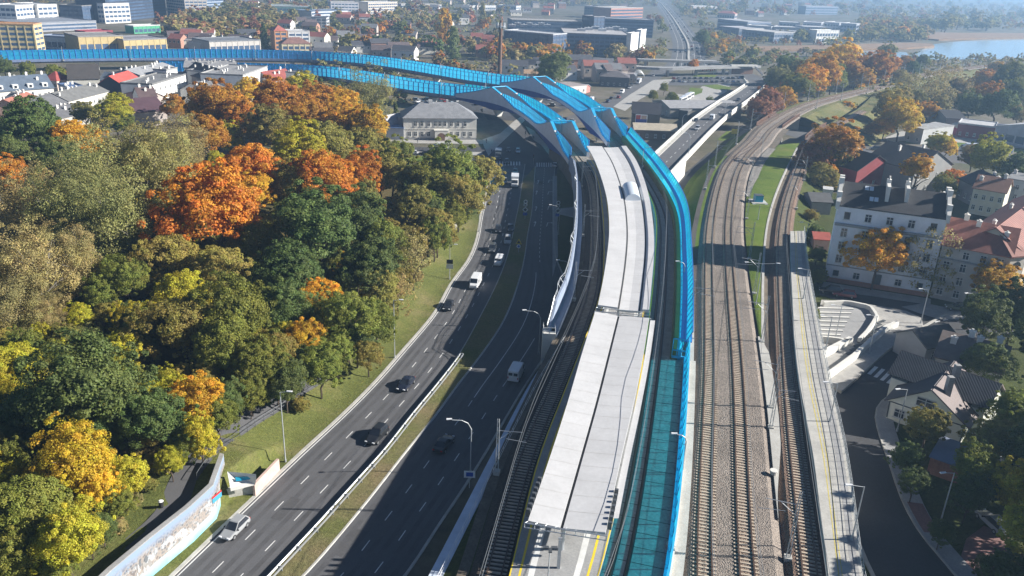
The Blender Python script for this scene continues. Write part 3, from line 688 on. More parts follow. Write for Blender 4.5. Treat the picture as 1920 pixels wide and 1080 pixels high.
# near noise wall and teal decked track bed on the right
yW = 118
t = thing('noise_wall', 'bright blue noise wall with pale foot between teal track bed and main line', 'noise barrier', Ec.off(Ec.s_at_y(70), 4.8, 6))
s0, s1 = 0, Ec.s_at_y(yW)
k = MB(); sweep(k, Ec, [(4.55, 5.6), (4.55, 7.1), (4.95, 7.1), (4.95, 5.6)], s0, s1, 3, 0, True, True); k.build('foot', M['blue_paint'], t, t.location)
k = MB(); sweep(k, Ec, [(5.0, 5.6), (5.0, 7.05), (5.35, 7.05), (5.35, 5.6)], s0, s1, 3, 0, True, True); k.build('coping', M['beam_white'], t, t.location)
screens(t, Ec, 4.75, s0, s1, 7.1, 10.5, M['acrylic'], 2.5, lean=.35)
k = MB(); sweep(k, Ec, [(-1.7, 6.44), (2.2, 6.44), (4.6, 6.44)], s0, s1, 3); struct(k.build('track_bed', M['deck_conc']))
k = MB()
for o in (-.755, .755): sweep(k, Ec, [(o-.24, 6.452), (o+.24, 6.452)], s0, Ec.s_at_y(285), 3)
struct(k.build('rail_bedding', M['gutter']))
k = MB()
for s in Ec.ts(s0, s1, 2.5): k.loft([[Ec.off(s+d, o, 6.448) for o in (-1.6, 2.2, 4.5)] for d in (-.05, .05)], 0, False)
struct(k.build('deck_joints', M['gutter']))
emb('side_walkway', Ec, [(5.36, 5.7), (5.36, 6.6), (6.5, 6.6), (6.5, 5.7)], 0, s1, M['concrete'])
emb('side_walkway', Ec, [(5.2, 5.7), (5.2, 6.5), (6.2, 6.5), (6.2, 5.7)], s1, Ec.s_at_y(168), M['concrete'])
p = [Ec.off(s1, o, 6.9) for o in (2.6, 4.8)]
k = MB(); k.tube([p[0], p[1]], .25, 6); k.tube([p[0]+Vector((0, 0, 1.2)), p[1]+Vector((0, 0, 1.2))], .12, 5); k.tube([p[0]+Vector((0, 0, 3.2)), p[1]+Vector((0, 0, 3.2))], .12, 5)
for i in range(4): q = p[0].lerp(p[1], i/3); k.tube([q, q+Vector((0, 0, 3.2))], .07, 4)
k.build('end_return', M['blue_paint'], t, t.location)
# long girder with olive top carrying tall screens from there to the bridge
t = thing('noise_screen', 'tall bright blue screen on an olive girder curving past the white roof', 'noise barrier', Ec.off(s1+40, 3.4, 6))
sE = Ec.s_at_y(300)
k = MB(); sweep(k, Ec, [(2.35, 5.4), (2.35, 8.3), (3.5, 8.3), (3.5, 5.4)], s1, sE, 3, 0, True, True); k.build('girder', M['olive'], t, t.location)
k = MB(); sweep(k, Ec, [(3.52, 4.2), (3.52, 8.0), (4.1, 8.0), (4.1, 4.2)], s1, sE, 3, 0, True, True); k.build('outer_girder', M['blue_paint'], t, t.location)
screens(t, Ec, 3.75, s1, sE, 8.0, 11.6, M['acrylic'], 2.5, lean=1.7, rib_mat=M['blue_rib'], rw=.07)
k = MB(); sweep(k, Ec, [(-1.7, 6.44), (2.35, 6.44)], s1, Ec.s_at_y(285), 3); struct(k.build('track_bed', M['deck_conc']))
# ---------------------------------------------------------------- right hand side platform
RP = [(1250, 1572, 1650), (1040, 1549, 1612), (940, 1536, 1600), (860, 1526, 1588), (790, 1513, 1574), (720, 1500, 1557), (640, 1490, 1541), (560, 1486, 1526), (500, 1483, 1515), (433, 1482, 1508)]
ra, rb_ = strip_rows([(y, l, r) for y, l, r in RP], 7.35)
t = thing('side_platform', 'narrow striped side platform with yellow line right of the single track', 'railway platform', (ra[0].lerp(rb_[0], .5)))
k = MB(); sheet(k, ra, rb_, 7.35, skirt=5.0); k.build('slab', M['concrete'], t, t.location)
for f0, f1, m in ((.285, .315, M['yellow_worn']), (.385, .41, M['yellow_worn']), (.48, .66, M['concrete']), (.68, .9, M['concrete_grey'])):
    k = MB(); sheet(k, lerp_edge(ra, rb_, f0), lerp_edge(ra, rb_, f1), 7.356); k.build('edge_line' if f1 < .45 else 'paving_strip', m, t, t.location)
k = MB(); ca, cb = Curve(lerp_edge(ra, rb_, .3), sm=False), Curve(lerp_edge(ra, rb_, .9), sm=False)
for i in range(110):
    a, b = ca.at(ca.L*i/110), cb.at(cb.L*i/110); k.loft([[Vector((q.x, q.y+d, 7.362)) for d in (-.03, .03)] for q in (a, b)], 0, False)
k.build('paving_joint', M['concrete_grey'], t, t.location)
k = MB(); cr = Curve(lerp_edge(ra, rb_, .965), sm=False)
for s in cr.ts(0, cr.L, 1.8): p = cr.at(s); k.tube([(p.x, p.y, 7.3), (p.x, p.y, 8.55)], .03, 4)
for z in (8.55, 8.1, 7.7): k.tube([Vector((p.x, p.y, z)) for p in (cr.at(s) for s in cr.ts(0, cr.L, 4))], .032, 4)
k.build('railing', M['pole_paint'], t, t.location)
# ---------------------------------------------------------------- road overpass on the right
OL = [G(x, y, 6.6) for x, y in [(1205, 318), (1222, 296), (1262, 258), (1302, 222), (1345, 192), (1385, 167), (1400, 155), (1396, 148)]]
OR = [G(x, y, 6.6) for x, y in [(1236, 345), (1275, 303), (1300, 277), (1333, 243), (1367, 212), (1405, 184), (1428, 165), (1436, 155)]]
oa, ob_ = edge_curve(OL, 60), edge_curve(OR, 60)
t = thing('road_overpass', 'curving white concrete road overpass right of the blue bridges', 'overpass', (60, 320, 0))
k = MB(); rg = [[a.lerp(b, f)+Vector((0, 0, z)) for f, z in ((.0, -1.0), (.0, -.6), (1, -.6), (1, -1.0), (.8, -1.9), (.2, -1.9))] for a, b in zip(oa, ob_)]
k.loft(rg, 0, True, True); k.build('deck', M['asphalt'], t, t.location)
for f, o in ((0, -1), (1, 1)):
    k = MB(); e = lerp_edge(oa, ob_, f); c = Curve(e, sm=False); sweep(k, c, [(o*.1, -1.75), (o*.1, .55), (o*.55, .55), (o*.55, -1.75)] if o > 0 else [(-.55, -1.75), (-.55, .55), (-.1, .55), (-.1, -1.75)], closed=True, cap=True, rel=True); k.build('parapet', M['beam_white'], t, t.location)
k = MB(); c = Curve(lerp_edge(oa, ob_, .12), sm=False); sweep(k, c, [(-1.3, -.55), (-1.3, -.3), (.3, -.3), (.3, -.55)], closed=True, cap=True, rel=True); k.build('walkway', M['concrete'], t, t.location)
k = MB()
for f in (.55,):
    c = Curve(lerp_edge(oa, ob_, f), sm=False); s = 2
    while s < c.L-3: sweep(k, c, [(-.09, -.57), (.09, -.57)], s, s+3, 3, rel=True); s += 8
k.build('lane_line', M['white_paint'], t, t.location)
for i in (12, 24, 36, 48):
    q = oa[i].lerp(ob_[i], .5); d = (ob_[i]-oa[i]).normalized(); k = MB(); k.box((q.x, q.y, 2.3), (5.6, 1.2, 4.7), math.atan2(d.y, d.x)); k.build('pier', M['beam_white'], t, t.location)
k = MB(); k.prism([tuple(p.xy) for p in (ob_[0]+Vector((.6, -.3, 0)), ob_[9]+Vector((.6, -.3, 0)), ob_[9], ob_[0])], 0, 5.0); k.build('abutment_wall', M['beam_white'], t, t.location)
# overpass carries on as the street on the far side
mb = MB(); mb.poly(pxpoly([(1396, 150), (1436, 157), (1432, 146), (1412, 138), (1385, 134), (1330, 132), (1330, 139), (1375, 142)], .02)); struct(mb.build('road', M['asphalt']))
# two small girder bridges carrying the tracks over the street
for cv, sa, sb, lab in ((Mc, SB0, SB1, 'brown plate girder rail bridge over the street on the main line'), (Cc, Cc.s_at_y(318), Cc.s_at_y(352), 'brown plate girder rail bridge over the street on the single line')):
    t = thing('girder_bridge', lab, 'railway bridge', cv.off((sa+sb)/2, 0, 0)); hw = 5.2 if cv is Mc else 3.0
    k = MB(); sweep(k, cv, [(-hw, 5.6), (-hw, 6.2), (hw, 6.2), (hw, 5.6)], sa-1, sb+1, 3, 0, True, True); k.build('deck', M['ballast_brown'], t, t.location)
    for o in (-hw-.2, hw+.2):
        k = MB(); sweep(k, cv, [(o-.15, 5.0), (o-.15, 7.5), (o+.15, 7.5), (o+.15, 5.0)], sa-1, sb+1, 2, 0, True, True)
        for s in cv.ts(sa, sb, 2.2): q = cv.off(s, o, 6.3); k.box((q.x, q.y, q.z), (.5, .5, 2.3), 0)
        k.build('plate_girder', M['rust'], t, t.location)
    for s in (sa, sb):
        q = cv.off(s, 0); tn = cv.tan(s); k = MB(); k.box((q.x, q.y, 2.8), (1.0, hw*2+1.6, 5.6), math.atan2(tn.y, tn.x)); k.build('abutment', M['concrete'], t, t.location)
# ---------------------------------------------------------------- buildings
rch = random.Random(77)
M['win_frame'] = mat('window_frame', (.62, .62, .60), .6, .08, .5)
WIN = {}
def window_mesh(w, h, kind='cross'):
    key = (round(w, 2), round(h, 2), kind)
    if key in WIN: return WIN[key]
    k = MB(); k.box((0, -.03, h/2), (w, .06, h), 0, 0)
    f = .09
    for x in (-w/2+f/2, w/2-f/2): k.box((x, -.05, h/2), (f, .12, h), 0, 1)
    for z in (f/2, h-f/2): k.box((0, -.05, z), (w, .12, f), 0, 1)
    if kind == 'cross': k.box((0, -.055, h/2), (f, .12, h), 0, 1); k.box((0, -.055, h*.66), (w, .12, f), 0, 1)
    k.box((0, -.1, -.06), (w+.24, .28, .1), 0, 1)
    o = k.build('window', [M['glass_dark'], M['win_frame']]); WIN[key] = o.data; bpy.data.objects.remove(o); return WIN[key]
def put_window(t, w, h, x, y, z, rz=0.0, kind='cross', name='window'):
    o = bpy.data.objects.new(name, window_mesh(w, h, kind)); COL.objects.link(o); o.parent = t; o.location = (x, y, z); o.rotation_euler = (0, 0, rz); return o
def house(label, A, B, h, depth, roof='gable_x', rh=3.0, wall=(.5, .48, .44), rc=(.2, .2, .2), rows=2, cols=4, win=(1.0, 1.5), z0=0.0, eave=True, chim=0, cat='house', name='house', group=None, over=.4, side=0, band=False, roofm=None, win_z=None, parapet=.0, dormer=0):
    """A,B: photo pixels of the front eave line (or of the front foot when eave=False)"""
    a = G(A[0], A[1], (z0+h) if eave else z0); b = G(B[0], B[1], (z0+h) if eave else z0); a.z = b.z = z0
    w = (b-a).length; rz = math.atan2(b.y-a.y, b.x-a.x)
    t = thing(name, label, cat, a, rz, group)
    k = MB()
    k.box0(0, w, 0, depth, -.3, h)
    if roof == 'gable_x':
        for x in (0, w): k.poly([(x, 0, h), (x, depth, h), (x, depth/2, h+rh)])
    if roof == 'gable_y':
        for y in (0, depth): k.poly([(0, y, h), (w, y, h), (w/2, y, h+rh)])
    wo = k.build('wall', M['wallcol'], t); wo.color = (*wall, 1)
    k = MB(); o = over; th = .22
    def slab(pts):
        up = [Vector(p)+Vector((0, 0, th)) for p in pts]; n = len(pts); vs = [Vector(p) for p in pts]+up
        k.add(vs, [list(range(n, 2*n)), list(range(n-1, -1, -1))]+[(i, (i+1) % n, n+(i+1) % n, n+i) for i in range(n)])
    sl = rh/max(.1, depth/2)
    if roof == 'gable_x':
        slab([(-o, -o, h-o*sl), (w+o, -o, h-o*sl), (w+o, depth/2, h+rh), (-o, depth/2, h+rh)]); slab([(w+o, depth+o, h-o*sl), (-o, depth+o, h-o*sl), (-o, depth/2, h+rh), (w+o, depth/2, h+rh)])
    elif roof == 'gable_y':
        sy = rh/(w/2); slab([(-o, -o, h-o*sy), (w/2, -o, h+rh), (w/2, depth+o, h+rh), (-o, depth+o, h-o*sy)]); slab([(w/2, -o, h+rh), (w+o, -o, h-o*sy), (w+o, depth+o, h-o*sy), (w/2, depth+o, h+rh)])
    elif roof == 'hip':
        i = min(depth/2, w/2); e = [(-o, -o, h), (w+o, -o, h), (w+o, depth+o, h), (-o, depth+o, h)]; r0, r1 = (i, depth/2, h+rh), (w-i, depth/2, h+rh)
        vs = e+[r0, r1]; k.add(vs, [(0, 1, 5, 4), (1, 2, 5), (2, 3, 4, 5), (3, 0, 4), (3, 2, 1, 0)])
    else:
        k.box0(-.15, w+.15, -.15, depth+.15, h, h+.3)
        if parapet:
            for x0, x1, y0, y1 in ((-.2, w+.2, -.2, .15), (-.2, w+.2, depth-.15, depth+.2), (-.2, .15, .15, depth-.15), (w-.15, w+.2, .15, depth-.15)): k.box0(x0, x1, y0, y1, h+.3, h+.3+parapet)
    ro = k.build('roof', roofm or M['roofcol'], t); ro.color = (*rc, 1)
    for i in range(chim):
        x = w*(i+.6+rch.uniform(-.35, .25))/(chim+.2); y = depth*rch.choice((.3, .42, .5, .5, .62, .75)); zc = h + (rh*(1-abs(y/depth-.5)*2) if roof != 'flat' else .2)
        k = MB(); k.box0(x-.45, x+.45, y-.3, y+.3, zc-.5, zc+1.1); k.box0(x-.55, x+.55, y-.4, y+.4, zc+1.1, zc+1.3); k.tube([(x, y, zc+1.3), (x, y, zc+1.6)], .25, 5); c = k.build('chimney', M['wallcol'], t if roof == 'none' else ro); c.color = (.66, .64, .60, 1)
    for i in range(dormer):
        x = w*(i+.5)/dormer; k = MB(); k.box0(x-1.1, x+1.1, .5, 3.2, h+.2, h+2.2); d = k.build('dormer', M['wallcol'], ro); d.color = (.7, .7, .68, 1); put_window(t, 1.2, 1.3, x, .49, h+.6, 0, 'plain')
    if band:
        for r_ in range(rows):
            zz = 1.1 + (h-1.0)*r_/rows; hh = (h-1.0)/rows*.52
            k = MB(); k.box0(.5, w-.5, -.05, .05, zz, zz+hh)
            if side: k.box0(w-.05, w+.05, .5, depth-.5, zz, zz+hh) if side > 0 else k.box0(-.05, .05, .5, depth-.5, zz, zz+hh)
            k.build('window_band', M['glass_blue'], t)
        if rows and w < 60:
            k = MB(); nm = int(w/4.2)+1
            for c in range(nm): x = .4+(w-.8)*c/max(1, nm-1); k.box0(x-.35, x+.35, -.16, -.005, .3, h-.2)
            if side > 0:
                nm = int(depth/5)+1
                for c in range(nm): y = .4+(depth-.8)*c/max(1, nm-1); k.box0(w+.005, w+.16, y-.35, y+.35, .3, h-.2)
            o = k.build('mullions', M['wallcol'], t); o.color = (*wall, 1)
    else:
        for r_ in range(rows):
            zz = (1.1 + (h-.9)*r_/rows) if win_z is None else win_z[r_]
            for c in range(cols): put_window(t, win[0], win[1], w*(c+.5)/cols, 0, zz)
            if side:
                ns = max(1, int(depth/3.2)); xx, rr = (w, PI/2) if side > 0 else (0, -PI/2)
                for c in range(ns): put_window(t, win[0], win[1], xx, depth*(c+.5)/ns, zz, rr)
    return t, w
ZR = 3.0
# --- right: terrace ground the street and houses stand on
mb = MB(); rg = []
for y in range(30, 262, 4):
    x0 = (rb_[0].x if False else Cc.off(Cc.s_at_y(y), 6.2).x); z = 2.8*(1-smoothstep(178, 245, y))+.05
    rg.append([Vector((x0-1.5 if y > 178 else x0, y, z)), Vector((x0+20, y, z)), Vector((x0+60, y, z)), Vector((x0+190, y, z))])
mb.loft(rg, 0, False); struct(mb.build('terrace', M['dark_grass'], smooth=True))
ST = [(1250, 1735, 1905), (1080, 1640, 1790), (1005, 1608, 1726), (940, 1597, 1690), (870, 1585, 1666), (800, 1572, 1643), (768, 1562, 1641), (745, 1560, 1662, 744), (708, 1580, 1704, 726), (680, 1640, 1735, 708), (650, 1668, 1772, 686), (622, 1720, 1812, 656), (590, 1775, 1890, 622)]
sa_, sb_ = strip_rows(ST, 2.85)
mb = MB(); sheet(mb, sa_, sb_, 2.88); struct(mb.build('street', M['asphalt_dark']))
mb = MB(); mb.poly(pxpoly([(1535, 552), (1545, 540), (1740, 570), (1900, 592), (1900, 640), (1800, 620), (1720, 612), (1640, 585)], 2.86)); struct(mb.build('street', M['asphalt_dark']))
mb = MB(); mb.poly(pxpoly([(1537, 542), (1545, 528), (1745, 560), (1745, 572), (1640, 556)], 2.92)); struct(mb.build('pavement', M['paving']))
mb = MB(); mb.poly(pxpoly([(1690, 575), (1735, 568), (1830, 588), (1822, 600), (1760, 598), (1725, 588)], 2.94)); struct(mb.build('pavement', M['paving']))
kerb_line(sa_, 2.8, 3.02, .5, -1, 'kerb'); kerb_line(sb_[:-20], 2.8, 3.03, .25, 1, 'kerb')
sw_in = sb_[:56]; cvs = Curve(sw_in, sm=False); mb = MB(); sweep(mb, cvs, [(.25, 3.03), (2.6, 3.03), (2.6, 2.8)], 0, None, 2); struct(mb.build('pavement', M['concrete_grey']))
mb = MB(); sweep(mb, cvs, [(.6, 3.036), (2.5, 3.036)], cvs.L*.36, cvs.L*.47, 2); struct(mb.build('pavement_red', M['paving_red']))
mb = MB(); mb.poly(pxpoly([(1790, 1080), (1812, 1010), (1845, 985), (1895, 1010), (1890, 1080), (1860, 1140), (1800, 1140)], 2.95)); struct(mb.build('driveway', M['paving_red']))
mk = MB()
for i in range(6):
    x, y, xe, ye = 1614+11.8*i, 695+5.7*i, 1627+13*i, 682+4.5*i; mk.poly(pxpoly([(x, y), (xe, ye), (xe+7, ye+2), (x+7, y+2)], 2.9))
for i in range(5): mk.poly(pxpoly([(1738+i*15, 606-i*3.2), (1747+i*15, 604-i*3.2), (1748+i*15, 606-i*3.2), (1739+i*15, 608-i*3.2)], 2.89))
struct(mk.build('street_markings', M['white_paint']))
# --- plaza, ramp and sunken stair by the platform (bright concrete)
ZP = 3.4
mb = MB(); mb.prism([p.xy for p in pxpoly([(1545, 716), (1578, 733), (1618, 698), (1666, 655), (1731, 610), (1728, 596), (1700, 583), (1650, 574), (1588, 564), (1540, 562), (1532, 600), (1528, 680)], ZP)], 2.0, ZP); pz = struct(mb.build('plaza', M['paving']))
def low_wall(name, label, pts, z0, z1, wd, m):
    c = Curve([G(x, y, z1) for x, y in pts], sm=False); t = thing(name, label, 'wall', (c.p[0].x, c.p[0].y, z0)); k = MB()
    sweep(k, c, [(-wd/2, z0), (-wd/2, z1), (wd/2, z1), (wd/2, z0)], 0, None, 1.5, 0, True, True); k.build('wall', m, t, t.location); return t
low_wall('stair_wall', 'stepped white wall curving round the sunken stairwell', [(1545, 566), (1588, 563), (1632, 572), (1645, 590), (1636, 606), (1626, 620), (1612, 634)], 2.0, 4.3, .6, M['beam_white'])
low_wall('stair_wall', 'straight white ramp wall between plaza and stairs', [(1683, 602), (1660, 612), (1630, 638), (1602, 664), (1552, 700)], 2.0, 4.5, .7, M['beam_white'])
low_wall('stair_wall', 'short white parapet at the foot of the stairwell', [(1596, 632), (1580, 640), (1556, 652), (1536, 664)], 2.0, 4.6, .9, M['beam_white'])
low_wall('stair_wall', 'small white upper parapet inside the stairwell', [(1542, 630), (1566, 632), (1592, 637)], 2.0, 4.6, .5, M['beam_white'])
pit = MB(); pit.poly(pxpoly([(1546, 568), (1588, 565), (1630, 574), (1642, 590), (1610, 640), (1590, 648), (1530, 640), (1528, 600)], 3.42)); struct(pit.build('stairwell_floor', M['concrete_grey']))
t = thing('stair_flight', 'pale broad steps inside the sunken stairwell beside the platform', 'stairs', G(1570, 605, 3.4))
for i in range(7):
    y = 578+i*8.2; p = [G(1534+i*1.0, y, 3.5), G(1600-i*4, y+1.5, 3.5)]; d = p[1]-p[0]; k = MB(); k.box((p[0]+d/2)+Vector((0, 0, .02)), (d.length, .5, .28), math.atan2(d.y, d.x)); k.build('step', M['beam_white'], t, t.location)
t = thing('stair_flight', 'dark narrow steps going down behind the ramp wall', 'stairs', G(1630, 630, 3.4))
for i in range(9):
    a = G(1652-i*7, 603+i*7.2, 3.45+.05); k = MB(); k.box((a.x, a.y, 3.45), (2.6, .6, .2), R(38)); k.build('step', M['dark_steel'], t, t.location)
# --- tall grey apartment house with black roof
t, w = house('tall pale grey apartment house with black tiled roof and white firewalls', (1545, 525), (1740, 556), 17.2, 14, 'gable_x', 3.6, (.72, .73, .76), (.03, .03, .03), 0, 5, z0=3.0, eave=False, cat='apartment house', name='apartment_house', roofm=M['tile_black'], over=.3)
k = MB()
for i, z in enumerate((1.6, 4.6, 7.6, 10.4, 14.2)):
    pass
for r_, (z, hh) in enumerate(((1.3, 1.5), (4.5, 1.9), (7.5, 1.9), (10.4, 2.0), (14.3, 1.75))):
    for c in range(5):
        if r_ == 0 and c == 2: continue
        put_window(t, 1.35, hh, w*(c+.5)/5, 0, z, 0, 'cross' if (r_ + c*3) % 4 else 'plain')
k = MB(); k.box0(-.1, w+.1, -.55, -.001, 13.05, 13.4); k.box0(-.1, w+.1, -.3, -.001, 12.8, 13.05); k.box0(-.05, w+.05, -.2, -.001, 3.7, 3.9); k.build('cornice', M['concrete_grey'], t)
k = MB(); k.box0(0, w, -.12, -.001, -.3, .9); k.build('plinth', M['brick'], t)
k = MB(); k.box0(w/2-.8, w/2+.8, -.2, -.002, .9, 3.2); k.build('door', M['dark_steel'], t)
for x in (-.15, w+.15):
    k = MB(); k.loft([[(xx, y, z) for y, z in ((-.35, 16.4), (-.35, 18.1), (7, 21.9), (14.3, 18.1), (14.3, 16.4))] for xx in (x-.38, x+.38)], 0, True, True)
    for y_ in (1.5, 5.6, 8.6, 12): k.box0(x-.5, x+.5, y_-.5, y_+.5, 18, 18.2+3.7*(1-abs(y_/7-1))+.9)
    k.build('firewall', M['beam_white'], t)
for x, l in ((w*.44, 4.6), (w*.62, 4.0)):
    k = MB(); k.box0(x-.35, x+.35, 7-l, 7.2, 18, 21.9); k.box0(x-.45, x+.45, 6.2, 7.4, 21.4, 22.6)
    for yy in (6.5, 7.0): k.tube([(x, yy, 22.6), (x, yy, 23.3)], .16, 6)
    k.build('chimney', M['beam_white'], t)
for x in (w*.30, w*.345, w*.245, w*.29):
    yy = 2.6 if x > w*.295 else 5.6; zz = 17.2+3.6*yy/7+.28; k = MB(); k.box((x, yy, zz), (.8, 1.3, .12), 0, 0, math.atan2(3.6, 7)); k.build('skylight', M['frost'], t)
# --- corner house with red roof, two wings
rt = M['tile_red']
t, w = house('grey plastered corner house with red tiled roof and arched attic window', (1743, 556), (1868, 583), 11.8, 13, 'gable_x', 4.2, (.44, .42, .39), (.3, .1, .07), 0, 3, z0=3.0, eave=False, cat='corner house', name='corner_house', roofm=rt, chim=3)
for z, hh in ((.9, 1.6), (3.7, 1.8), (6.6, 1.8), (9.4, 1.6)):
    for c in range(4): put_window(t, 1.2, hh, w*(c+.5)/4, 0, z)
k = MB(); k.box0(-.1, w+.6, -.5, -.001, 8.7, 9.0); k.build('cornice', M['concrete_grey'], t)
t2, w2 = house('beige sunlit wing of the corner house with red roof at picture edge', (1896, 580), (1990, 478), 11.8, 13, 'gable_x', 4.2, (.42, .38, .32), (.3, .1, .07), 4, 6, (1.1, 1.7), z0=3.0, eave=False, cat='corner house', name='corner_house', roofm=rt, chim=4)
bs = thing('corner_bay', 'narrow canted bay with arched window joining the two red roofed wings', 'corner house', G(1868, 583, 3.0), math.atan2((G(1896, 580, 3)-G(1868, 583, 3)).y, (G(1896, 580, 3)-G(1868, 583, 3)).x))
wb = (G(1896, 580, 3)-G(1868, 583, 3)).length; k = MB(); k.box0(0, wb, .02, 6, -.2, 11.7); o = k.build('wall', M['wallcol'], bs); o.color = (.40, .38, .34, 1)
k = MB(); k.prism([(-.5, -.5), (wb+.5, -.5), (wb*.5+.4, 9), (wb*.5-.4, 9)], 11.7, 12.0); k.loft([[(-.5, -.5, 12), (wb+.5, -.5, 12)], [(wb/2-.3, 7, 16), (wb/2+.3, 7, 16)]], 0, False); k.build('roof', rt, bs)
for z in (3.7, 6.6): put_window(bs, 1.6, 1.8, wb/2, 0, z)
k = MB(); k.prism([(wb/2+1.0*math.cos(a*PI/10), 1.0*math.sin(a*PI/10)) for a in range(11)], 0, .1); 
for i, v in enumerate(k.v): k.v[i] = (v[0], -v[2]-.0, 9.6+v[1])
k.build('arched_window', M['glass_dark'], bs)
# --- near cream house with cross gables and black roof
zr = 3.0
def quadroof(t, pts, m, th=.2, name='roof'):
    k = MB(); P = [Vector(p) for p in pts]; n = (P[1]-P[0]).cross(P[2]-P[0]).normalized(); n = n if n.z > 0 else -n; U = [p+n*th for p in P]; c = len(P)
    k.add(P+U, [list(range(c, 2*c)), list(range(c-1, -1, -1))]+[(i, (i+1) % c, c+(i+1) % c, c+i) for i in range(c)]); return k.build(name, m, t, t.location)
fa, fb = G(1661, 783, zr), G(1800, 832, zr); d = (fb-fa); W = d.length; u = d.normalized(); nrm = Vector((-u.y, u.x, 0))
t = thing('cream_house', 'cream house with wide front gable, timber balcony lines and dark cross roofs', 'house', fa)
def L3(x, y, z): p = fa+u*x+nrm*y; return Vector((p.x, p.y, zr+z))
hE, hR, dp = 3.3, 6.9, 12.5
k = MB(); k.add([L3(0, 0, -.2), L3(W, 0, -.2), L3(W, 0, hE), L3(W/2, 0, hR), L3(0, 0, hE), L3(0, dp, -.2), L3(W, dp, -.2), L3(W, dp, hE), L3(W/2, dp, hR), L3(0, dp, hE)], [(0, 1, 2, 3, 4), (9, 8, 7, 6, 5), (0, 4, 9, 5), (1, 6, 7, 2)]); wo = k.build('wall', M['wallcol'], t, t.location); wo.color = (.80, .79, .68, 1)
M['roof_sun_slope'] = mat('roof_sun_slope', (.16, .125, .12), .7, .15, .5, .1, 4); M['roof_shade_slope'] = mat('roof_shade_slope', (.055, .05, .055), .7, .15, .5, .1, 4)  # one roof: sun and shade on its slopes painted as two colours
M['tile_grid'] = stripes('tile_grid', (.035, .035, .037), (.12, .12, .125), 1.0, 'X', .6)
quadroof(t, [L3(-.6, -.7, hE-.35), L3(W/2, -.7, hR+.05), L3(W/2, dp, hR+.05), L3(-.6, dp, hE-.35)], M['roof_shade_slope']); quadroof(t, [L3(W/2, -.7, hR+.05), L3(W+.7, -.7, hE-.4), L3(W+.7, dp, hE-.4), L3(W/2, dp, hR+.05)], M['roof_sun_slope'])
o = put_window(t, 2.6, 1.5, 0, 0, 0, math.atan2(u.y, u.x), 'cross'); o.location = L3(W*.46, -.02, 3.7)-fa
k = MB(); c0, c1 = L3(0, -.06, 2.9), L3(W, -.06, 2.9); k.tube([c0, c1], .09, 4); k.tube([L3(.1, -.06, .2), c0], .09, 4); k.tube([L3(W-.1, -.06, 0), c1], .09, 4); k.build('timber_line', M['dark_steel'], t, t.location)
for i in range(3): o = put_window(t, 1.5, 1.4, 0, 0, 0, math.atan2(u.y, u.x), 'cross'); o.location = L3(W*(.16+.2*i), -.02, .7)-fa
# long cross roof behind it
r0, r1 = G(1690, 658, zr+7.4), G(1879, 722, zr+7.4); dd = (r1-r0).normalized(); nn = Vector((-dd.y, dd.x, 0))
e0, e1 = r0-nn*4.0-Vector((0, 0, 2.7)), r1-nn*4.0-Vector((0, 0, 2.7)); g0, g1 = r0+nn*5.0-Vector((0, 0, 3.4)), r1+nn*5.0-Vector((0, 0, 3.4))
quadroof(t, [e0, e1, r1, r0], M['tile_grid']); quadroof(t, [r0, r1, g1, g0], M['roof_sun_slope'])
k = MB(); a_, b_2, c_2, d_2 = e0+dd*.5+nn*.6, e1-dd*.5+nn*.6, g1-dd*.5-nn*.6, g0+dd*.5-nn*.6; k.prism([p.xy for p in (a_, b_2, c_2, d_2)], zr-.2, zr+4.0); 
for p, q, r_ in ((a_, d_2, r0+dd*.5), (b_2, c_2, r1-dd*.5)): k.poly([(p.x, p.y, zr+4.0), (q.x, q.y, zr+4.0), (r_.x, r_.y, zr+7.2)])
wo = k.build('wall', M['wallcol'], t, t.location); wo.color = (.62, .62, .55, 1)
for px, py, hh in ((1784, 706, 8.9), (1797, 684, 8.7)):
    q = G(px, py, zr+hh); k = MB(); k.box0(q.x-.4, q.x+.4, q.y-.4, q.y+.4, zr+5.5, zr+hh); k.build('chimney', M['concrete_grey'], t, t.location)
t, w = house('low brown roofed house with three white chimneys behind the cream house', (1755, 668), (1878, 700), 4.8, 12, 'gable_x', 2.4, (.5, .48, .44), (.15, .12, .105), 1, 5, z0=3.0, chim=4)
t, w = house('small dark roofed outbuilding on the street corner behind the cream house', (1738, 652), (1800, 640), 3.6, 6.5, 'gable_x', 1.8, (.4, .38, .36), (.12, .11, .10), 1, 2, z0=3.0)
t = thing('shed', 'garden shed with tilted plain blue grey roof below the cream house', 'shed', G(1790, 862, 3))
q = pxpoly([(1763, 823), (1838, 850), (1823, 886), (1741, 857)], 5.4); q[0].z += .5; q[1].z += .5; quadroof(t, q, mat('shed_blue', (.20, .24, .34), .6, .1, .4), .12)
k = MB(); k.prism([(p+(Vector((sum(v.x for v in q)/4, sum(v.y for v in q)/4, p.z))-p)*.08).xy for p in q], 2.8, 5.3); k.build('wall', M['brick'], t, t.location)
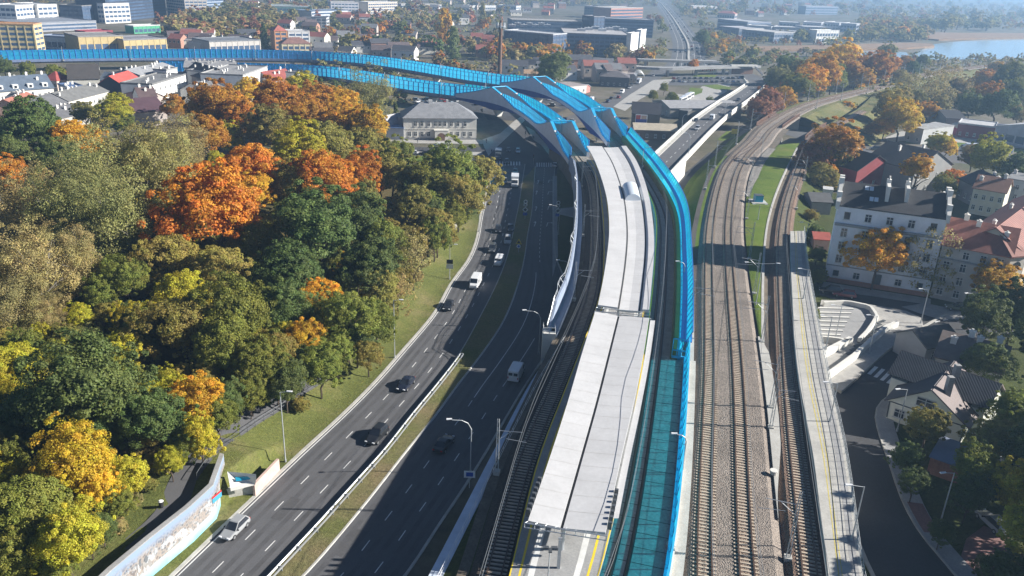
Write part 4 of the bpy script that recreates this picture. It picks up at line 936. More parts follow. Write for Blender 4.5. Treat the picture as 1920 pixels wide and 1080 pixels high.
# --- houses further along the right side
H = house
H('dark red gabled brick house behind the black roofed apartment house', (1608, 320), (1676, 314), 6.5, 17, 'gable_y', 4.5, (.27, .05, .055), (.03, .03, .035), 1, 3, z0=1.0, chim=2)
H('weathered grey gabled house with dark roof beside the dark red one', (1716, 318), (1786, 308), 8.5, 18, 'gable_y', 5, (.25, .25, .24), (.05, .05, .055), 2, 4, z0=1.0, chim=2)
H('narrow brown roofed house wedged between dark red and grey gables', (1678, 312), (1715, 318), 7.5, 14, 'gable_x', 3, (.32, .28, .26), (.08, .07, .07), 2, 3, z0=1.0)
H('cream house with rust brown roof above the red corner roof', (1826, 352), (1886, 362), 7.5, 11, 'gable_x', 3, (.6, .56, .46), (.24, .13, .09), 2, 4, z0=2.0, chim=3)
H('black roofed courtyard house beside the red corner roof', (1800, 335), (1832, 350), 6, 12, 'gable_x', 3, (.22, .22, .23), (.035, .035, .04), 1, 3, z0=2.0, chim=1)
H('white walled flat roofed house at the right picture edge', (1888, 335), (1950, 345), 7, 12, 'flat', 0, (.66, .65, .62), (.2, .2, .2), 2, 4, z0=2.0, chim=3)
H('grey garage with sloping dark roof left of the apartment house', (1523, 378), (1560, 380), 3.4, 9, 'gable_x', 1.5, (.34, .32, .31), (.10, .10, .10), 0, 0, z0=2.4, cat='garage', name='garage')
H('small white hut beside the orange trees by the single track', (1544, 356), (1562, 358), 3.0, 4, 'flat', 0, (.7, .7, .68), (.5, .5, .5), 0, 0, z0=2.2, cat='hut', name='hut')
H('small rust red roofed shed at the apartment house corner', (1528, 448), (1556, 450), 2.6, 5, 'gable_x', 1.0, (.3, .2, .18), (.30, .07, .05), 0, 0, z0=3, cat='shed', name='shed')
H('grey concrete box building with bright white end wall by the car wash', (1700, 237), (1732, 243), 6.5, 24, 'flat', 0, (.42, .42, .42), (.3, .3, .3), 1, 2, cat='workshop', name='workshop')
H('long maroon walled shop with flat roof behind the car wash', (1797, 232), (1866, 240), 6.0, 16, 'flat', 0, (.22, .06, .07), (.45, .45, .46), 1, 5, cat='shop', name='shop', parapet=.4)
H('large white roofed store with glass front at the right edge', (1868, 236), (1990, 258), 7.0, 40, 'gable_y', 3.2, (.5, .52, .55), (.52, .54, .57), 1, 8, cat='store', name='store', band=True)
H('black roofed low hall behind the maroon shop', (1775, 222), (1812, 224), 5, 22, 'gable_x', 2.5, (.3, .3, .3), (.03, .03, .035), 0, 0, cat='hall', name='hall')
for px, nm in ((1762, 'pink and white arched car wash bay nearer the white end wall'), (1808, 'pink and white arched car wash bay nearer the maroon shop')):
    p = G(px, 256, 0); t = thing('car_wash_bay', nm, 'car wash', p, R(-4)); k = MB(); rg = []
    for y in (0, 8): rg.append([(-3.6*math.cos(PI*j/10), y, 3.4+1.7*math.sin(PI*j/10)) for j in range(11)])
    k.loft(rg, 0, False); k.loft([[(x, y, z+.25) for x, y, z in r_] for r_ in rg], 0, False); k.build('arch_roof', M['beam_white'], t)
    M['pink'] = mat('pink_panel', (.55, .07, .16), .6, .1, .5)
    for x in (-3.5, 3.5): k = MB(); k.box0(x-.25, x+.25, 0, 8, 0, 3.4); k.build('side_panel', M['pink'], t)
    k = MB(); k.box0(-3.6, 3.6, 0, .12, 3.2, 3.8); k.build('fascia', M['pink'], t)
# --- villa at the junction
t, w = house('two storey cream villa with grey standing seam hip roof at the junction', (757, 262), (893, 262), 8.6, 15, 'hip', 5.2, (.62, .60, .55), (.25, .25, .27), 0, 9, eave=False, cat='villa', name='villa', roofm=M['roof_seam'], over=.6)
xs = [.16, .25, .34, .43, .495, .56, .65, .74, .84]
for x in xs: put_window(t, 1.25, 1.9, w*x, 0, 5.4)
for x in (.08, .16, .25, .34, .65, .74, .83, .92): put_window(t, 1.25, 1.9, w*x, 0, 1.4)
k = MB(); k.box0(w*.42, w*.60, -2.2, -.01, 0, 3.9); k.box0(w*.41, w*.61, -2.3, 0.0, 3.9, 4.2); o = k.build('porch', M['wallcol'], t); o.color = (.62, .60, .55, 1)
k = MB(); k.prism([(w*.46+w*.095*.5*(1-math.cos(PI*a/8)), 2.0+1.1*math.sin(PI*a/8)) for a in range(9)]+[(w*.555, 0), (w*.46, 0)], 0, .06)
for i, v in enumerate(k.v): k.v[i] = (v[0], -2.21-v[2], v[1])
k.build('arched_door', M['rust'], t)
k = MB(); k.box0(-.1, w+.1, -.14, -.005, 4.15, 4.35); k.build('cornice', M['beam_white'], t)
for x, y in ((w*.40, 6.6), (w*.62, 7.2)): k = MB(); k.box0(x-1.2 if x < w*.5 else x-.4, x+.4, y, y+1.4, 12.4, 14.6); k.build('chimney', M['wallcol'], t).color = (.5, .5, .5, 1)
k = MB(); k.box0(0, w, -.1, -.003, 0, .8); k.build('plinth', M['concrete_grey'], t)
H('low blue grey annex adjoining the villa', (724, 240), (757, 241), 4.5, 9, 'flat', 0, (.40, .42, .45), (.12, .2, .38), 0, 0, cat='annex', name='annex')
H('grey cube annex tight against the villa wall', (748, 222), (760, 222), 7.5, 8, 'flat', 0, (.33, .36, .40), (.3, .32, .35), 0, 0, cat='annex', name='annex')
H('white cottage with ribbed pale roof left of the villa', (706, 231), (733, 236), 4.6, 12, 'gable_y', 3.4, (.68, .67, .62), (.5, .5, .52), 1, 1, roofm=M['shed_roof'])
# --- pub and bus station at the right of the bridges
H('dark timber pub with steep black roof below the overpass', (1186, 212), (1238, 215), 8.5, 11, 'gable_x', 4, (.10, .09, .08), (.035, .035, .045), 1, 4, cat='pub', name='pub')
t, w = H('beige roofed pub extension in front of the black roof', (1190, 243), (1270, 246), 4.2, 9, 'gable_x', 2.0, (.16, .13, .11), (.40, .35, .27), 1, 5, cat='pub', name='pub')
t, w = H('long grey roofed bus station shed behind the pub', (1224, 189), (1257, 203), 4.5, 38, 'gable_y', 2.0, (.3, .28, .25), (.30, .30, .31), 1, 3, cat='shed', name='shed')
H('flat dark kiosk beside the bus station shed', (1273, 207), (1290, 209), 4, 6, 'flat', 0, (.06, .06, .06), (.15, .15, .15), 0, 0, cat='kiosk', name='kiosk')
H('white and red low workshop left of the bus yard street', (1060, 163), (1100, 160), 4.5, 14, 'flat', 0, (.62, .6, .56), (.32, .28, .27), 1, 4, cat='workshop', name='workshop')
H('beige roofed little shop by the green round tree', (983, 138), (1009, 139), 4, 9, 'gable_x', 2, (.5, .42, .33), (.36, .24, .15), 1, 3, cat='shop', name='shop')
H('black roofed restaurant with white canopy by the bus yard street', (1125, 143), (1180, 146), 6, 15, 'hip', 3, (.12, .12, .13), (.12, .11, .115), 1, 5, cat='restaurant', name='restaurant')
H('red trimmed white cabin among the bushes by the farther bridge', (1078, 163), (1096, 165), 3, 8, 'gable_x', 1.5, (.55, .2, .17), (.4, .4, .4), 0, 0, cat='hut', name='hut')
for i, (px, py, ww, hh, lab) in enumerate(((1055, 128, 10, 5, 'long low brown roofed storehouse behind the round green tree'), (1085, 133, 9, 4, 'pale flat roofed garage row behind the restaurant'), (1180, 139, 8, 5, 'grey office hut at the rail underpass'))):
    H(lab, (px-14, py), (px+16, py+1), hh, ww, 'flat', 0, (.40, .36, .33), (.28, .25, .24), 1, 4, cat='building', name='storehouse')
# --- old town on the left, behind the wood
OT = [
 ('long blue grey mansard house with white dormers at the left edge', (-12, 172), (100, 164), 8.5, 14, 'gable_x', 5, (.62, .6, .56), (.13, .17, .23), 2, 10, 0, 5, 4),
 ('peach walled corner house with coral red roof above the dark green trees', (45, 203), (84, 188), 9, 13, 'gable_x', 3, (.62, .40, .31), (.42, .17, .12), 3, 5, 0, 3, 0),
 ('cream house with plain grey roof between coral roof and chimneys', (88, 207), (128, 193), 7.5, 14, 'gable_x', 3.5, (.58, .52, .44), (.19, .19, .20), 2, 6, 0, 0, 0),
 ('long white house with grey roof and a row of seven chimneys', (128, 190), (203, 171), 8, 13, 'gable_x', 3, (.6, .58, .53), (.22, .22, .215), 2, 9, 0, 7, 0),
 ('dark brown church like roof with pale stepped gable', (128, 148), (186, 147), 8, 13, 'gable_x', 6, (.5, .49, .44), (.085, .075, .07), 1, 4, 0, 0, 0),
 ('bright coral red roof house with black gable', (232, 161), (266, 150), 9, 12, 'gable_x', 4, (.07, .07, .08), (.50, .09, .07), 2, 4, 0, 1, 0),
 ('wide maroon brown roofed hall at the edge of the wood', (247, 212), (312, 206), 6, 19, 'gable_x', 4, (.4, .35, .32), (.115, .06, .075), 1, 6, 0, 0, 0),
 ('brown roof with bright white triangular gable', (262, 183), (294, 181), 8, 10, 'gable_x', 3.5, (.70, .69, .66), (.13, .085, .085), 2, 3, 0, 2, 0),
 ('white apartment block with recessed green balconies', (285, 160), (348, 141), 11, 14, 'flat', 0, (.70, .70, .68), (.26, .26, .26), 3, 7, 1, 5, 0),
 ('dark gabled house with white chimney wall left of the autumn courtyard tree', (343, 136), (384, 150), 9, 14, 'gable_x', 5, (.16, .15, .16), (.09, .07, .07), 2, 4, 0, 2, 0),
 ('bright white stepped balcony block facing the wood', (455, 143), (501, 126), 13, 20, 'flat', 0, (.76, .76, .75), (.4, .4, .4), 4, 6, 1, 6, 0),
 ('white walled house with grey sloping roof before the balcony block', (380, 170), (405, 163), 7, 11, 'gable_x', 3, (.7, .69, .66), (.16, .16, .165), 2, 4, 0, 3, 0),
 ('grey roofed house with paired white chimneys beside the yellow tree', (408, 170), (456, 152), 7.5, 13, 'gable_x', 3, (.48, .47, .45), (.21, .21, .215), 2, 6, 0, 5, 0),
 ('slate flat roofed block with many white vents in the old town middle', (395, 138), (452, 131), 11, 16, 'flat', 0, (.5, .5, .5), (.30, .31, .33), 3, 6, 0, 7, 0),
 ('red and grey roofed house right of the balcony block', (508, 152), (552, 146), 8, 12, 'gable_x', 4, (.35, .33, .32), (.30, .08, .065), 2, 4, 0, 3, 0),
 ('silver metal roofed house with skylight rows behind the coral roof', (262, 141), (330, 127), 10, 15, 'gable_x', 2.2, (.5, .49, .47), (.42, .43, .45), 2, 7, 0, 7, 0),
 ('white flat topped stair house above silver roofs', (312, 133), (332, 129), 12, 7, 'flat', 0, (.72, .72, .7), (.4, .4, .4), 2, 2, 0, 2, 0),
 ('row of pale roofs with many vents under the lower viaduct', (345, 126), (440, 127), 11, 13, 'gable_x', 2.5, (.48, .47, .46), (.36, .36, .37), 2, 8, 0, 8, 0),
 ('small red roofed turret house beside the tiny orange tree', (80, 150), (106, 152), 7, 9, 'hip', 4, (.62, .5, .42), (.33, .07, .06), 2, 3, 0, 1, 0),
 ('deep blue flat roof house behind the chimney row', (126, 165), (156, 163), 7, 12, 'flat', 0, (.35, .35, .37), (.10, .16, .30), 1, 4, 0, 2, 0),
 ('dark slate house front under the deep blue roof', (186, 150), (226, 152), 7, 12, 'gable_x', 3, (.25, .27, .3), (.10, .13, .18), 1, 4, 0, 0, 0),
 ('dark maroon low roof cluster with chimneys left of the white gable', (215, 178), (262, 186), 6, 12, 'gable_x', 3, (.42, .36, .33), (.14, .08, .08), 1, 5, 0, 4, 0),
 ('grey slate house hidden low behind the olive trees', (112, 222), (178, 208), 5, 13, 'gable_x', 3, (.45, .42, .38), (.17, .17, .18), 1, 6, 0, 4, 0),
 ('tall narrow white house beside the end of the red roofs', (556, 138), (566, 136), 13, 6, 'flat', 0, (.74, .73, .7), (.4, .4, .4), 3, 1, 1, 1, 0),
 ('cluster of small slate roofs with white parapets by the left trees', (2, 190), (46, 196), 6, 11, 'gable_x', 3, (.66, .64, .6), (.24, .24, .25), 1, 6, 0, 5, 0),
]
for lab, A, B, h_, dp_, rf, rh_, wc, rcc, rw, cl, sd, ch, dm in OT: H(lab, A, B, h_, dp_, rf, rh_, wc, mul(rcc, .72 if max(rcc)-min(rcc) < .12 else .9), rw, cl, (1.1, 1.5), side=sd, chim=int(ch*1.5), dormer=dm, parapet=.5 if rf == 'flat' else 0)
low_wall('site_wall', 'long white building site wall below the nearer viaduct', [(562, 152), (600, 148), (634, 150)], 0, 3.2, .4, M['beam_white'])
# --- larger city blocks beyond
CB = [
 ('black glass office tower with light end face', (203, 44), (313, 31), 45, 30, (.035, .045, .07), (.08, .08, .09), 14, 'office tower', False),
 ('pale concrete slab attached to the black tower', (315, 31), (349, 36), 45, 26, (.40, .37, .34), (.3, .3, .3), 14, 'office tower', False),
 ('grey blue ribbon window office slab right of the tower', (351, 22), (420, 18), 24, 18, (.30, .36, .44), (.3, .3, .3), 7, 'office building', False),
 ('white gridded apartment block nearest the tower', (154, 5), (193, 8), 18, 30, (.72, .70, .66), (.5, .5, .5), 4, 'apartment block', True),
 ('white gridded apartment block left of the dark glass flats', (69, 10), (106, 9), 18, 30, (.72, .70, .66), (.5, .5, .5), 4, 'apartment block', True),
 ('white gridded apartment block at the upper left corner', (-20, 10), (28, 12), 18, 30, (.70, .68, .64), (.5, .5, .5), 4, 'apartment block', True),
 ('dark glass flats between the white gridded blocks', (110, 10), (153, 12), 16, 25, (.07, .10, .16), (.2, .2, .2), 4, 'apartment block', True),
 ('yellow striped apartment block with peach top at left edge', (-20, 46), (62, 48), 22, 14, (.62, .50, .27), (.5, .3, .16), 7, 'apartment block', True),
 ('low grey parking hall with white roof lights below the gridded blocks', (38, 45), (180, 40), 7, 60, (.32, .33, .36), (.22, .24, .28), 2, 'parking hall', True),
 ('yellow brick warehouse with bare roof, longer western half', (146, 70), (230, 68), 11, 30, (.50, .39, .19), (.25, .24, .23), 1, 'warehouse', True),
 ('yellow brick warehouse, lower half nearer the arcade', (231, 76), (312, 73), 9, 26, (.50, .40, .20), (.22, .22, .24), 1, 'warehouse', True),
 ('maroon flat roofed hall above the yellow warehouse', (160, 61), (211, 59), 10, 14, (.30, .05, .07), (.28, .05, .07), 1, 'hall', True),
 ('white arcade hall with dark arches behind the grey shed', (378, 57), (465, 52), 8, 10, (.68, .67, .63), (.55, .55, .55), 1, 'arcade', True),
 ('big grey shed roof right of the white arcade', (392, 79), (488, 76), 8, 28, (.5, .47, .44), (.17, .18, .20), 1, 'warehouse', True),
 ('white tilted roof shed beside the poplar', (352, 80), (385, 85), 5, 18, (.6, .6, .6), (.62, .62, .62), 0, 'shed', True),
 ('white sawtooth hall left of the yellow warehouse', (72, 68), (140, 72), 8, 14, (.70, .69, .67), (.22, .26, .34), 1, 'hall', True),
 ('green banded market hall right of the tower foot', (250, 50), (300, 48), 6, 12, (.08, .35, .20), (.5, .52, .5), 1, 'market hall', True),
 ('green glass mall building in the upper left trees', (508, 12), (585, 14), 14, 40, (.16, .27, .26), (.32, .36, .36), 3, 'mall', True),
 ('dark blue office with ribbed front right of the chimney', (945, 58), (1037, 66), 17, 22, (.085, .11, .17), (.45, .46, .48), 5, 'office building', True),
 ('large blue glass office with white end fins', (1058, 63), (1183, 68), 17, 60, (.12, .17, .27), (.40, .39, .39), 5, 'office building', True),
 ('slim white end fin of the blue glass office, outermost one', (1184, 64), (1198, 62), 19, 4, (.70, .70, .70), (.6, .6, .6), 0, 'office building', True),
 ('second white end fin block behind the outermost one', (1202, 58), (1212, 56), 19, 4, (.68, .68, .69), (.6, .6, .6), 0, 'office building', True),
 ('long blue glass office behind the white fins', (1118, 35), (1226, 39), 18, 30, (.13, .18, .28), (.32, .33, .36), 5, 'office building', True),
 ('flat roofed blue office behind the ribbed dark office', (960, 38), (1092, 42), 18, 30, (.12, .16, .24), (.36, .35, .34), 5, 'office building', True),
 ('tall dark stair block between the office slabs', (1092, 30), (1114, 32), 24, 16, (.06, .08, .13), (.2, .2, .22), 6, 'office building', True),
 ('orange brick gridded school block before the highway', (1146, 16), (1206, 15), 18, 30, (.42, .20, .14), (.42, .4, .38), 4, 'school', True),
 ('dark slate long block left of the orange brick school', (1096, 12), (1145, 15), 16, 30, (.14, .14, .18), (.2, .2, .22), 4, 'office building', True),
 ('white low school with glazed front in upper middle', (933, 10), (968, 12), 9, 20, (.66, .67, .66), (.5, .5, .5), 2, 'school', True),
 ('white low hall left of the glazed school', (880, 11), (930, 11), 7, 20, (.6, .6, .6), (.5, .5, .5), 1, 'hall', True),
 ('pale balcony apartment slab in the upper middle haze', (620, 4), (672, 5), 18, 16, (.55, .55, .58), (.4, .4, .4), 5, 'apartment block', True),
 ('long cream apartment slab right of the pale one', (690, 5), (745, 4), 18, 16, (.58, .52, .44), (.4, .4, .4), 5, 'apartment block', True),
 ('row of white terraced houses in the upper haze', (752, 8), (828, 9), 9, 14, (.62, .6, .58), (.4, .38, .36), 2, 'terrace', True),
 ('white flat roofed clinic by the pale green tree', (583, 33), (612, 34), 10, 20, (.6, .6, .61), (.2, .21, .24), 3, 'clinic', True),
 ('white and blue flat block left of the clinic', (584, 22), (652, 20), 11, 26, (.55, .57, .6), (.13, .17, .24), 3, 'office building', True),
 ('orange plastered house with red roof beside white flats', (514, 58), (538, 58), 14, 14, (.52, .27, .14), (.40, .13, .10), 4, 'house', True),
 ('white penthouse flats right of the orange house', (540, 60), (580, 60), 13, 18, (.62, .62, .62), (.5, .5, .5), 4, 'apartment block', True),
 ('cream house with brown roof just above the viaduct', (528, 82), (584, 82), 9, 14, (.60, .53, .36), (.22, .12, .10), 2, 'house', True),
 ('pale glass hall of the business park at the lake road', (1346, 36), (1402, 42), 12, 40, (.20, .24, .32), (.42, .43, .45), 3, 'office building', True),
 ('grey roofed business park hall nearest the highway trees', (1392, 56), (1452, 62), 10, 40, (.22, .25, .31), (.45, .44, .43), 2, 'hall', True),
 ('white gridded business park hall, first of the rear row', (1462, 42), (1500, 44), 10, 40, (.50, .52, .57), (.5, .5, .5), 2, 'hall', True),
 ('white gridded business park hall, second of the rear row', (1506, 42), (1540, 44), 10, 40, (.50, .52, .57), (.48, .48, .5), 2, 'hall', True),
 ('white gridded business park hall, third of the rear row', (1546, 42), (1574, 44), 10, 40, (.50, .52, .57), (.5, .5, .5), 2, 'hall', True),
 ('grey windowed business park hall at the end of the rear row', (1577, 44), (1606, 46), 11, 40, (.36, .40, .48), (.5, .5, .5), 2, 'hall', True),
 ('dark glass showroom below the rear halls', (1455, 58), (1526, 62), 9, 26, (.10, .13, .2), (.4, .4, .42), 1, 'showroom', True),
 ('white framed portal building in front of the showroom', (1532, 58), (1574, 58), 13, 12, (.74, .74, .72), (.62, .62, .6), 2, 'showroom', True),
 ('grey lowrise hall in the middle of the business park', (1400, 48), (1446, 51), 9, 40, (.30, .34, .40), (.46, .46, .47), 1, 'hall', True),
 ('pale roofed hall between showroom and rear halls', (1452, 51), (1500, 53), 9, 30, (.33, .36, .42), (.55, .55, .56), 1, 'hall', True),
 ('pale roofed hall behind the white framed portal', (1508, 51), (1560, 53), 9, 34, (.36, .39, .45), (.52, .52, .54), 1, 'hall', True),
 ('dark fronted hall at the highway end of the business park', (1350, 50), (1386, 54), 8, 40, (.16, .18, .22), (.40, .40, .42), 1, 'hall', True),
 ('hazy blue office slab above the business park', (1512, 12), (1572, 13), 16, 20, (.22, .27, .36), (.3, .32, .36), 3, 'office building', True),
 ('red roofed hazy villa between highway and business park', (1345, 24), (1378, 26), 8, 16, (.5, .42, .38), (.4, .14, .11), 1, 'house', True),
 ('long white roofed depot beyond the highway', (1300, 12), (1352, 13), 9, 26, (.5, .44, .42), (.6, .6, .6), 1, 'hall', True),
]
for lab, A, B, h_, dp_, wc, rcc, rw, cat, real in CB:
    # tower feet are visible, the rest are placed by their front eave line
    H(lab, A, B, h_, dp_, 'flat' if 'red roof' not in lab and 'brown roof' not in lab else 'hip', 4, wc, rcc, rw, 6, (1.4, 1.6), eave=real, cat=cat, name=cat.replace(' ', '_'), band=True, side=1, parapet=.6)
# roof plant on the big offices, chimney stack, billboards
M['plant'] = mat('roof_plant', (.55, .56, .57), .6, .2, .1)
def rooftop(pxs, z, lab):
    for i, (x, y, a, b) in enumerate(pxs):
        p = G(x, y, z); t = thing('ventilation_unit', lab, 'ventilation unit', p, 0, 'roof plant on the offices'); k = MB(); k.box0(-a/2, a/2, -b/2, b/2, 0, 2.0); k.build('casing', M['plant'], t); k = MB(); k.tube([(0, 0, 2.0), (0, 0, 2.7)], .6, 8); k.build('fan', M['steel'], t)
rooftop([(1090+i*13, 58-(i % 3)*2.0, 7, 5) for i in range(7)], 17.4, 'pale ventilation unit on the roof of the large blue glass office')
rooftop([(960+i*11, 50-(i % 2)*3, 6, 5) for i in range(7)], 17.4, 'pale ventilation unit on the roof of the dark ribbed office')
p = G(936, 153, 0); t = thing('factory_chimney', 'tall brown brick factory chimney with antenna platform near its top', 'chimney', p)
k = MB(); k.tube([(0, 0, -.2), (0, 0, 36)], [1.35, .95], 16); k.build('stack', M['rust'], t)
k = MB(); k.tube([(0, 0, 32.4), (0, 0, 32.7)], 2.8, 12)
for i in range(8): a = i*PI/4; k.tube([(2.6*math.cos(a), 2.6*math.sin(a), 31.4), (2.6*math.cos(a), 2.6*math.sin(a), 34.6)], .3, 5)
k.build('antenna_ring', M['steel'], t)
# ---------------------------------------------------------------- trees
rt_ = random.Random(5)
def udir(r):
    z = r.uniform(-1, 1); a = r.uniform(0, 2*PI); s = math.sqrt(1-z*z); return Vector((s*math.cos(a), s*math.sin(a), z))
def crown(seed, ncl, nlf, leaf, shape='round', fill=.35):
    r = random.Random(seed); V = []; F = []; T = []; U = []
    lob = [(udir(r), r.uniform(.1, .5)) for _ in range(7)]
    for c in range(ncl):
        d = udir(r)
        if shape == 'round' and d.z < -.55: d.z *= -1
        rad = 1.0 + sum(k*max(0, d.dot(l))**3 for l, k in lob) - .2
        q = r.random()
        rr = rad*(r.uniform(.58, .92) if q > fill else r.uniform(.15, .6))
        if shape == 'column': ctr = Vector((d.x*.78*rr, d.y*.78*rr, r.uniform(-1, 1))); ctr.x *= 1-.55*max(0, ctr.z); ctr.y *= 1-.55*max(0, ctr.z)
        elif shape == 'cone': z = r.uniform(-1, .95); k = (1-z)*.5; a = r.uniform(0, 2*PI); ctr = Vector((k*math.cos(a)*r.uniform(.5, 1), k*math.sin(a)*r.uniform(.5, 1), z))
        else: ctr = d*rr; ctr.z *= .92
        stray = shape in ('round', 'wispy') and r.random() < .22
        if stray: ctr = d*rad*r.uniform(.98, 1.16); ctr.z *= .92
        cr = r.uniform(.08, .15) if stray else r.uniform(.14, .33)*(.6 if shape == 'cone' else .75 if shape == 'wispy' else 1)
        ct = r.uniform(.25, .75); cu = r.uniform(.2, .8)
        out = ctr.normalized() if ctr.length > .1 else Vector((0, 0, 1))
        for l in range(nlf):
            e = udir(r)
            if e.dot(out) < -.25: e = -e
            p = ctr + Vector((e.x, e.y, e.z*.75))*cr*r.uniform(.55, 1.1)*(1.5 if shape == 'wispy' else 1)
            n = (e*.6 + out*.4 + udir(r)*.75 + Vector((0, 0, .25))).normalized()
            a = n.cross(udir(r)).normalized(); b = n.cross(a); s = leaf*r.uniform(.6, 1.25)
            i = len(V); V += [p-a*s-b*s*.6, p+a*s*.2-b*s*.75, p+a*s+b*s*.1, p-a*s*.1+b*s*.8]; F.append((i, i+1, i+2, i+3))
            tv = min(1, max(0, ct+r.gauss(0, .16))); uv = min(1, max(0, cu+r.gauss(0, .12))); T += [tv]*4; U += [uv]*4
    return V, F, T, U
def trunk_geo(mb, seed, h, r0, hc, rc, m=0, nb=7, twig=0):
    """tapered trunk of height ~hc+ with limbs reaching into the crown (metres)"""
    r = random.Random(seed); top = Vector((r.uniform(-.4, .4), r.uniform(-.4, .4), hc+rc*.35))
    mb.tube([(0, 0, -.6), (0, 0, hc*.35), top*.6+Vector((0, 0, .02)), top], [r0*1.25, r0*.85, r0*.6, r0*.2], 7, m)
    for i in range(nb):
        a = i*2.4+r.uniform(-.4, .4); z = hc*r.uniform(.42, .95); o = Vector((math.cos(a), math.sin(a), 0)); b = Vector((top.x*z/top.z, top.y*z/top.z, z))
        ln = rc*r.uniform(.6, .92); e = b+o*ln+Vector((0, 0, ln*r.uniform(.4, .9))); mid = b.lerp(e, .5)+Vector((0, 0, ln*.1))
        mb.tube([b, mid, e], [r0*.4, r0*.24, r0*.07], 5, m)
        for j in range(twig):
            f = r.uniform(.3, 1); q = b.lerp(e, f); g = q+(o*.6+udir(r)*.8+Vector((0, 0, .5)))*rc*r.uniform(.2, .42); mb.tube([q, g], [r0*.11, r0*.03], 3, m)
CR = {}
def crown_obj(key, **kw):
    V, F, T, U = crown(**kw); k = MB(); k.v = [tuple(v) for v in V]; k.f = F; k.m = [0]*len(F)
    o = k.build('crown', M['leaf'], attr={'tint': T, 'turn': U}); CR[key] = o.data; bpy.data.objects.remove(o)
for i in range(4): crown_obj(('round', i), seed=20+i, ncl=250, nlf=150, leaf=.031)
for i in range(3): crown_obj(('lacy', i), seed=40+i, ncl=200, nlf=140, leaf=.028, fill=.15)
for i in range(3): crown_obj(('wispy', i), seed=50+i, ncl=210, nlf=110, leaf=.021, shape='wispy', fill=.5)
crown_obj(('column', 0), seed=60, ncl=90, nlf=45, leaf=.07, shape='column'); crown_obj(('column', 1), seed=61, ncl=90, nlf=45, leaf=.07, shape='column')
crown_obj(('cone', 0), seed=62, ncl=110, nlf=40, leaf=.06, shape='cone')
crown_obj(('sparse', 0), seed=63, ncl=90, nlf=44, leaf=.036, shape='wispy', fill=.4)
TRK = {}
def trunk_obj(kind, i):
    key = (kind, i)
    if key not in TRK:
        k = MB(); thin = kind in ('wispy', 'sparse'); trunk_geo(k, 90+i, 1.5, .045 if not thin else .032, .95, .62, 0, 12 if thin else 8, 6 if thin else 1)
        o = k.build('trunk', M['bark_pale'] if kind == 'wispy' else M['bark']); TRK[key] = o.data; bpy.data.objects.remove(o)
    return TRK[key]
COLS = {'dg': ((.10, .135, .044), 'dark green'), 'g': ((.165, .185, .04), 'mid green'), 'ol': ((.235, .21, .06), 'olive'), 'yg': ((.34, .32, .035), 'yellow green'), 'y': ((.50, .36, .035), 'golden yellow'),
        'o': ((.40, .20, .03), 'orange brown'), 'ro': ((.44, .20, .03), 'red orange'), 'b': ((.27, .225, .105), 'thin brownish'), 'gy': ((.25, .245, .10), 'grey green'), 'rb': ((.26, .13, .08), 'russet'), 'oy': ((.48, .285, .03), 'amber'), 'lg': ((.16, .20, .08), 'pale green')}
NUMW = ['', 'first', 'second', 'third', 'fourth', 'fifth', 'sixth', 'seventh', 'eighth', 'ninth', 'tenth', 'eleventh', 'twelfth', 'thirteenth', 'fourteenth', 'fifteenth', 'sixteenth', 'seventeenth', 'eighteenth', 'nineteenth', 'twentieth']
PENDING = []                                          # (object, base label, photo x) -> ordinals are added when several share a base label
def defer(o, base, x): PENDING.append((o, base, x))
def settle():
    by = {}
    for o, b, x in PENDING: by.setdefault(b, []).append((x, o))
    for b, l in by.items():
        l.sort(key=lambda t: t[0])
        for i, (x, o) in enumerate(l):
            if len(l) == 1: o['label'] = b
            elif i == 0: o['label'] = 'leftmost ' + b
            elif i == len(l)-1: o['label'] = 'rightmost ' + b
            else: o['label'] = (NUMW[i+1] if i+1 < len(NUMW) else str(i+1)+'th') + ' ' + b + ' from left'
    PENDING.clear()
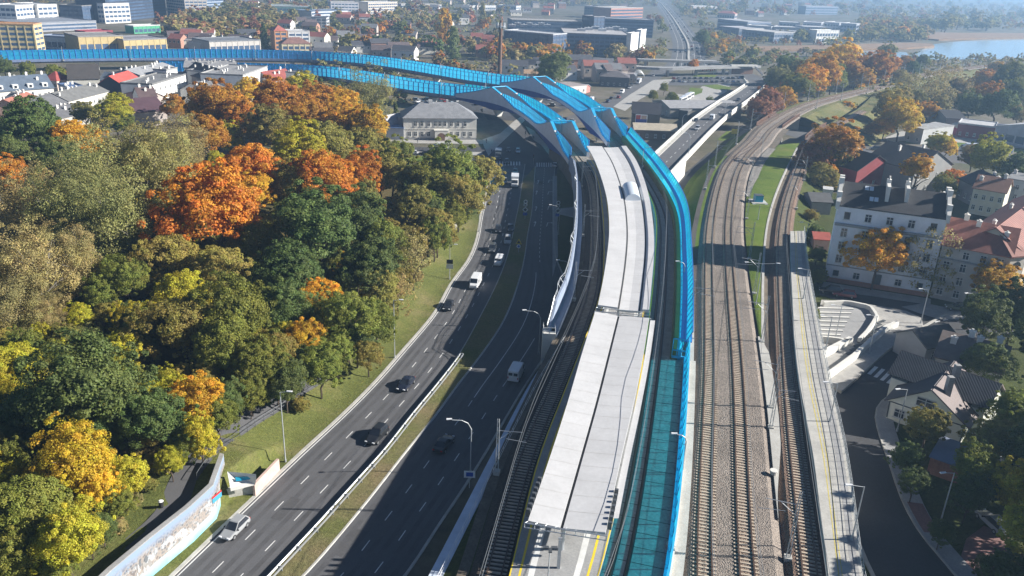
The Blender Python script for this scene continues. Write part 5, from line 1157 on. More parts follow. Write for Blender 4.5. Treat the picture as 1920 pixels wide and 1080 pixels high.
def plant(px, py, rpx, col, kind='round', ground=None, label=None, asp=None, group=None, zone='', hk=None, cname=None):
    """place a tree so that its crown sits at photo position px,py with radius rpx (photo pixels)"""
    zc = 8.0; zg = 0.0
    for _ in range(6):
        p = G(px, py, zc); sc_ = PX(p.x, p.y, zc)[2]; r = rpx/sc_
        zg = ground(p.x, p.y) if callable(ground) else (ground or 0.0)
        asp_ = asp or {'round': .95, 'lacy': 1.05, 'wispy': 1.12, 'column': 2.4, 'cone': 1.8, 'sparse': 1.15}[kind]
        hc = (hk or (1.75 if kind not in ('column', 'cone') else 1.15))*r*(asp_ if kind in ('wispy', 'column', 'cone') else 1.0)
        zc = zg+hc
    seed = rt_.randrange(100); keys = [k for k in CR if k[0] == kind]; key = keys[seed % len(keys)]
    cname = cname or {'round': 'leafy_tree', 'lacy': 'leafy_tree', 'wispy': 'birch_tree', 'column': 'poplar_tree', 'cone': 'conifer_tree', 'sparse': 'bare_tree'}[kind]
    t = thing(cname, None, 'tree', (p.x, p.y, zg), rt_.uniform(0, 6.28), group)
    o = bpy.data.objects.new('crown', CR[key]); COL.objects.link(o); o.parent = t; o.location = (0, 0, hc); o.scale = (r*rt_.uniform(.92, 1.08), r*rt_.uniform(.92, 1.08), r*asp_)
    c = COLS[col][0]; v = rt_.uniform(.85, 1.15); o.color = (c[0]*v*rt_.uniform(.92, 1.08), c[1]*v, c[2]*v, 1)
    k = bpy.data.objects.new('trunk', trunk_obj(kind, seed % 3)); COL.objects.link(k); k.parent = t; k.scale = (max(r*1.35, hc*.8), max(r*1.35, hc*.8), hc/.95)
    if label: t['label'] = label
    else:
        size = 'small' if r < 3.4 else 'large' if r > 6 else 'mid sized'
        kn = {'round': 'bushy tree', 'lacy': 'feathery tree', 'wispy': 'birch', 'column': 'poplar', 'cone': 'conifer', 'sparse': 'bare tree'}[kind]
        defer(t, f'{size} {COLS[col][1]} {kn} {zone}'.strip(), px)
    return t
def wzone(x, y):
    if y < 235: return 'at the town edge of the wood'
    if y > 770: return 'above the mural wall'
    if x < 160: return 'at the left edge of the wood'
    if x > 700 or (x > 560 and y > 480): return 'above the road slope'
    return 'in the middle of the wood' if y > 430 else 'in the upper wood'
WOOD = '''465 172 27 y,430 195 26 oy,400 205 62 o,328 203 24 o,520 200 58 o,590 200 52 o,560 178 36 yg,690 245 44 oy,640 205 40 oy,700 285 36 ol,215 210 34 yg,232 232 22 g,150 268 52 oy,60 240 66 dg,16 290 46 dg,8 330 40 o,105 300 40 dg,246 305 74 gy w,170 330 75 gy w,345 275 54 b w,300 320 70 gy w,390 258 46 o,445 225 52 o,505 245 52 ol,575 232 50 o,640 240 44 oy,560 285 60 yg,470 322 56 ro,620 275 58 ol,680 285 48 ol,610 335 58 ro,680 330 42 ro,540 350 52 ol,395 392 86 ro,470 365 42 oy,735 330 46 ol,770 385 46 ol,745 300 36 g,845 325 60 g,890 335 44 ol,800 345 40 g,860 372 42 ol,230 400 78 gy w,130 385 72 gy w,45 390 66 b w,50 500 74 b w,130 480 60 b w,20 560 60 b w,325 480 62 ol l,300 430 48 g l,255 470 48 g,590 435 84 dg,665 420 66 dg,545 515 70 dg,470 455 56 ol l,405 505 66 ol l,330 560 56 yg l,240 520 50 g l,280 600 44 yg l,345 610 74 ol l,440 590 78 g l,520 580 62 dg l,600 565 42 oy,640 490 24 y,695 500 60 dg,722 455 52 g,775 480 44 b s,820 430 36 ol,650 600 66 g l,565 635 46 oy l,705 600 44 g l,600 690 48 g,520 660 50 ol l,225 655 44 yg l,100 672 34 yg,30 680 56 yg l,165 735 112 dg l,60 770 60 dg l,285 790 66 dg,365 760 56 oy,480 680 62 g l,410 650 66 g l,535 720 40 dg l,470 735 34 g,140 870 80 y l,55 950 84 g l,185 915 56 y l,10 900 50 yg,120 1010 76 yg l,20 1040 60 g l,190 800 56 dg l,690 665 30 ol,630 655 40 g l,745 545 34 b s,810 385 30 g'''
KMAP = {'w': 'wispy', 'l': 'lacy', 's': 'sparse'}
for it in WOOD.split(','):
    f = it.split(); x, y, r_ = map(int, f[:3]); r_ *= .78 if r_ > 45 and f[3] not in ('gy', 'b', 'ro') else .9; plant(x, y, r_, f[3], KMAP[f[4]] if len(f) > 4 else 'round', hill_at, zone=wzone(x, y), group='trees of the wooded hillside')
WPOLY = [(-30, 260), (200, 245), (330, 195), (560, 180), (690, 240), (750, 320), (850, 310), (880, 360), (790, 470), (730, 560), (690, 620), (600, 690), (500, 730), (330, 850), (215, 960), (120, 1080), (-30, 1080)]
def inpoly(x, y, P):
    c = False; j = len(P)-1
    for i in range(len(P)):
        if (P[i][1] > y) != (P[j][1] > y) and x < (P[j][0]-P[i][0])*(y-P[i][1])/(P[j][1]-P[i][1])+P[i][0]: c = not c
        j = i
    return c
for iy in range(23):
    y = 205+iy*38
    for ix in range(22):
        x = -20+ix*44+(iy % 2)*22+rt_.uniform(-14, 14); yy = y+rt_.uniform(-12, 12)
        if not inpoly(x, yy, WPOLY) or rt_.random() < .15 or (yy < 285 and x < 380) or yy < 225: continue
        pal = ['gy', 'b', 'ol', 'yg'] if x < 170 and yy < 640 else ['oy', 'o', 'ol', 'yg', 'o'] if yy < 300 else ['ol', 'g', 'g', 'yg', 'ol', 'g', 'dg', 'g', 'ol'] if yy < 620 else ['g', 'yg', 'ol', 'g', 'dg', 'g', 'yg']
        c = rt_.choice(pal); plant(x, yy+12, rt_.uniform(19, 31)*(.75+.35*yy/700), c, 'wispy' if c in ('gy', 'b') else rt_.choice(['round', 'lacy']), hill_at, zone=wzone(x, yy), group='trees of the wooded hillside', asp=rt_.uniform(.9, 1.4) if c not in ('gy', 'b') else None)
# undergrowth along the wood edge
for it in '''760 430 20 ol,840 445 18 ol,800 470 16 b,780 520 14 b,715 560 16 ol,640 640 20 g,560 760 16 ol,500 745 18 dg,300 870 24 b,275 905 18 ol,215 985 20 b,250 940 16 b,860 405 16 g,790 405 22 ol,735 590 14 ol,330 810 22 dg,420 700 24 dg,140 620 22 ol,105 690 18 b,40 640 20 ol,250 600 20 ol,200 560 22 dg,150 560 26 dg,60 620 24 ol,210 700 22 dg,220 590 24 dg,180 640 30 dg'''.split(','):
    x, y, r_, c = it.split(); plant(int(x), int(y), int(r_), c, 'round', hill_at, hk=.7, asp=.8, zone='low in the undergrowth', cname='shrub', group='undergrowth of the hillside')
# single trees
def z_right(x, y): return 2.8*(1-smoothstep(178, 245, y))
plant(1648, 478, 44, 'oy', 'round', 3.0, 'small amber street tree in front of the pale grey apartment house', hk=1.6)
plant(1745, 480, 50, 'b', 'sparse', 3.0, 'bare street tree between grey corner house and apartment house', hk=1.5)
plant(1868, 535, 42, 'oy', 'round', 3.0, 'amber tree in front of the corner bay', hk=1.3)
for it in '''1560 285 44 o,1530 300 34 rb,1590 270 24 o,1545 335 26 ol,1570 310 28 g,1548 330 20 oy,1720 318 26 oy,1790 340 20 o,1772 352 20 g,1855 300 34 yg,1825 295 22 b,1760 270 20 yg,1775 276 18 y,1910 320 30 dg,1690 222 34 y,1660 235 22 oy,1635 245 14 o,1672 205 32 ol'''.split(','):
    x, y, r_, c = it.split(); plant(int(x), int(y), int(r_), c, 'round', z_right, hk=2.7 if x == '1720' else 1.3, zone='right of the railway', group='trees right of the railway')
for it in '''1845 600 44 dg,1905 585 44 dg,1850 680 40 dg,1905 780 40 g,1870 830 40 ol,1820 930 34 dg,1830 880 40 g,1905 920 44 yg,1930 1000 50 yg,1740 800 36 ol,1700 860 26 dg,1715 905 26 dg,1765 1000 22 dg,1880 1080 40 dg,1975 640 60 dg,1970 850 60 dg,1990 560 60 dg'''.split(','):
    x, y, r_, c = it.split(); plant(int(x), int(y), int(r_), c, 'round', 3.0, zone='in the cream house garden', group='garden trees at the lower right')
for it in '''1528 440 16 dg,1532 480 16 g,1536 520 14 g,1520 405 12 ol,1525 590 12 g'''.split(','):
    x, y, r_, c = it.split(); plant(int(x), int(y), int(r_), c, 'round', 3.5, zone='by the narrow platform railing', hk=.8, cname='shrub', group='shrubs beside the narrow platform')
for it in '''1440 195 26 rb,1425 210 26 rb,1465 185 22 oy,1455 200 18 oy,1495 165 24 g,1520 155 30 oy,1540 140 34 oy,1500 140 22 gy,1575 120 32 y,1560 150 24 g,1590 140 24 o,1610 135 20 oy,1640 130 28 o,1665 130 20 o,1620 150 18 oy,1480 130 26 lg,1460 150 24 gy,1700 120 14 o,1715 130 14 dg,1730 115 12 g,1660 105 18 gy,1690 150 18 b,1475 170 16 o,1530 170 16 gy'''.split(','):
    x, y, r_, c = it.split(); plant(int(x), int(y), int(r_), c, 'round', 0.5, hk=1.15, zone='along the railway embankment curve', group='trees along the railway embankment')
for it in '''1745 165 30 b s,1700 170 28 b s,1780 150 24 b s,1760 185 26 b s,1800 170 20 b,1830 160 18 oy,1850 185 26 o,1820 200 22 dg,1870 200 30 dg,1895 150 30 g,1910 180 24 g,1880 160 18 b,1760 205 20 b,1740 210 18 oy,1845 150 18 o,1865 130 14 oy,1800 195 16 ol,1910 215 18 b,1690 195 22 b s,1720 190 20 ol'''.split(','):
    f = it.split(); plant(int(f[0]), int(f[1]), int(f[2]), f[3], 'sparse' if len(f) > 4 else 'round', 0.0, hk=1.15, zone='beyond the car wash', group='trees beyond the car wash')
plant(1037, 133, 29, 'lg', 'round', 0, 'round grey green tree standing behind the farther bridge hump', hk=1.3)
plant(690, 183, 42, 'gy', 'wispy', 0, 'airy grey green tree left of the villa below the viaducts', hk=1.2, asp=1.1)
plant(603, 182, 18, 'dg', 'cone', 0, 'dark conifer at the end of the wood by the viaduct')
plant(574, 165, 26, 'gy', 'round', 0, 'grey green tree by the white building site wall'); plant(742, 215, 12, 'dg', 'cone', 0, 'small dark conifer beside the white cottage')
plant(106, 140, 18, 'g', 'round', 0, 'round green tree left of the small red turret house'); plant(52, 132, 15, 'g', 'round', 0, 'green tree in front of the mansard house'); plant(8, 128, 16, 'dg', 'round', 0, 'dark green tree at the left edge under the viaduct')
plant(118, 145, 12, 'o', 'round', 0, 'tiny orange tree beside the red turret house'); plant(400, 147, 10, 'oy', 'round', 0, 'tiny amber courtyard tree among the old town roofs'); plant(160, 215, 22, 'ol', 'round', 0, 'olive tree in front of the slate house')
plant(850, 80, 17, 'lg', 'column', 0, 'pale green poplar standing behind the upper viaduct', asp=1.5); plant(833, 50, 18, 'oy', 'column', 0, 'broad amber poplar beside the dark steep roof', asp=1.6); plant(495, 68, 10, 'dg', 'column', 0, 'dark slim poplar beside the cream brown roofed house', asp=2); plant(905, 27, 9, 'gy', 'column', 0, 'slim grey poplar in front of the white hall', asp=2)
plant(1318, 72, 13, 'lg', 'round', 0, 'pale willow like tree beside the highway'); plant(1300, 122, 10, 'o', 'round', 0, 'russet small tree under the rail bridge by the car park')
for x, y, r_ in ((1245, 165, 8), (1262, 185, 11), (1200, 205, 10), (1225, 180, 9), (1330, 190, 7)): plant(x, y, r_, 'g', 'round', 0, zone='beside the bus yard', group='trees of the bus yard')
for x, y in ((6, 72), (22, 70), (42, 74), (58, 78), (66, 86), (14, 88), (50, 92), (34, 90)): plant(x, y, 9, 'b', 'column', 0, zone='in front of the yellow striped block', asp=2.0, group='poplars before the yellow block')
for x, y, r_ in ((2080, 800, 90), (2090, 900, 110), (2090, 1000, 110), (2090, 1130, 110)): plant(x, y, r_, 'dg', 'round', 3.0, zone='beyond the right picture edge', group='tall trees shading the street', hk=1.5)
# --- far trees: one mesh each, no parts at this size
FT = {}
for i in range(6):
    V, F, T, U = crown(200+i, 34, 24, .15, 'round', .2); k = MB(); k.v = [(v[0], v[1], v[2]*.9+.95) for v in V]; k.f = list(F); k.m = [0]*len(F)
    n0 = len(k.v); k.tube([(0, 0, -.1), (0, 0, 1.2)], [.09, .05], 5, 1); T += [0]*(len(k.v)-n0); U += [0]*(len(k.v)-n0)
    o = k.build('far_tree', [M['leaf'], M['bark']], attr={'tint': T, 'turn': U}); FT[i] = o.data; bpy.data.objects.remove(o)
def inpoly(x, y, P):
    c = False; j = len(P)-1
    for i in range(len(P)):
        if (P[i][1] > y) != (P[j][1] > y) and x < (P[j][0]-P[i][0])*(y-P[i][1])/(P[j][1]-P[i][1])+P[i][0]: c = not c
        j = i
    return c
LAKE = [(1700, 108), (1722, 96), (1752, 83), (1790, 78), (1850, 74), (1925, 72), (2100, 74), (2100, 116), (1910, 110), (1830, 111), (1750, 112)]
HWY = [(1221, 0), (1252, 0), (1285, 35), (1321, 82), (1332, 125), (1252, 125), (1258, 70), (1242, 30)]
NOGO = [LAKE, HWY, [(945, 44), (1232, 50), (1232, 92), (1060, 92), (1040, 84), (945, 84)], [(1340, 30), (1610, 36), (1610, 72), (1340, 72)], [(200, 0), (420, 0), (420, 30), (300, 50), (200, 46)], [(1560, 90), (1700, 96), (1700, 110), (1560, 108)], [(140, 55), (320, 55), (320, 95), (140, 95)]]
def far_tree(x, y, col, rm, zone, group):
    p = G(x, y, 0); o = bpy.data.objects.new('autumn_tree', FT[rt_.randrange(6)]); COL.objects.link(o); o.location = p; o.rotation_euler = (0, 0, rt_.uniform(0, 6.28)); o.scale = (rm*rt_.uniform(.9, 1.2), rm*rt_.uniform(.9, 1.2), rm*rt_.uniform(.85, 1.15))
    c = COLS[col][0]; v = rt_.uniform(.8, 1.15); o.color = (c[0]*v, c[1]*v, c[2]*v, 1); tag(o, None, 'tree', group); size = 'tiny' if rm < 4.6 else 'broad' if rm > 6.2 else 'mid sized'
    defer(o, f'{size} {COLS[col][1]} tree {zone}', x)
def scatter(n, box, cols, rm, zone, group):
    x0, x1, y0, y1 = box; k = 0; tries = 0
    while k < n and tries < n*20:
        tries += 1; x, y = rt_.uniform(x0, x1), rt_.uniform(y0, y1)
        if any(inpoly(x, y, P) for P in NOGO): continue
        far_tree(x, y, rt_.choice(cols), rt_.uniform(*rm), zone, group); k += 1
scatter(44, (905, 1215, 97, 122), ['rb', 'rb', 'o', 'b', 'oy', 'gy'], (4.5, 7), 'between upper viaduct and the offices', 'copse before the offices')
scatter(52, (620, 930, 52, 104), ['gy', 'b', 'rb', 'g', 'o', 'dg', 'ol'], (4, 7), 'in the gardens above the upper viaduct', 'garden trees above the viaduct')
scatter(30, (420, 945, 8, 48), ['gy', 'b', 'rb', 'ol', 'gy'], (4.5, 8), 'in the haze above the gardens', 'hazy trees at the upper middle')
scatter(24, (300, 520, 26, 76), ['b', 'gy', 'rb', 'ol'], (4.5, 8), 'right of the black office tower', 'trees beside the tower')
scatter(14, (1325, 1400, 72, 104), ['rb', 'gy', 'b', 'oy'], (4, 6), 'beside the highway', 'trees beside the highway')
scatter(22, (1600, 1730, 52, 80), ['gy', 'lg', 'b', 'oy', 'gy'], (6.5, 10), 'on the near shore of the lake', 'trees by the lake')
scatter(16, (1400, 1600, 66, 84), ['b', 'rb', 'gy'], (4.5, 7), 'below the business park', 'trees below the business park')
scatter(46, (1380, 1920, 2, 30), ['b', 'gy', 'rb', 'ol'], (6, 11), 'in the far upper right haze', 'hazy trees at the upper right')
scatter(26, (1730, 1920, 32, 62), ['gy', 'b', 'ol'], (7, 11), 'on the far shore of the lake', 'trees beyond the lake')
scatter(24, (1215, 1360, 0, 62), ['gy', 'b', 'rb', 'g'], (4.5, 7), 'along the highway top', 'trees along the far highway')
scatter(12, (0, 200, 0, 30), ['b', 'rb'], (4, 6), 'among the white gridded blocks', 'trees of the upper left corner')
scatter(16, (1400, 1600, 104, 124), ['gy', 'b', 'ol', 'lg'], (4, 6), 'between lake and railway', 'trees between lake and railway')
scatter(8, (560, 720, 160, 182), ['gy', 'dg', 'b'], (3.5, 5), 'below the nearer viaduct', 'trees below the viaduct')
scatter(10, (1340, 1440, 120, 134), ['gy', 'g', 'o'], (3.5, 5), 'behind the rail underpass', 'trees behind the underpass')
scatter(18, (1570, 1700, 165, 225), ['ol', 'gy', 'b', 'oy'], (2.6, 4.2), 'on the far railway slope', 'shrubs of the far railway slope')
scatter(6, (780, 1000, 118, 140), ['ol', 'b', 'o'], (3, 4.5), 'just behind the upper viaduct', 'trees behind the viaduct')
# distant woodland nobody could count: one mass per tint
def mass(name, n, boxes, col, rm, seed):
    r = random.Random(seed); V, F, T, U = crown(seed, 13, 7, .27, 'round', .2); k = MB(); TT = []; UU = []
    i = 0; tr = 0
    while i < n and tr < n*10:
        tr += 1; x0, x1, y0, y1 = boxes[r.randrange(len(boxes))]; x, y = r.uniform(x0, x1), r.uniform(y0, y1)
        if any(inpoly(x, y, P) for P in NOGO): continue
        p = G(x, y, 0); s = r.uniform(*rm); a = r.uniform(0, 6.28); ca, sa = math.cos(a)*s, math.sin(a)*s; sh = r.uniform(-.25, .25); sv = r.uniform(-.3, .3)
        k.add([(p.x+ca*v[0]-sa*v[1], p.y+sa*v[0]+ca*v[1], (v[2]*.85+.8)*s) for v in V], F); TT += [min(1, max(0, t_+sh)) for t_ in T]; UU += [min(1, max(0, u_+sv)) for u_ in U]; i += 1
    o = k.build(name, M['leaf'], attr={'tint': TT, 'turn': UU}); o.color = (*COLS[col][0], 1); tag(o, kind='stuff')
FARB = [(420, 945, 2, 50), (300, 520, 20, 80), (940, 1230, 0, 12), (1330, 1920, -8, 30), (1390, 1920, -14, 14), (1610, 1920, 18, 58), (0, 420, -30, 8), (430, 1200, -40, 4), (1260, 1390, -10, 34), (1610, 1740, 40, 80)]
MIDB = [(1225, 1345, 0, 60), (1320, 1350, 60, 110), (1130, 1245, 80, 110), (1600, 1720, 150, 200), (620, 935, 40, 112), (430, 620, 46, 92), (1400, 1610, 68, 90), (1325, 1400, 60, 104), (1400, 1700, 100, 124), (905, 1215, 96, 124), (1700, 1920, 112, 135), (560, 1000, 120, 150), (560, 760, 150, 200), (1640, 1920, 135, 205)]
mass('far_woods', 640, FARB, 'gy', (5, 9), 301); mass('far_woods', 520, FARB, 'b', (5, 9), 302); mass('far_woods', 240, FARB, 'rb', (5, 8), 303); mass('far_woods', 260, FARB, 'ol', (5, 9), 304)
mass('scrub', 380, MIDB, 'b', (2.2, 4.2), 305); mass('scrub', 330, MIDB, 'gy', (2.2, 4.2), 306); mass('scrub', 230, MIDB, 'rb', (2.2, 4), 307)
# --- water, reeds, highway, small far houses
mb = MB(); mb.poly(pxpoly(LAKE, .03)); m, tt, b_ = nt('lake_water'); b_.inputs['Base Color'].default_value = (.30, .42, .50, 1); b_.inputs['Roughness'].default_value = .12; bump(tt, b_, noise(tt, .25, 3, .6, 'World'), .15, .3); struct(mb.build('lake', m))  # pale base colour stands in for the bright sky mirrored in the water
mb = MB(); mb.poly(pxpoly([(1560, 108), (1575, 96), (1640, 95), (1700, 98), (1706, 108), (1640, 110)], .025)); struct(mb.build('pond', m))
M['reed'] = mat('reed', (.24, .15, .085), .95, .2, .1, .3, 1.5)
for i, P in enumerate(([(1385, 96), (1390, 90), (1560, 86), (1700, 82), (1748, 84), (1752, 88), (1700, 92), (1560, 95)], [(1690, 70), (1720, 62), (1800, 63), (2000, 64), (2000, 71), (1850, 73), (1760, 76)])):
    mb = MB(); mb.prism([p.xy for p in pxpoly(P, .5)], -.1, 1.8); tag(mb.build('reed_bed', M['reed']), kind='stuff')
HR = [(124, 1246, 1340), (112, 1256, 1326), (82, 1261, 1318), (55, 1254, 1296), (35, 1245, 1280), (17, 1235, 1262), (6, 1228, 1250), (1, 1222, 1240)]
ha, hb = strip_rows(HR, 0); mb = MB(); sheet(mb, ha, hb, .03); struct(mb.build('highway', M['asphalt']))
mb = MB(); c = Curve(lerp_edge(ha, hb, .5), sm=False); sweep(mb, c, [(-.9, .03), (-.9, .7), (.9, .7), (.9, .03)], step=12); struct(mb.build('highway_median', M['concrete']))
mk = MB()
for f in (.17, .33, .67, .84): line(mk, lerp_edge(ha, hb, f), .04, .25)
struct(mk.build('highway_markings', M['white_paint']))
# street from the junction under the bridges to the rail underpass, bus yard, parking
SR = [(240, 1000, 1062), (215, 1075, 1118), (196, 1122, 1165), (180, 1150, 1192), (160, 1184, 1220), (146, 1206, 1240), (134, 1220, 1262), (124, 1230, 1290)]
qa, qb = strip_rows(SR, 0); mb = MB(); sheet(mb, qa, qb, .02); struct(mb.build('street', M['asphalt']))
mb = MB(); mb.poly(pxpoly([(1150, 200), (1180, 178), (1225, 150), (1262, 148), (1250, 160), (1200, 186), (1172, 208)], .03)); struct(mb.build('yard', M['paving']))
mb = MB(); mb.poly(pxpoly([(1225, 215), (1275, 215), (1320, 195), (1362, 172), (1372, 155), (1330, 160), (1316, 162), (1300, 180), (1270, 176), (1250, 200)], .03)); struct(mb.build('yard', M['paving']))
for P in ([(900, 205), (960, 190), (1060, 205), (1000, 232), (960, 226), (915, 225)], [(760, 186), (840, 180), (905, 196), (905, 215), (800, 205)], [(960, 150), (1060, 160), (1120, 185), (1060, 205), (985, 182)]):
    mb = MB(); mb.poly(pxpoly(P, .01)); struct(mb.build('yard', M['asphalt_dark']))
mb = MB(); mb.poly(pxpoly([(1252, 160), (1262, 142), (1395, 142), (1395, 158), (1330, 160)], .02)); struct(mb.build('car_park', M['asphalt']))
for P in ([(1290, 172), (1294, 164), (1318, 166), (1316, 174), (1302, 179)], [(1316, 160), (1345, 158), (1372, 164), (1366, 170), (1340, 167)], [(1296, 143), (1320, 139), (1345, 141), (1340, 145)], [(1345, 262), (1362, 246), (1388, 246), (1380, 256), (1355, 264)], [(1235, 90), (1252, 92), (1246, 100), (1205, 104), (1210, 94)]):
    mb = MB(); mb.poly(pxpoly(P, .05)); struct(mb.build('lawn', M['lawn']))
mb = MB(); mb.poly(pxpoly([(1240, 350), (1290, 320), (1330, 285), (1345, 290), (1300, 330), (1275, 380), (1250, 385)], .03)); struct(mb.build('street', M['asphalt_dark']))
mb = MB(); mb.poly(pxpoly([(1640, 285), (1700, 272), (1960, 296), (1960, 318), (1860, 312), (1700, 296), (1610, 300), (1440, 240), (1450, 226), (1520, 240)], .03)); struct(mb.build('street', M['asphalt']))
mb = MB(); mb.poly(pxpoly([(1690, 262), (1720, 258), (1960, 284), (1960, 290), (1700, 268)], .04)); struct(mb.build('verge', M['lawn']))
mb = MB(); mb.poly(pxpoly([(1690, 246), (1740, 248), (1960, 266), (1960, 282), (1720, 260), (1665, 268), (1660, 258)], .05)); struct(mb.build('forecourt', M['paving']))
# rail viaduct beams crossing in the middle distance
for pts, z, lab in (([(1196, 110), (1262, 112), (1345, 114)], 6.5, 'long grey rail bridge crossing over the highway'), ([(1168, 122), (1240, 126), (1330, 124), (1420, 122)], 6.0, 'second dark rail bridge in front of the highway with a road underpass')):
    c = Curve([G(x, y, z) for x, y in pts], 6); t = thing('rail_bridge', lab, 'railway bridge', (c.p[0].x, c.p[0].y, 0)); k = MB()
    sweep(k, c, [(-4, z-1.6), (-4, z), (4, z), (4, z-1.6)], step=8, closed=True, cap=True); k.build('beam', M['concrete_grey'], t, t.location)
    for s in c.ts(6, c.L-6, 24): q = c.off(s, 0); k = MB(); k.box((q.x, q.y, (z-1.6)/2), (1.2, 6, z-1.6), 0); k.build('pier', M['concrete'], t, t.location)
t = thing('underpass_portal', 'white rendered underpass portal with slanting wing walls beside the car park', 'portal', G(1392, 140, 0)); k = MB()
a, b = G(1368, 140, 0), G(1416, 140, 0); d = (b-a); n_ = Vector((-d.y, d.x, 0)).normalized()
k.box(a+Vector((0, 0, 3)), (1.2, 3, 6.4), 0); k.box(a.lerp(b, .5)+Vector((0, 0, 6.4)), (d.length, 2.0, 1.2), math.atan2(d.y, d.x)); k.tube([b+Vector((-2, 0, 6.6)), b+Vector((4, -6, .2))], .7, 4); k.build('frame', M['beam_white'], t, t.location)
k = MB(); k.box(a.lerp(b, .55)+n_*3+Vector((0, 0, 2.9)), (d.length*.86, .4, 5.8), math.atan2(d.y, d.x)); k.build('inner_wall', M['rust'], t, t.location)
HT = []
def far_house(x, y, zone):
    w_, d_, h_ = rt_.uniform(10, 18), rt_.uniform(9, 12), rt_.uniform(5, 9); rz = rt_.uniform(-.5, .5); p = G(x, y, 0)
    wc, wn = rt_.choice([((.6, .57, .5), 'cream'), ((.65, .64, .62), 'white'), ((.42, .36, .32), 'buff'), ((.4, .22, .16), 'brick')]); rc, rn = rt_.choice([((.26, .09, .07), 'red'), ((.12, .09, .09), 'brown'), ((.17, .17, .18), 'grey'), ((.07, .07, .08), 'dark')])
    t = thing('house', None, 'house', p, rz, 'small houses of the far town'); k = MB(); k.box0(-w_/2, w_/2, 0, d_, -.2, h_)
    for xx in (-w_/2, w_/2): k.poly([(xx, 0, h_), (xx, d_, h_), (xx, d_/2, h_+3)])
    o = k.build('wall', M['wallcol'], t); o.color = (*wc, 1); k = MB(); k.loft([[(-w_/2-.3, -.4, h_-.3), (-w_/2-.3, d_/2, h_+3.1), (-w_/2-.3, d_+.4, h_-.3)], [(w_/2+.3, -.4, h_-.3), (w_/2+.3, d_/2, h_+3.1), (w_/2+.3, d_+.4, h_-.3)]], 0, False); o = k.build('roof', M['roofcol'], t); o.color = (*rc, 1)
    for c_ in range(3): put_window(t, 1.5, 1.6, w_*(c_-1)/3, 0, h_*.55, 0, 'plain')
    defer(t, f'small {wn} house with {rn} roof {zone}', x)
def towns(n, box, zone):
    x0, x1, y0, y1 = box; k = 0; tr = 0
    while k < n and tr < 400:
        tr += 1; x, y = rt_.uniform(x0, x1), rt_.uniform(y0, y1)
        if any(inpoly(x, y, P) for P in NOGO): continue
        far_house(x, y, zone); k += 1
towns(30, (620, 935, 30, 108), 'in the gardens above the viaduct'); towns(12, (430, 620, 40, 92), 'right of the big grey shed'); towns(45, (430, 1230, -8, 30), 'in the haze behind the gardens'); towns(60, (1340, 1920, -6, 32), 'in the far upper right haze'); towns(16, (1610, 1920, 24, 58), 'beyond the lake'); towns(8, (180, 400, 78, 95), 'just above the upper viaduct'); towns(12, (960, 1180, 126, 160), 'behind the farther bridge'); towns(6, (600, 760, 108, 118), 'between the two viaducts')
# ---------------------------------------------------------------- vehicles
M['tyre'] = M['black']; M['rim'] = mat('wheel_rim', (.35, .36, .37), .4, .05, 1, metal=.6)
M['lamp_white'] = mat('headlight_lens', (.75, .77, .8), .15, .02, 1); M['lamp_red'] = mat('taillight_lens', (.35, .015, .015), .2, .05, 1)
def wheels(t, pts, r=.32, w=.22):
    for x, y in pts:
        k = MB(); k.tube([(-w/2, 0, 0), (w/2, 0, 0)], r, 12); wh = k.build('wheel', M['tyre'], t); wh.location = (x, y, r)
        k = MB(); k.tube([(-w/2-.01, 0, 0), (w/2+.01, 0, 0)], r*.6, 10); k.build('rim', M['rim'], wh)
def body_loft(secs):
    rg = []
    for y, w, zl, zh in secs:
        c = min(.12, (zh-zl)*.25); rg.append([(-w+c, y, zl), (-w, y, zl+c), (-w*1.0, y, (zl+zh)/2), (-w+c*.5, y, zh-c*.5), (-w+c*1.6, y, zh), (w-c*1.6, y, zh), (w-c*.5, y, zh-c*.5), (w, y, (zl+zh)/2), (w, y, zl+c), (w-c, y, zl)])
    return rg
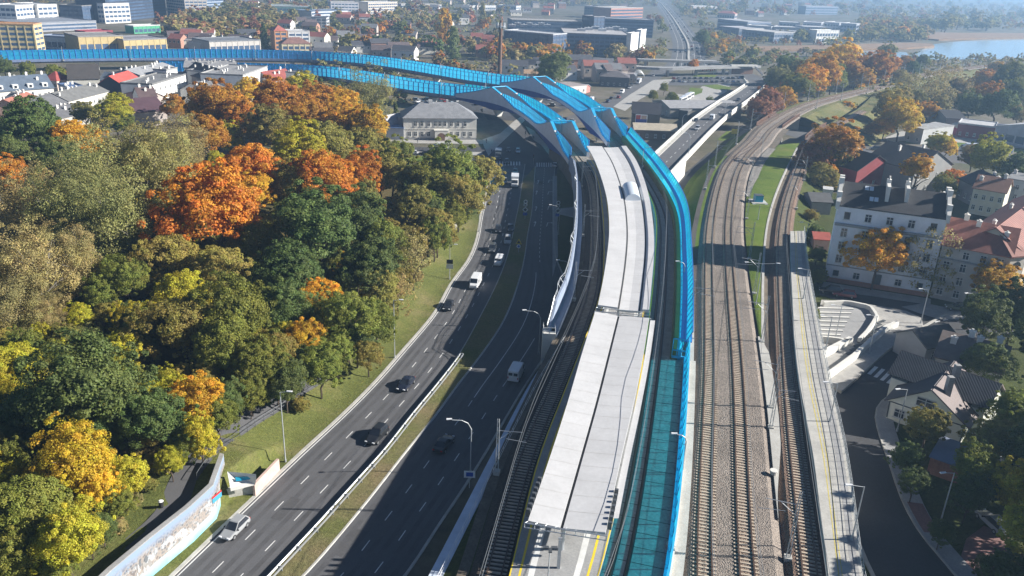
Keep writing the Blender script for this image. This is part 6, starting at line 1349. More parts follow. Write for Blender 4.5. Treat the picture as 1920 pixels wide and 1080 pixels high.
def make_car(kind='hatch'):
    L, yb, yr, yf, yw, H, wd = {'hatch': (4.2, -1.95, -1.5, .05, .95, 1.48, .88), 'sedan': (4.6, -1.65, -1.0, .1, 1.0, 1.44, .9), 'estate': (4.7, -2.2, -1.95, .05, 1.0, 1.55, .92), 'suv': (4.6, -2.15, -1.75, .1, .95, 1.7, .94)}[kind]
    h = L/2; zs = .92 if kind != 'suv' else 1.02
    t = thing('car', None, 'car')
    k = MB(); k.loft(body_loft([(-h, wd*.82, .42, zs*.84), (-h+.18, wd*.95, .3, zs), (-.6, wd, .26, zs), (yw-.1, wd, .26, zs-.01), (h-.75, wd*.97, .28, zs*.86), (h-.15, wd*.86, .32, zs*.7), (h, wd*.72, .4, zs*.6)]), 0, True, True)
    b0, b1 = wd*.92, wd*.70
    lo = [(-b0, yb, zs-.03), (b0, yb, zs-.03), (b0, yw, zs-.06), (-b0, yw, zs-.06)]; hi = [(-b1, yr, H), (b1, yr, H), (b1, yf, H), (-b1, yf, H)]
    md = [(-b1*.9, yr+.1, H+.04), (b1*.9, yr+.1, H+.04), (b1*.9, yf-.1, H+.04), (-b1*.9, yf-.1, H+.04)]
    k.loft([lo, hi, md], 0, True); k.poly(md); k.build('body', M['paintcol'], t, smooth=False)
    def pane(nm, a, b, c, d, ins=.1, out=.015):
        P = [Vector(p) for p in (a, b, c, d)]; ce = sum(P, Vector())/4; n = (P[1]-P[0]).cross(P[2]-P[0]).normalized()
        if n.dot(ce-Vector((0, (yb+yw)/2, .9))) < 0: n = -n
        q = MB(); q.poly([p.lerp(ce, ins)+n*out for p in P]); q.build(nm, M['glass_dark'], t)
    pane('windscreen', lo[3], lo[2], hi[2], hi[3]); pane('rear_window', lo[0], lo[1], hi[1], hi[0]); pane('side_window', lo[1], lo[2], hi[2], hi[1], .13); pane('side_window', lo[0], lo[3], hi[3], hi[0], .13)
    for x in (-1, 1):
        q = MB(); q.box((x*wd*.62, h-.07, .62), (.34, .16, .14)); q.build('headlight', M['lamp_white'], t)
        q = MB(); q.box((x*wd*.68, -h+.06, .74), (.3, .14, .16)); q.build('taillight', M['lamp_red'], t)
        q = MB(); q.box((x*(wd+.09), yw-.35, zs+.02), (.18, .12, .13)); q.build('mirror', M['black'], t)
    wheels(t, [(x*(wd-.1), y) for x in (-1, 1) for y in (-h+.85, h-.85)]); return t
def make_van(L=5.2, H=2.3, wd=.98):
    t = thing('van', None, 'van'); h = L/2; k = MB()
    k.loft(body_loft([(-h, wd*.96, .4, H-.06), (-h+.1, wd, .32, H), (h-1.75, wd, .32, H), (h-1.3, wd*.98, .32, H-.12)]), 0, True, True)
    k.loft(body_loft([(h-1.32, wd*.98, .32, H-.1), (h-.75, wd*.96, .32, 1.28), (h-.1, wd*.88, .34, 1.02), (h, wd*.8, .42, .85)]), 0, True, True); k.build('body', M['paintcol'], t)
    q = MB(); q.poly([(-wd*.78, h-.80, 1.34), (wd*.78, h-.80, 1.34), (wd*.72, h-1.27, H-.2), (-wd*.72, h-1.27, H-.2)]); q.v = [(x, y+.03, z+.03) for x, y, z in q.v]; q.build('windscreen', M['glass_dark'], t)
    for x in (-1, 1):
        q = MB(); q.poly([(x*(wd+.012), h-1.9, 1.25), (x*(wd+.012), h-1.2, 1.25), (x*(wd+.012), h-1.45, H-.35), (x*(wd+.012), h-1.9, H-.35)]); q.build('side_window', M['glass_dark'], t)
        q = MB(); q.box((x*wd*.66, h-.06, .74), (.3, .16, .2)); q.build('headlight', M['lamp_white'], t); q = MB(); q.box((x*wd*.86, -h, 1.0), (.14, .06, .4)); q.build('taillight', M['lamp_red'], t)
        q = MB(); q.box((x*wd*.45, -h-.012, H*.72), (wd*.7, .03, .5)); q.build('rear_window', M['glass_dark'], t)
    wheels(t, [(x*(wd-.1), y) for x in (-1, 1) for y in (-h+.95, h-.95)], .35); return t
def make_truck(L=7.2, H=3.3, wd=1.2):
    t = thing('truck', None, 'truck'); h = L/2
    k = MB(); k.box0(-wd, wd, -h, h-2.1, .95, H); k.build('cargo_box', M['paintcol'], t); k = MB(); k.box0(-.8, .8, -h, h-.4, .5, .9); k.build('chassis', M['dark_steel'], t)
    k = MB(); k.loft(body_loft([(h-2.0, wd*.95, .5, 2.6), (h-.9, wd*.95, .5, 2.55), (h-.25, wd*.93, .5, 1.5), (h, wd*.9, .55, 1.35)]), 0, True, True); c = k.build('cab', M['paintcol'], t)
    q = MB(); q.poly([(-1.0, h-.28, 1.55), (1.0, h-.28, 1.55), (.95, h-.86, 2.45), (-.95, h-.86, 2.45)]); q.v = [(x, y+.03, z+.02) for x, y, z in q.v]; q.build('windscreen', M['glass_dark'], c)
    for x in (-1, 1): q = MB(); q.box((x*.8, h+.0, .85), (.3, .1, .2)); q.build('headlight', M['lamp_white'], t)
    wheels(t, [(x*(wd-.15), y) for x in (-1, 1) for y in (-h+1.4, h-1.0)], .45, .3); return t
def make_bus(L=11.0, H=3.0, wd=1.25):
    t = thing('bus', None, 'bus'); h = L/2; k = MB(); k.loft(body_loft([(-h, wd*.95, .4, H-.1), (-h+.15, wd, .35, H), (h-.3, wd, .35, H), (h, wd*.93, .4, H-.25)]), 0, True, True); k.build('body', M['paintcol'], t)
    for x in (-1, 1): q = MB(); q.box0(min(x*wd, x*(wd+.02)), max(x*wd, x*(wd+.02)), -h+.6, h-.8, 1.35, 2.5); q.build('side_window', M['glass_dark'], t)
    q = MB(); q.box0(-wd*.85, wd*.85, h-.02, h+.03, 1.1, 2.6); q.build('windscreen', M['glass_dark'], t); wheels(t, [(x*(wd-.15), y) for x in (-1, 1) for y in (-h+2.4, h-2.6)], .48, .3); return t
PRO = {k: make_car(k) for k in ('hatch', 'sedan', 'estate', 'suv')}; PRO['van'] = make_van(); PRO['truck'] = make_truck(); PRO['bus'] = make_bus(); PRO['kombi'] = make_van(4.6, 1.85, .92); PRO['minibus'] = make_bus(7.2, 2.7, 1.05)
USED = set()
def vehicle(kind, loc, rz, col, label, group):
    o = PRO[kind] if kind not in USED else dup(PRO[kind]); USED.add(kind)
    o.location = loc; o.rotation_euler = (0, 0, rz)
    for ch in kids(o) if o is not PRO[kind] else list(o.children):
        if ch.data.materials[0] == M['paintcol']: ch.color = (*col, 1)
    for ch in o.children:
        if ch.data.materials[0] == M['paintcol']: ch.color = (*col, 1)
    o['label'] = label; o['group'] = group; return o
WHT = (.72, .73, .74); SIL = (.38, .39, .40); BLK = (.016, .017, .02); DGR = (.06, .065, .07); RED = (.30, .03, .025); NAV = (.03, .05, .10); BRG = (.16, .02, .03); GRN = (.10, .11, .07)
def road_rz(px, py, toward, z=0.0, cv=EDGE):
    p = G(px, py, z); tn = cv.tan(cv.s[cv.near(p)]); a = math.atan2(tn.y, tn.x)-PI/2; return p, a+PI if toward else a
gT = 'traffic driving toward the viewer on the left carriageway'
for kind, px, py, col, lab in (
 ('hatch', 441, 997, (.30, .31, .32), 'silver hatchback with dark roof driving beside the mural wall'), ('suv', 707, 822, BLK, 'black estate car passing beside the guard rail'), ('sedan', 761, 725, (.012, .016, .03), 'dark car just behind the black estate, near the lone grass pole'),
 ('sedan', 841, 577, BLK, 'black car with bright bonnet beside the kerb, ahead of the white van'), ('van', 891, 536, WHT, 'white van half in shade on the left carriageway'), ('kombi', 935, 495, WHT, 'white car following the white van in the shade'),
 ('suv', 952, 455, SIL, 'silver car in the shade next to the dark pair'), ('estate', 923, 470, DGR, 'dark grey car in shade left of the white car'), ('sedan', 957, 431, DGR, 'dark car with one bright headlight by the median'), ('hatch', 934, 434, BLK, 'black car in the kerb lane behind the dark grey one'),
 ('truck', 965, 348, WHT, 'white box truck waiting near the crossing'), ('hatch', 946, 343, SIL, 'silver hatchback beside the white box truck'), ('sedan', 966, 325, (.2, .3, .3), 'teal lit car right behind the white box truck'), ('hatch', 950, 306, DGR, 'dark hatchback on the zebra crossing'), ('hatch', 971, 286, WHT, 'white hatchback crossing the junction'), ('sedan', 953, 284, BLK, 'black car crossing the junction beside a white one')):  # sedan behind the box truck: teal light painted into its silver body colour
    p, a = road_rz(px, py, True); p.z = .03; vehicle(kind, p, a, col, lab, gT)
gA = 'vehicles on the right carriageway'
for kind, px, py, col, lab in (('van', 968, 706, WHT, 'white delivery van in shade driving away by the retaining wall'), ('sedan', 832, 838, (.012, .012, .014), 'black car hidden in the dark shade of the right carriageway'), ('hatch', 1040, 312, WHT, 'small white car at the kerb under the blue bridge')):
    p, a = road_rz(px, py, False); p.z = .03; vehicle(kind, p, a, col, lab, gA)
gS = 'vehicles on the side streets'
for kind, px, py, rz, col, lab, z in (
 ('truck', 934, 297, PI, (.10, .12, .14), 'dark truck stopped at the junction corner', 0), ('truck', 826, 284, PI/2+.1, WHT, 'white box truck in front of the villa gate', 0), ('sedan', 796, 290, PI/2, BLK, 'black car beside the lawn below the villa', 0), ('hatch', 826, 291, PI/2, DGR, 'dark hatchback behind the black car by the lawn', 0), ('hatch', 773, 289, PI/2, WHT, 'white car at the left end of the lawn', 0),
 ('estate', 1859, 985, .15, (.34, .36, .40), 'pale grey hatchback parked on the red driveway', 2.97), ('estate', 1582, 556, PI/2-.3, BRG, 'dark red car parked in front of the apartment house', 2.9), ('suv', 1556, 549, PI/2-.3, BLK, 'black car parked beside the dark red one', 2.9), ('estate', 1795, 581, PI/2-.25, GRN, 'olive car parked on the street below the corner house', 2.96), ('hatch', 1893, 880, .4, NAV, 'navy car parked in the shaded yard', 2.95),
 ('truck', 1815, 283, PI/2-.1, WHT, 'white box truck on the far right street', .05), ('minibus', 1880, 287, PI/2-.1, WHT, 'white minibus behind the white truck on the far right street', .05), ('sedan', 1680, 283, PI/2-.05, NAV, 'dark blue car on the far right street', .05), ('suv', 1640, 281, PI/2, DGR, 'dark car beside the red gable on the far street', .05), ('sedan', 1842, 268, -PI/2, SIL, 'silver car on the car wash forecourt', .06), ('sedan', 1772, 260, 0, BLK, 'black car in the car wash', .06), ('sedan', 1828, 250, PI/2, DGR, 'dark car parked by the maroon shop', .06)):
    p = G(px, py, z+.02); vehicle(kind, p, rz, col, lab, gS)
OVc = Curve(lerp_edge(oa, ob_, .55), sm=False)
for kind, px, py, tow, col, lab in (('van', 1335, 224, False, WHT, 'white van driving up the overpass'), ('estate', 1307, 243, True, SIL, 'silver car coming down the overpass'), ('sedan', 1304, 228, True, BLK, 'black car next to the overpass parapet'), ('sedan', 1384, 189, True, BLK, 'black car at the shaded top of the overpass')):
    p, a = road_rz(px, py, tow, 6.0, OVc); p.z = 6.02; vehicle(kind, p, a, col, lab, 'traffic on the overpass')
SRc = Curve(lerp_edge(qa, qb, .5), sm=False)
for kind, px, py, tow, col, lab in (('truck', 1197, 157, True, WHT, 'white truck near the rail underpass street'), ('van', 1166, 175, True, WHT, 'white van on the street by the restaurant'), ('hatch', 1160, 184, False, RED, 'red car on the street beside the bus yard'), ('hatch', 1112, 196, True, RED, 'red hatchback nearer the farther blue bridge'), ('sedan', 1146, 186, False, BLK, 'black car behind the red hatchback'), ('sedan', 1180, 166, True, SIL, 'silver car following the white truck'), ('sedan', 1184, 160, True, BLK, 'black car squeezed beside the white truck'), ('sedan', 1140, 192, False, NAV, 'navy car leaving the bus yard street'), ('hatch', 1225, 143, False, WHT, 'white car entering the rail underpass'), ('van', 1108, 190, True, WHT, 'white van at the edge of the bushes')):
    p, a = road_rz(px, py, tow, .0, SRc); p.z = .04; vehicle(kind, p, a, col, lab, 'traffic on the bus yard street')
for i, (px, py) in enumerate(((1279, 192), (1286, 188), (1292, 184))): vehicle('bus', G(px, py, .05), -.5, WHT, ('front white bus in the row at the yard', 'middle white bus in the row at the yard', 'rear white bus in the row at the yard')[i], 'buses at the yard')
for i, (px, py, lab) in enumerate(((1044, 224, 'white car parked in a row under the bridges'), (1056, 226, 'second parked car of the row under the bridges'), (1070, 229, 'silver parked car at the end of the row under the bridges'))): vehicle('hatch', G(px, py, .04), 1.3, (WHT, DGR, SIL)[i], lab, 'cars parked under the bridges')
CN = {'white': WHT, 'silver': SIL, 'dark': DGR, 'black': BLK, 'red': RED, 'blue': (.04, .09, .25)}
def small_car(px, py, rz, cn, zone, group, z=.05):
    o = bpy.data.objects.new('car', SMALL); COL.objects.link(o); o.location = G(px, py, z); o.rotation_euler = (0, 0, rz); o.color = (*CN[cn], 1); tag(o, None, 'car', group); defer(o, f'{cn} car {zone}', px)
k = MB(); k.loft(body_loft([(-2.1, .8, .25, .8), (-1.9, .9, .2, .92), (1.3, .9, .2, .88), (2.1, .75, .3, .62)]), 0, True, True); lo = [(-.8, -1.9, .9), (.8, -1.9, .9), (.8, .95, .88), (-.8, .95, .88)]; hi = [(-.64, -1.4, 1.45), (.64, -1.4, 1.45), (.64, .1, 1.45), (-.64, .1, 1.45)]
k.loft([lo, hi], 1, True); k.poly(hi, 0)
for x in (-.78, .78):
    for y in (-1.3, 1.3): k.tube([(x-.1, y, .3), (x+.1, y, .3)], .3, 8, 2)
o = k.build('car', [M['paintcol'], M['glass_dark'], M['black']]); SMALL = o.data; bpy.data.objects.remove(o)
for i in range(26):
    r_ = i//13; small_car(1262+(i % 13)*10.2+rt_.uniform(-1, 1), 148+r_*6+rt_.uniform(-.7, .7), rt_.choice((0, 0, .1)), rt_.choice(['white', 'silver', 'dark', 'black', 'red', 'blue', 'dark']), 'in the car park by the rail bridge' if r_ == 0 else 'in the nearer car park row', 'cars in the car park')
for i in range(16): small_car(rt_.uniform(770, 900), rt_.uniform(184, 204), rt_.uniform(0, 3), rt_.choice(['white', 'silver', 'dark', 'black', 'red', 'white']), 'parked below the viaducts', 'cars parked below the viaducts')
for i in range(18): small_car(rt_.uniform(985, 1100), rt_.uniform(172, 202), rt_.uniform(0, 3), rt_.choice(['white', 'silver', 'dark', 'black', 'white']), 'parked behind the bridge humps', 'cars parked behind the bridge humps')
HWc = Curve(lerp_edge(ha, hb, .5), sm=False)
for i in range(54):
    f = rt_.choice((.1, .25, .4, .6, .75, .9)); c = Curve(lerp_edge(ha, hb, f), sm=False); s = c.L*(rt_.random()**1.6)*.6; p = c.at(s); q = PX(p.x, p.y, 0); tn = c.tan(s)
    small_car(q[0], q[1], math.atan2(tn.y, tn.x)-PI/2+(PI if f < .5 else 0), rt_.choice(['white', 'silver', 'dark', 'black', 'red', 'dark']), 'on the highway', 'cars on the highway', .06)
# ---------------------------------------------------------------- roadside furniture
def pole_lamp(loc, h, arm, rz, label, group, curved=True, double=False):
    t = thing('street_lamp', label, 'street lamp', loc, rz, group); k = MB()
    if curved: k.tube([(0, 0, 0), (0, 0, h*.82), (-arm*.18, 0, h*.93), (-arm*.5, 0, h*.985), (-arm, 0, h)], [.11, .085, .07, .06, .05], 7)
    else: k.tube([(0, 0, 0), (0, 0, h)], [.10, .06], 7); k.tube([(0, 0, h-.05), (-arm, 0, h+.12)], .04, 5)
    if double: k.tube([(0, 0, h-.05), (arm, 0, h+.12)], .04, 5)
    k.build('pole', M['pole_paint'], t); k = MB(); k.tube([(0, 0, -.1), (0, 0, .5)], .16, 7); k.build('base', M['steel'], t)
    for sg in ((-1, 1) if double else (-1,)):
        k = MB(); x = sg*arm; k.loft([[(x-sg*a, -b, h+.12+c) for a, b, c in ((0, .1, 0), (0, -.1, 0), (0, -.1, .12), (0, .1, .12))], [(x+sg*.75, -b, h+.12+c) for b, c in ((.17, 0), (-.17, 0), (-.15, .1), (.15, .1))]], 0, True, True); k.build('lamp_head', M['white_metal'], t)
    return t
for px, py, z, h, lab in ((535, 862, None, 11, 'tall plain lamp pole standing by the pink panel'), (740, 667, None, 11, 'tall plain lamp pole on the sunny grass verge'), (843, 520, None, 8, 'tall plain lamp pole behind the small roadside sign'), (898, 432, None, 9, 'tall plain lamp pole by the trees near the crossing')):
    p = G(px, py, .5); p.z = hill_at(p.x, p.y)-.05; pole_lamp(p, h, .9, PI, lab, 'lamp poles along the grass slope', False)
for px, py, h, arm, lab in ((882, 888, 8.6, 2.6, 'curved lamp nearest the square sign on the shaded carriageway'), (1010, 664, 8.6, 2.6, 'curved lamp beside the white delivery van'), (1066, 560, 8.6, 2.4, 'curved lamp above the slip road gore'), (1047, 440, 8, 2.2, 'curved lamp by the shaded parking under the side beam')):
    pole_lamp(G(px, py, .03), h, arm, .15, lab, 'curved lamps of the shaded carriageway')
for px, py, z, h, rz, lab in ((1597, 1012, 7.35, 7.0, .0, 'lamp leaning over the near end of the striped platform'), (1556, 790, 7.35, 6, .0, 'lamp on the striped platform beside the curving street'), (1548, 655, 7.35, 6, 0, 'lamp pole by the sunken stairwell'), (1506, 560, 7.35, 6, 0, 'lamp pole on the far part of the striped platform'), (1508, 465, 7.35, 6, 0, 'lamp pole at the far tip of the striped platform')):
    pole_lamp(G(px, py, z), h, 1.3, rz, lab, 'platform lamps on the right', False)
for px, py, z, h, rz, lab in ((1760, 990, 3, 8, 0.2, 'street lamp in the dark hedge below the shed'), (1682, 808, 3, 7, .2, 'street lamp in front of the cream house'), (1806, 617, 3, 7.5, .3, 'street lamp at the dark trees across the street'), (1565, 640, 3.4, 7, 0, 'lamp in the middle of the sunken stairwell'), (1630, 660, 3.4, 7, 0, 'lamp on the sunny plaza ramp'), (1726, 606, 3.4, 7, 0, 'lamp at the tip of the sunny plaza')):
    pole_lamp(G(px, py, z), h, 1.2, rz, lab, 'street lamps around the plaza', False)
pole_lamp(G(1417, 572, 6.2), 8.5, 2.6, 0, 'double armed white lamp between the tracks', 'yard lamps', False, True); pole_lamp(G(1421, 412, 6.3), 4, 1.2, 0, 'small double armed lamp by the teal box on the grass', 'yard lamps', False, True)
for i, (px, py) in enumerate(((1268, 640), (1282, 940), (1297, 620))): pass
OVL = (0, 1, 2, 3)
for i, s in enumerate((8, 40, 80, 130)):
    q = OVc.off(s, 5.2 if i % 2 else -4.6, 6.0); pole_lamp(q, 8, 1.6, 0 if i % 2 else PI, ('lamp at the low end of the overpass', 'lamp beside the overpass bridge span', 'lamp by the white van on the overpass', 'lamp near the top of the overpass')[i], 'overpass lamps')
# guard rail on the median
gc = Curve([p+Vector((.55, 0, 0)) for p in b1], sm=False); s1 = gc.s[gc.near(G(866, 668))]
t = thing('guard_rail', 'galvanised guard rail along the sunny edge of the median', 'guard rail', gc.at(20)); k = MB()
sweep(k, gc, [(-.08, .55), (-.02, .63), (-.08, .71), (-.02, .79), (-.08, .87), (-.14, .71)], 0, s1, 2, 0, True, True); k.build('rail', M['steel'], t, t.location)
k = MB(); sweep(k, gc, [(.42, .6), (.42, .86), (.52, .86), (.52, .6)], 0, s1, 2, 0, True, True); k.build('rail', M['steel'], t, t.location)
for s in gc.ts(0, s1, 3.6): q = gc.off(s, .16, .1); k = MB(); k.box0(q.x-.3, q.x+.3, q.y-.06, q.y+.06, .1, .84); k.build('post', M['pole_paint'], t, t.location)
# signs
M['sign_blue'] = mat('sign_blue', (.02, .08, .42), .4, .03, 1); M['sign_teal'] = mat('sign_teal', (.02, .32, .48), .4, .05, 1); M['sign_red'] = mat('sign_red', (.5, .03, .03), .4, .05, 1)
def sign(loc, rz, label, panels, h=3.0, group=None):
    t = thing('road_sign', label, 'road sign', loc, rz, group); k = MB(); k.tube([(0, 0, 0), (0, 0, h)], .05, 6); k.build('post', M['pole_paint'], t)
    for kind, z, sz, m, m2 in panels:
        k = MB()
        if kind == 'round': pts = [(sz*math.cos(a*PI/8), -.08, z+sz*math.sin(a*PI/8)) for a in range(16)]
        elif kind == 'diamond': pts = [(0, -.08, z-sz), (sz, -.08, z), (0, -.08, z+sz), (-sz, -.08, z)]
        elif kind == 'tri': pts = [(-sz, -.08, z-sz*.8), (sz, -.08, z-sz*.8), (0, -.08, z+sz)]
        else: pts = [(-sz, -.08, z-sz*.7), (sz, -.08, z-sz*.7), (sz, -.08, z+sz*.7), (-sz, -.08, z+sz*.7)]
        k.loft([pts, [(x, y+.05, zz) for x, y, zz in pts]], 0, True, True); pn = k.build('panel', m, t)
        if m2:
            k = MB(); cx = sum(p[0] for p in pts)/len(pts); cz = sum(p[2] for p in pts)/len(pts); k.poly([(cx+(x-cx)*.62, -.09, cz+(zz-cz)*.62) for x, y, zz in pts]); k.build('symbol', m2, pn)
    return t
sign(G(880, 915), 0, 'square white and blue sign at the foot of a curved lamp', [('sq', 2.2, .75, M['white_metal'], M['sign_blue'])], 2.8)
p = G(843, 522, .5); p.z = hill_at(p.x, p.y); sign(p, 0, 'small black and white sign on the sunny grass edge', [('sq', 3.2, .75, M['white_metal'], None), ('sq', 4.3, .7, M['black'], None)], 4.6)
for px, py, lab in ((984, 412, 'stack of round, slanted and blue signs on the dark median'), (1045, 414, 'stack of round, slanted and blue signs beside the shaded parking')):
    sign(G(px, py), 0, lab, [('round', 5.2, .55, M['white_metal'], M['black']), ('sq', 4.3, .5, M['white_metal'], M['black']), ('diamond', 2.9, .85, M['white_metal'], M['black']), ('sq', 1.7, .6, M['sign_blue'], None)], 5.4)
sign(G(972, 474), 0, 'yellow diamond sign above a white disc on the dark median', [('tri', 2.9, .75, M['yellow_paint'], M['black']), ('round', 1.7, .5, M['white_metal'], M['sign_blue'])], 3.4)
p = G(927, 360, .3); t = sign(p, 0, 'teal direction sign sticking out beside the roadside trees', [('sq', 3.6, 1.3, M['sign_teal'], None)], 4.0)
p = G(1376, 262, 0); sign(p, 0, 'yellow sign board near the tracks and overpass', [('sq', 3.6, 1.5, M['yellow_paint'], None)], 4.5)
t = thing('billboard', 'red and white billboard on the grass by the car park', 'billboard', G(1325, 139)); k = MB(); k.box0(-7, 7, 0, .3, 1.2, 5.6); k.build('panel', M['white_metal'], t); k = MB(); rb2 = random.Random(2)
for i in range(9): x = -6.4+i*1.4; k.box0(x, x+rb2.uniform(.7, 1.2), -.03, -.005, 2.0+rb2.uniform(0, 1), 4.2+rb2.uniform(0, .9))
k.build('lettering', M['sign_red'], t); k = MB(); k.box0(-5, -4.7, 0.05, .25, 0, 1.2); k.box0(4.7, 5, .05, .25, 0, 1.2); k.build('post', M['steel'], t)
t = thing('billboard', 'colourful picture billboard on the pub gable', 'billboard', G(1190, 229, 4.6)+Vector((0, -1.2, 0))); k = MB(); k.box0(0, 5.2, 0, .2, 0, 3.6); k.build('panel', M['white_metal'], t)
for i, (c, x, z, w_, h_) in enumerate((((.05, .07, .3), .2, .2, 4.8, 1.4), ((.45, .06, .06), .2, 1.5, 2.0, 1.8), ((.5, .35, .25), 2.5, 1.6, 2.3, 1.6))): k = MB(); k.box0(x, x+w_, -.03, -.004, z, z+h_); k.build('print', mat('print_%d' % i, c, .5, .1, 1), t)
t = thing('billboard', 'large pale poster board in front of the white roofed store', 'billboard', G(1862, 260, 0)); k = MB(); k.box0(0, 5.5, 0, .3, .8, 7); k.build('panel', M['white_metal'], t); k = MB(); k.box0(1.2, 4.4, -.03, -.004, 3.2, 5.6); k.build('print', M['pink'], t)
t = thing('equipment_cabinet', 'teal equipment box on a pale pad in the grass wedge', 'cabinet', G(1421, 378, 6.3)); k = MB(); k.box0(-2.2, 2.2, -2.4, 2.4, 0, .12); k.build('pad', M['concrete'], t); k = MB(); k.box0(-1.1, 1.1, -1.1, 1.1, .12, 1.9); k.build('box', M['sign_teal'], t); k = MB(); k.box0(-1.2, 1.2, -1.2, 1.2, 1.9, 2.0); k.build('lid', M['dark_steel'], t)
for px, py, lab in ((1450, 889, 'white disc cover in the trench beside the second main track'), (1257, 1027, 'round pale manhole cover on the walkway by the blue wall')):
    t = thing('manhole', lab, 'manhole', G(px, py, 6.3)); k = MB(); k.tube([(0, 0, 0), (0, 0, .5)], .42, 12); k.build('shaft', M['concrete'], t); k = MB(); k.tube([(0, 0, .5), (0, 0, .6)], .5, 12); k.build('lid', M['beam_white'], t)
# ---------------------------------------------------------------- mural retaining wall and underpass portal
def mural():
    m, t, b = nt('mural_paint'); tc = t.nodes.new('ShaderNodeTexCoord'); sp = t.nodes.new('ShaderNodeSeparateXYZ'); t.links.new(tc.outputs['Object'], sp.inputs[0])
    z = t.nodes.new('ShaderNodeMath'); z.operation = 'DIVIDE'; z.inputs[1].default_value = 5.2; t.links.new(sp.outputs['Z'], z.inputs[0])
    nz = noise(t, .35, 4, .6, 'Object'); ad = t.nodes.new('ShaderNodeMath'); ad.operation = 'MULTIPLY_ADD'; ad.inputs[1].default_value = .55; t.links.new(nz, ad.inputs[0]); t.links.new(z.outputs[0], ad.inputs[2])
    sky = ramp(t, ad.outputs[0], [(.28, (.18, .42, .50)), (.48, (.32, .49, .55)), (.66, (.48, .49, .50)), (.92, (.40, .45, .50)), (1, (.22, .29, .40))])
    fig = noise(t, .55, 6, .72, 'Object'); v = t.nodes.new('ShaderNodeTexVoronoi'); v.inputs['Scale'].default_value = 2.2; t.links.new(tc.outputs['Object'], v.inputs['Vector'])
    fc = ramp(t, v.outputs['Distance'], [(.12, (.06, .06, .07)), (.35, (.19, .18, .175)), (.6, (.30, .25, .21)), (.85, (.11, .09, .085))])
    band = ramp(t, z.outputs[0], [(.28, (0,)*3), (.34, (.9,)*3), (.70, (.9,)*3), (.88, (0,)*3)]); mask = mix(t, 1, band, ramp(t, fig, [(.40, (0,)*3), (.50, (1,)*3)]), 'MULTIPLY')
    t.links.new(mix(t, mask, sky, fc), b.inputs['Base Color']); b.inputs['Roughness'].default_value = .7; return m
M['mural'] = mural()
wb0 = [G(150, 1215), G(224, 1140), G(291, 1080), G(364, 1018), G(407, 975)]; tip = G(426, 912); wt = thing('mural_wall', 'tall retaining wall painted with a pale blue mural, pointed at its end', 'wall', wb0[2], math.atan2((wb0[4]-wb0[2]).y, (wb0[4]-wb0[2]).x))
Ri = Matrix.Rotation(-wt.rotation_euler[2], 4, 'Z'); tol = lambda p: Ri @ (Vector(p)-wt.location)
k = MB(); rg = []
for i, p in enumerate(wb0+[tip]):
    zt_ = 5.1 if i < 5 else 4.9; q = tol(p); rg.append([(q.x, q.y, -.1), (q.x, q.y, zt_), (q.x-.05, q.y+.5, zt_), (q.x-.05, q.y+.5, -.1)])
k.loft(rg, 0, True, True); k.build('wall', M['mural'], wt); k = MB(); k.loft([[(a[1][0], a[1][1]-.06, a[1][2]+.005), (a[1][0], a[1][1]-.06, a[1][2]+.15), (a[2][0], a[2][1]+.06, a[2][2]+.15), (a[2][0], a[2][1]+.06, a[2][2]+.005)] for a in rg], 0, True, True); k.build('coping', M['concrete_grey'], wt)
k = MB(); rF = random.Random(8)                       # painted groups of figures on the wall face
for g, (x0, x1, zc, n_, pal) in enumerate(((-2.5, 1.0, 2.3, 16, 0), (1.5, 4.2, 2.7, 20, 0), (4.6, 7.0, 2.2, 14, 1), (7.4, 9.0, 2.5, 9, 1))):
    for i in range(n_):
        x = rF.uniform(x0, x1); z = zc+rF.uniform(-.9, .9); w_ = rF.uniform(.12, .3); h_ = rF.uniform(.25, .6); m_ = rF.choice((0, 1, 2) if pal == 0 else (1, 2, 3)); y = -.012-.0006*i
        k.poly([(x+w_*math.cos(a*PI/5), y, z+h_*math.sin(a*PI/5)) for a in range(10)], m_)
k.build('painted_figures', [mat('fig_a', (.13, .14, .15), .8), mat('fig_b', (.26, .25, .24), .8), mat('fig_c', (.38, .37, .37), .8), mat('fig_d', (.42, .27, .2), .8)], wt)
k = MB(); q0 = tol(G(391, 952)); k.box((q0.x-1.2, -.06, 3.2), (1.7, .05, .9)); k.build('painted_flag', [mat('fig_e', (.05, .28, .42), .8)], wt); k = MB(); k.box((q0.x-1.2, -.07, 3.55), (1.7, .05, .25)); k.build('painted_flag', [M['sign_red']], wt)
t = thing('underpass_parapet', 'pale concrete underpass parapet with a blue lettered strip', 'parapet', G(440, 905, 2)); k = MB(); P = [G(426, 884, 4.2), G(480, 889, 4.2), G(478, 903, 2.6), G(432, 915, 2.6)]; k.poly(P); k.poly([p-Vector((0, 0, .5)) for p in P]); k.loft([P+[P[0]], [p-Vector((0, 0, .5)) for p in P+[P[0]]]], 0, False); k.build('slab', M['beam_white'], t, t.location)
k = MB(); c4 = [P[0].lerp(P[3], .35), P[1].lerp(P[2], .3), P[1].lerp(P[2], .62), P[0].lerp(P[3], .66)]; a_, b_2 = c4[0].lerp(c4[1], .25), c4[0].lerp(c4[1], .8); c_2, d_2 = c4[3].lerp(c4[2], .8), c4[3].lerp(c4[2], .25); k.poly([p+Vector((.02, -.02, .03)) for p in (a_, b_2, c_2, d_2)]); k.build('lettered_strip', M['sign_teal'], t, t.location)
k = MB(); A_, B_ = G(424, 935, .2), G(474, 925, .2); k.prism([A_.xy, B_.xy, (G(474, 918, .2)).xy, (G(426, 925, .2)).xy], -.1, 1.6); k.build('lower_wall', M['concrete'], t, t.location)
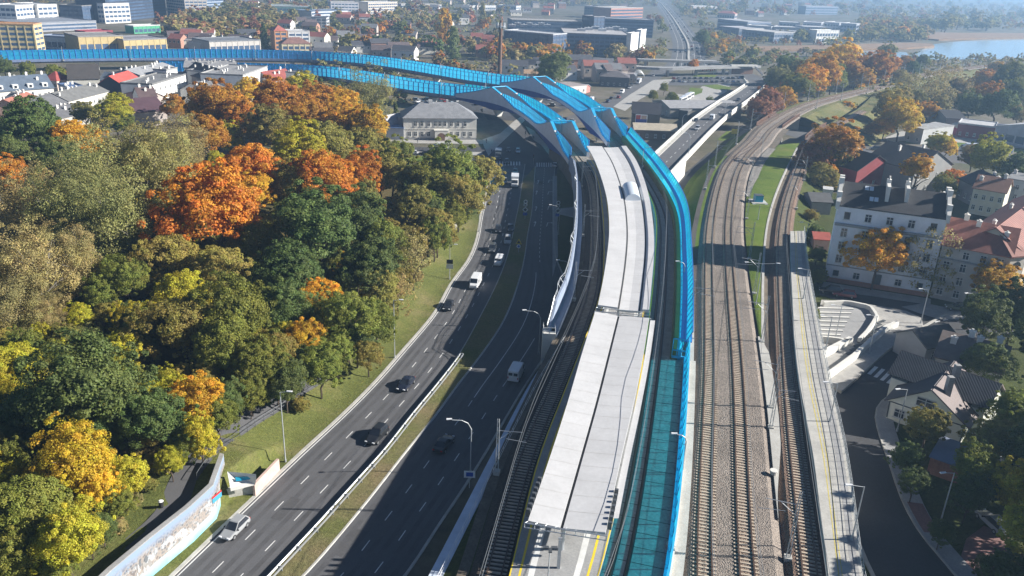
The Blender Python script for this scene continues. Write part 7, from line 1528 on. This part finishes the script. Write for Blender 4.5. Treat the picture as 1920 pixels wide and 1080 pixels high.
low_wall('side_panel_wall', 'pinkish plastered wall panel rising beside the underpass', [(475, 908), (498, 884), (521, 860)], 0, 1.9, .35, mat('pink_plaster', (.52, .38, .33), .85, .15, .6))
k = MB(); t = thing('path_railing', 'thin metal railing along the footpath above the mural wall', 'railing', PATH.at(20)); pr = []
for s in PATH.ts(14, PATH.L-4, 2.0):
    q = PATH.off(s, 1.75); q.z = hill_at(q.x, q.y); k.tube([q, q+Vector((0, 0, 1.1))], .035, 4); pr.append(q+Vector((0, 0, 1.1)))
k.tube(pr, .04, 4); k.tube([p-Vector((0, 0, .5)) for p in pr], .035, 4); k.build('rails', M['dark_steel'], t, t.location)
p = G(301, 938, 4.4); p.z = hill_at(p.x, p.y); t = thing('litter_bin', 'small black and white litter bin beside the footpath', 'litter bin', p); k = MB(); k.tube([(0, 0, 0), (0, 0, .9)], [.26, .3], 10); k.build('bin', M['black'], t); k = MB(); k.tube([(0, 0, .9), (0, 0, 1.02)], [.32, .2], 10); k.build('lid', M['white_metal'], t)
# ---------------------------------------------------------------- overhead line masts
def mast(cv, y, off, side, reach, label, group, h=8.6, z=6.2, s=None):
    s = cv.s_at_y(y) if s is None else s; p = cv.off(s, off, z); tn = cv.tan(s); t = thing('catenary_mast', label, 'catenary mast', p, math.atan2(tn.y, tn.x)-PI/2, group)
    k = MB()
    for x, yy in ((-.14, -.1), (.14, -.1), (.14, .1), (-.14, .1)): k.tube([(x*1.3, yy*1.3, 0), (x*.7, yy*.7, h)], .045, 4)
    for i in range(10): z0 = h*i/10; sg = 1 if i % 2 else -1; k.tube([(-.15*sg, -.1, z0), (.15*sg, -.1, z0+h/10)], .025, 3)
    k.build('post', M['pole_paint'], t); k = MB(); k.box0(-.4, .4, -.4, .4, -.3, .25); k.build('footing', M['concrete'], t)
    k = MB(); d = side; k.tube([(0, 0, h-1.6), (d*reach, 0, h-1.4)], .05, 4); k.tube([(0, 0, h-3.0), (d*reach*.55, 0, h-1.5)], .04, 4); k.tube([(d*reach*.35, 0, h-2.6), (d*(reach+.6), 0, h-2.75)], .04, 4); k.build('cantilever', M['steel'], t)
    return t
for y, lab in ((84, 'overhead mast at the foot of the near white roof'), (141, 'overhead mast beside the side beam, behind the abutment block'), (183, 'overhead mast in the shade left of the farther roof'), (228, 'overhead mast near the left bridge end')): mast(Lc, y, -3.1, 1, 3.0, lab, 'masts of the shaded track', 7.6)
LM = [(72, 'lattice mast at the bottom picture edge between main line and single track'), (104, 'mast casting a long shadow over the main tracks by the concrete walkway'), (127, 'mast at the grass tip between main line and single track'), (150, 'mast in the shaded strip of the grass wedge'), (172, 'mast at the edge of the house shadow'), (204, 'mast beside the teal box on the grass wedge'), (246, 'mast at the gravel path end'), (282, 'mast just before the girder bridges')]
for y, lab in LM: mast(Mc, y, 6.75, -1, 3.4, lab, 'masts right of the main line')
for y, lab in ((132, 'mast between blue wall end and main line'), (232, 'mast on the green bank left of the main line'), (262, 'second mast on the green bank left of the main line'), (300, 'mast at the curve before the street'), (333, 'mast next to the street bridge, left side')): mast(Mc, y, -5.6, 1, 3.2, lab, 'masts left of the main line')
NW = ['nearest', 'second', 'third', 'fourth', 'fifth', 'sixth', 'seventh', 'eighth', 'ninth', 'tenth', 'eleventh', 'twelfth']
s = Mc.s_at_y(392); i = 0
while s < Mc.L-8 and i < 10:
    mast(Mc, 0, -5.4, 1, 3.2, NW[i]+' mast on the left of the far railway curve', 'masts of the far curve', s=s); mast(Mc, 0, 6.0, -1, 3.2, NW[i]+' mast on the right of the far railway curve', 'masts of the far curve', s=s+18); s += 42; i += 1
for y, lab in ((96, 'slim mast beside the single track near the platform lamp'), (215, 'mast between single track and bushes'), (250, 'mast on the shaded part of the single track'), (300, 'mast near the red brick gable by the single track')): mast(Cc, y, 2.6 if y > 200 else -3.0, -1 if y > 200 else 1, 2.4, lab, 'masts of the single track', 7.6)
for y, off, lab in ((86, 5.3, 'short lamp mast on the blue noise wall near the picture bottom'), (150, 4.0, 'thin lamp mast on the blue screen above the teal bed')):
    q = Ec.off(Ec.s_at_y(y), off, 7.0); pole_lamp(q, 5.0, 1.2, 0, lab, 'lamps on the noise wall', True)
for i in range(9):                                    # viaduct masts
    s = PKL[1]+32+i*36
    if s < Lc.L-64: mast(Lc, 0, -4.9, 1, 3.0, NW[i]+' mast along the nearer viaduct counted from the humps', 'masts of the nearer viaduct', 7.5, 6.3, s)
for i in range(12):
    s = PKR[1]+32+i*36
    if s < Ec.L-10: mast(Ec, 0, -4.9, 1, 3.0, NW[i]+' mast along the farther viaduct counted from the humps', 'masts of the farther viaduct', 7.5, 6.3, s)
for i, (cv, s) in enumerate(((Lc, PKL[0]+14), (Lc, PKL[1]+12), (Ec, PKR[0]+14), (Ec, PKR[1]+12))): mast(cv, 0, 3.3, -1, 2.6, ('mast inside the nearer bridge at its lower hump', 'mast inside the nearer bridge at its upper hump', 'mast inside the farther bridge at its lower hump', 'mast inside the farther bridge at its upper hump')[i], 'masts inside the bridges', 7.4, 6.3, s)
def wires(cv, off, s0, s1, label, z=12.2):
    t = thing('overhead_wire', label, 'overhead wire', cv.off(s0, off, z)); k = MB(); k.tube([cv.off(s, off, z) for s in cv.ts(s0, s1, 8)], .03, 3); k.build('contact_wire', M['dark_steel'], t, t.location)
    k = MB(); k.tube([cv.off(s, off, z+1.35-.55*math.sin(PI*((s/45) % 1))) for s in cv.ts(s0, s1, 6)], .03, 3); k.build('carrier_wire', M['dark_steel'], t, t.location)
wires(Mc, -2.15, 0, Mc.s_at_y(500), 'overhead wires above the main track by the blue wall'); wires(Mc, 2.25, 0, Mc.s_at_y(500), 'overhead wires above the main track by the grass wedge'); wires(Lc, 0, 0, Lc.s_at_y(350), 'overhead wires above the shaded track'); wires(Ec, 0, 0, Ec.s_at_y(350), 'overhead wires above the teal track bed'); wires(Cc, 0, 0, Cc.s_at_y(380), 'overhead wires above the single track')
# ---------------------------------------------------------------- people by the villa
def person(loc, rz, label, top, leg):
    V = [(0, 0, .95), (0, 0, 1.2), (0, .01, 1.42), (0, .02, 1.54), (0, .03, 1.7), (-.1, 0, .9), (-.12, .12, .5), (-.12, .02, .06), (-.12, .14, .03), (.1, 0, .9), (.12, -.08, .5), (.12, -.2, .08), (.12, -.08, .03), (-.2, 0, 1.4), (-.25, -.08, 1.12), (-.24, .06, .88), (.2, 0, 1.4), (.25, .1, 1.12), (.24, .2, .9)]
    Rr = [.14, .15, .14, .055, .11, .1, .07, .045, .04, .1, .07, .045, .04, .065, .05, .035, .065, .05, .035]; E_ = [(0, 1), (1, 2), (2, 3), (3, 4), (0, 5), (5, 6), (6, 7), (7, 8), (0, 9), (9, 10), (10, 11), (11, 12), (2, 13), (13, 14), (14, 15), (2, 16), (16, 17), (17, 18)]
    me = bpy.data.meshes.new('person'); me.from_pydata(V, E_, []); o = bpy.data.objects.new('person', me); COL.objects.link(o); md = o.modifiers.new('skin', 'SKIN')
    for i, r_ in enumerate(Rr): me.skin_vertices[0].data[i].radius = (r_, r_)
    me.skin_vertices[0].data[0].use_root = True; o.modifiers.new('sub', 'SUBSURF').levels = 1; me.materials.append(mat('cloth_'+label[:9].replace(' ', '_'), top, .8)); o.location = loc; o.rotation_euler = (0, 0, rz); tag(o, label, 'person', 'people on the pavements')
    k = MB(); k.loft([[(.105*math.cos(a*PI/4)*s_, .03+.105*math.sin(a*PI/4)*s_, z_) for a in range(8)] for z_, s_ in ((1.72, 1.05), (1.79, .85), (1.83, .3))], 0, True, True); k.build('hair', M['bark'], o)
if 'SKIN':
    for px, py, rz, lab, c in ((922, 288, .4, 'person in dark coat walking on the junction corner', (.03, .03, .04)), (912, 268, 2, 'person in navy jacket beside the villa corner', (.04, .05, .12)), (783, 268, 1.6, 'person in grey coat in front of the villa', (.2, .2, .2)), (1000, 262, 3, 'person in brown jacket on the pavement under the bridge', (.16, .09, .05))): person(G(px, py, .06), rz, lab, c, None)
# traffic lights at the junction
for px, py, lab in ((1000, 308, 'traffic light on the median nose at the zebra crossing'), (918, 312, 'traffic light at the kerb by the roadside trees'), (985, 262, 'traffic light on the pavement under the nearer bridge'), (1050, 300, 'traffic light beside the slip road kerb')):
    t = thing('traffic_light', lab, 'traffic light', G(px, py, .05), 0, 'traffic lights of the junction'); k = MB(); k.tube([(0, 0, 0), (0, 0, 3.6)], .07, 6); k.build('post', M['pole_paint'], t); k = MB(); k.box0(-.2, .2, -.3, -.05, 2.4, 3.6); hd = k.build('signal_head', M['black'], t)
    for z_ in (2.65, 3.0, 3.35): k = MB(); k.tube([(0, -.3, z_), (0, -.36, z_)], .12, 8); k.build('lens', M['lamp_red'] if z_ > 3.2 else M['dark_steel'], hd)
settle()
# ---------------------------------------------------------------- light, air, camera
EL = R(27); AZ = R(88)                                # sun almost square to the right of the view
w = bpy.data.worlds.new('World'); sc.world = w; w.use_nodes = True; n = w.node_tree; bg = n.nodes['Background']
sky = n.nodes.new('ShaderNodeTexSky'); sky.sky_type = 'NISHITA'; sky.sun_disc = False; sky.sun_elevation = EL; sky.sun_rotation = AZ; sky.air_density = .45; sky.dust_density = .1; sky.ozone_density = 2.5; sky.altitude = 200
n.links.new(sky.outputs['Color'], bg.inputs['Color']); bg.inputs['Strength'].default_value = .05
sd = Vector((math.sin(AZ)*math.cos(EL), math.cos(AZ)*math.cos(EL), math.sin(EL)))
l = bpy.data.lights.new('sun', 'SUN'); l.energy = 5.0; l.angle = R(.5); l.color = (1, .95, .87); o = bpy.data.objects.new('sun', l); COL.objects.link(o); o.rotation_euler = sd.to_track_quat('Z', 'Y').to_euler()
HAZE = True
if HAZE:
    mb = MB(); mb.box((0, 6900, 59), (17800, 14150, 122)); m = bpy.data.materials.new('haze_air'); m.use_nodes = True; t = m.node_tree; t.nodes.clear()
    pv = t.nodes.new('ShaderNodeVolumePrincipled'); out = t.nodes.new('ShaderNodeOutputMaterial'); pv.inputs['Color'].default_value = (.42, .68, 1, 1); pv.inputs['Density'].default_value = .00032; pv.inputs['Anisotropy'].default_value = .3
    t.links.new(pv.outputs[0], out.inputs['Volume']); tag(mb.build('haze', m), kind='stuff')
cam = bpy.data.cameras.new('camera'); co = bpy.data.objects.new('camera', cam); COL.objects.link(co); sc.camera = co
cam.sensor_width = 36; cam.lens = FPX/1920*36; cam.clip_end = 30000; cam.clip_start = 1
co.matrix_world = Matrix.Translation((0, 0, CH)) @ Matrix.Rotation(PI/2-TH, 4, 'X') @ Matrix.Rotation(RO, 4, 'Z')
vs = sc.view_settings; sc.display_settings.display_device = 'sRGB'; vs.view_transform = 'Standard'; vs.look = 'None'; vs.gamma = 1; vs.use_curve_mapping = False; vs.exposure = 1.18
sc.cycles.use_denoising = True; sc.cycles.max_bounces = 8; sc.cycles.diffuse_bounces = 3; sc.cycles.glossy_bounces = 2; sc.cycles.transmission_bounces = 3; sc.cycles.transparent_max_bounces = 12; sc.cycles.volume_bounces = 0
sc.cycles.use_adaptive_sampling = True; sc.cycles.adaptive_threshold = .015
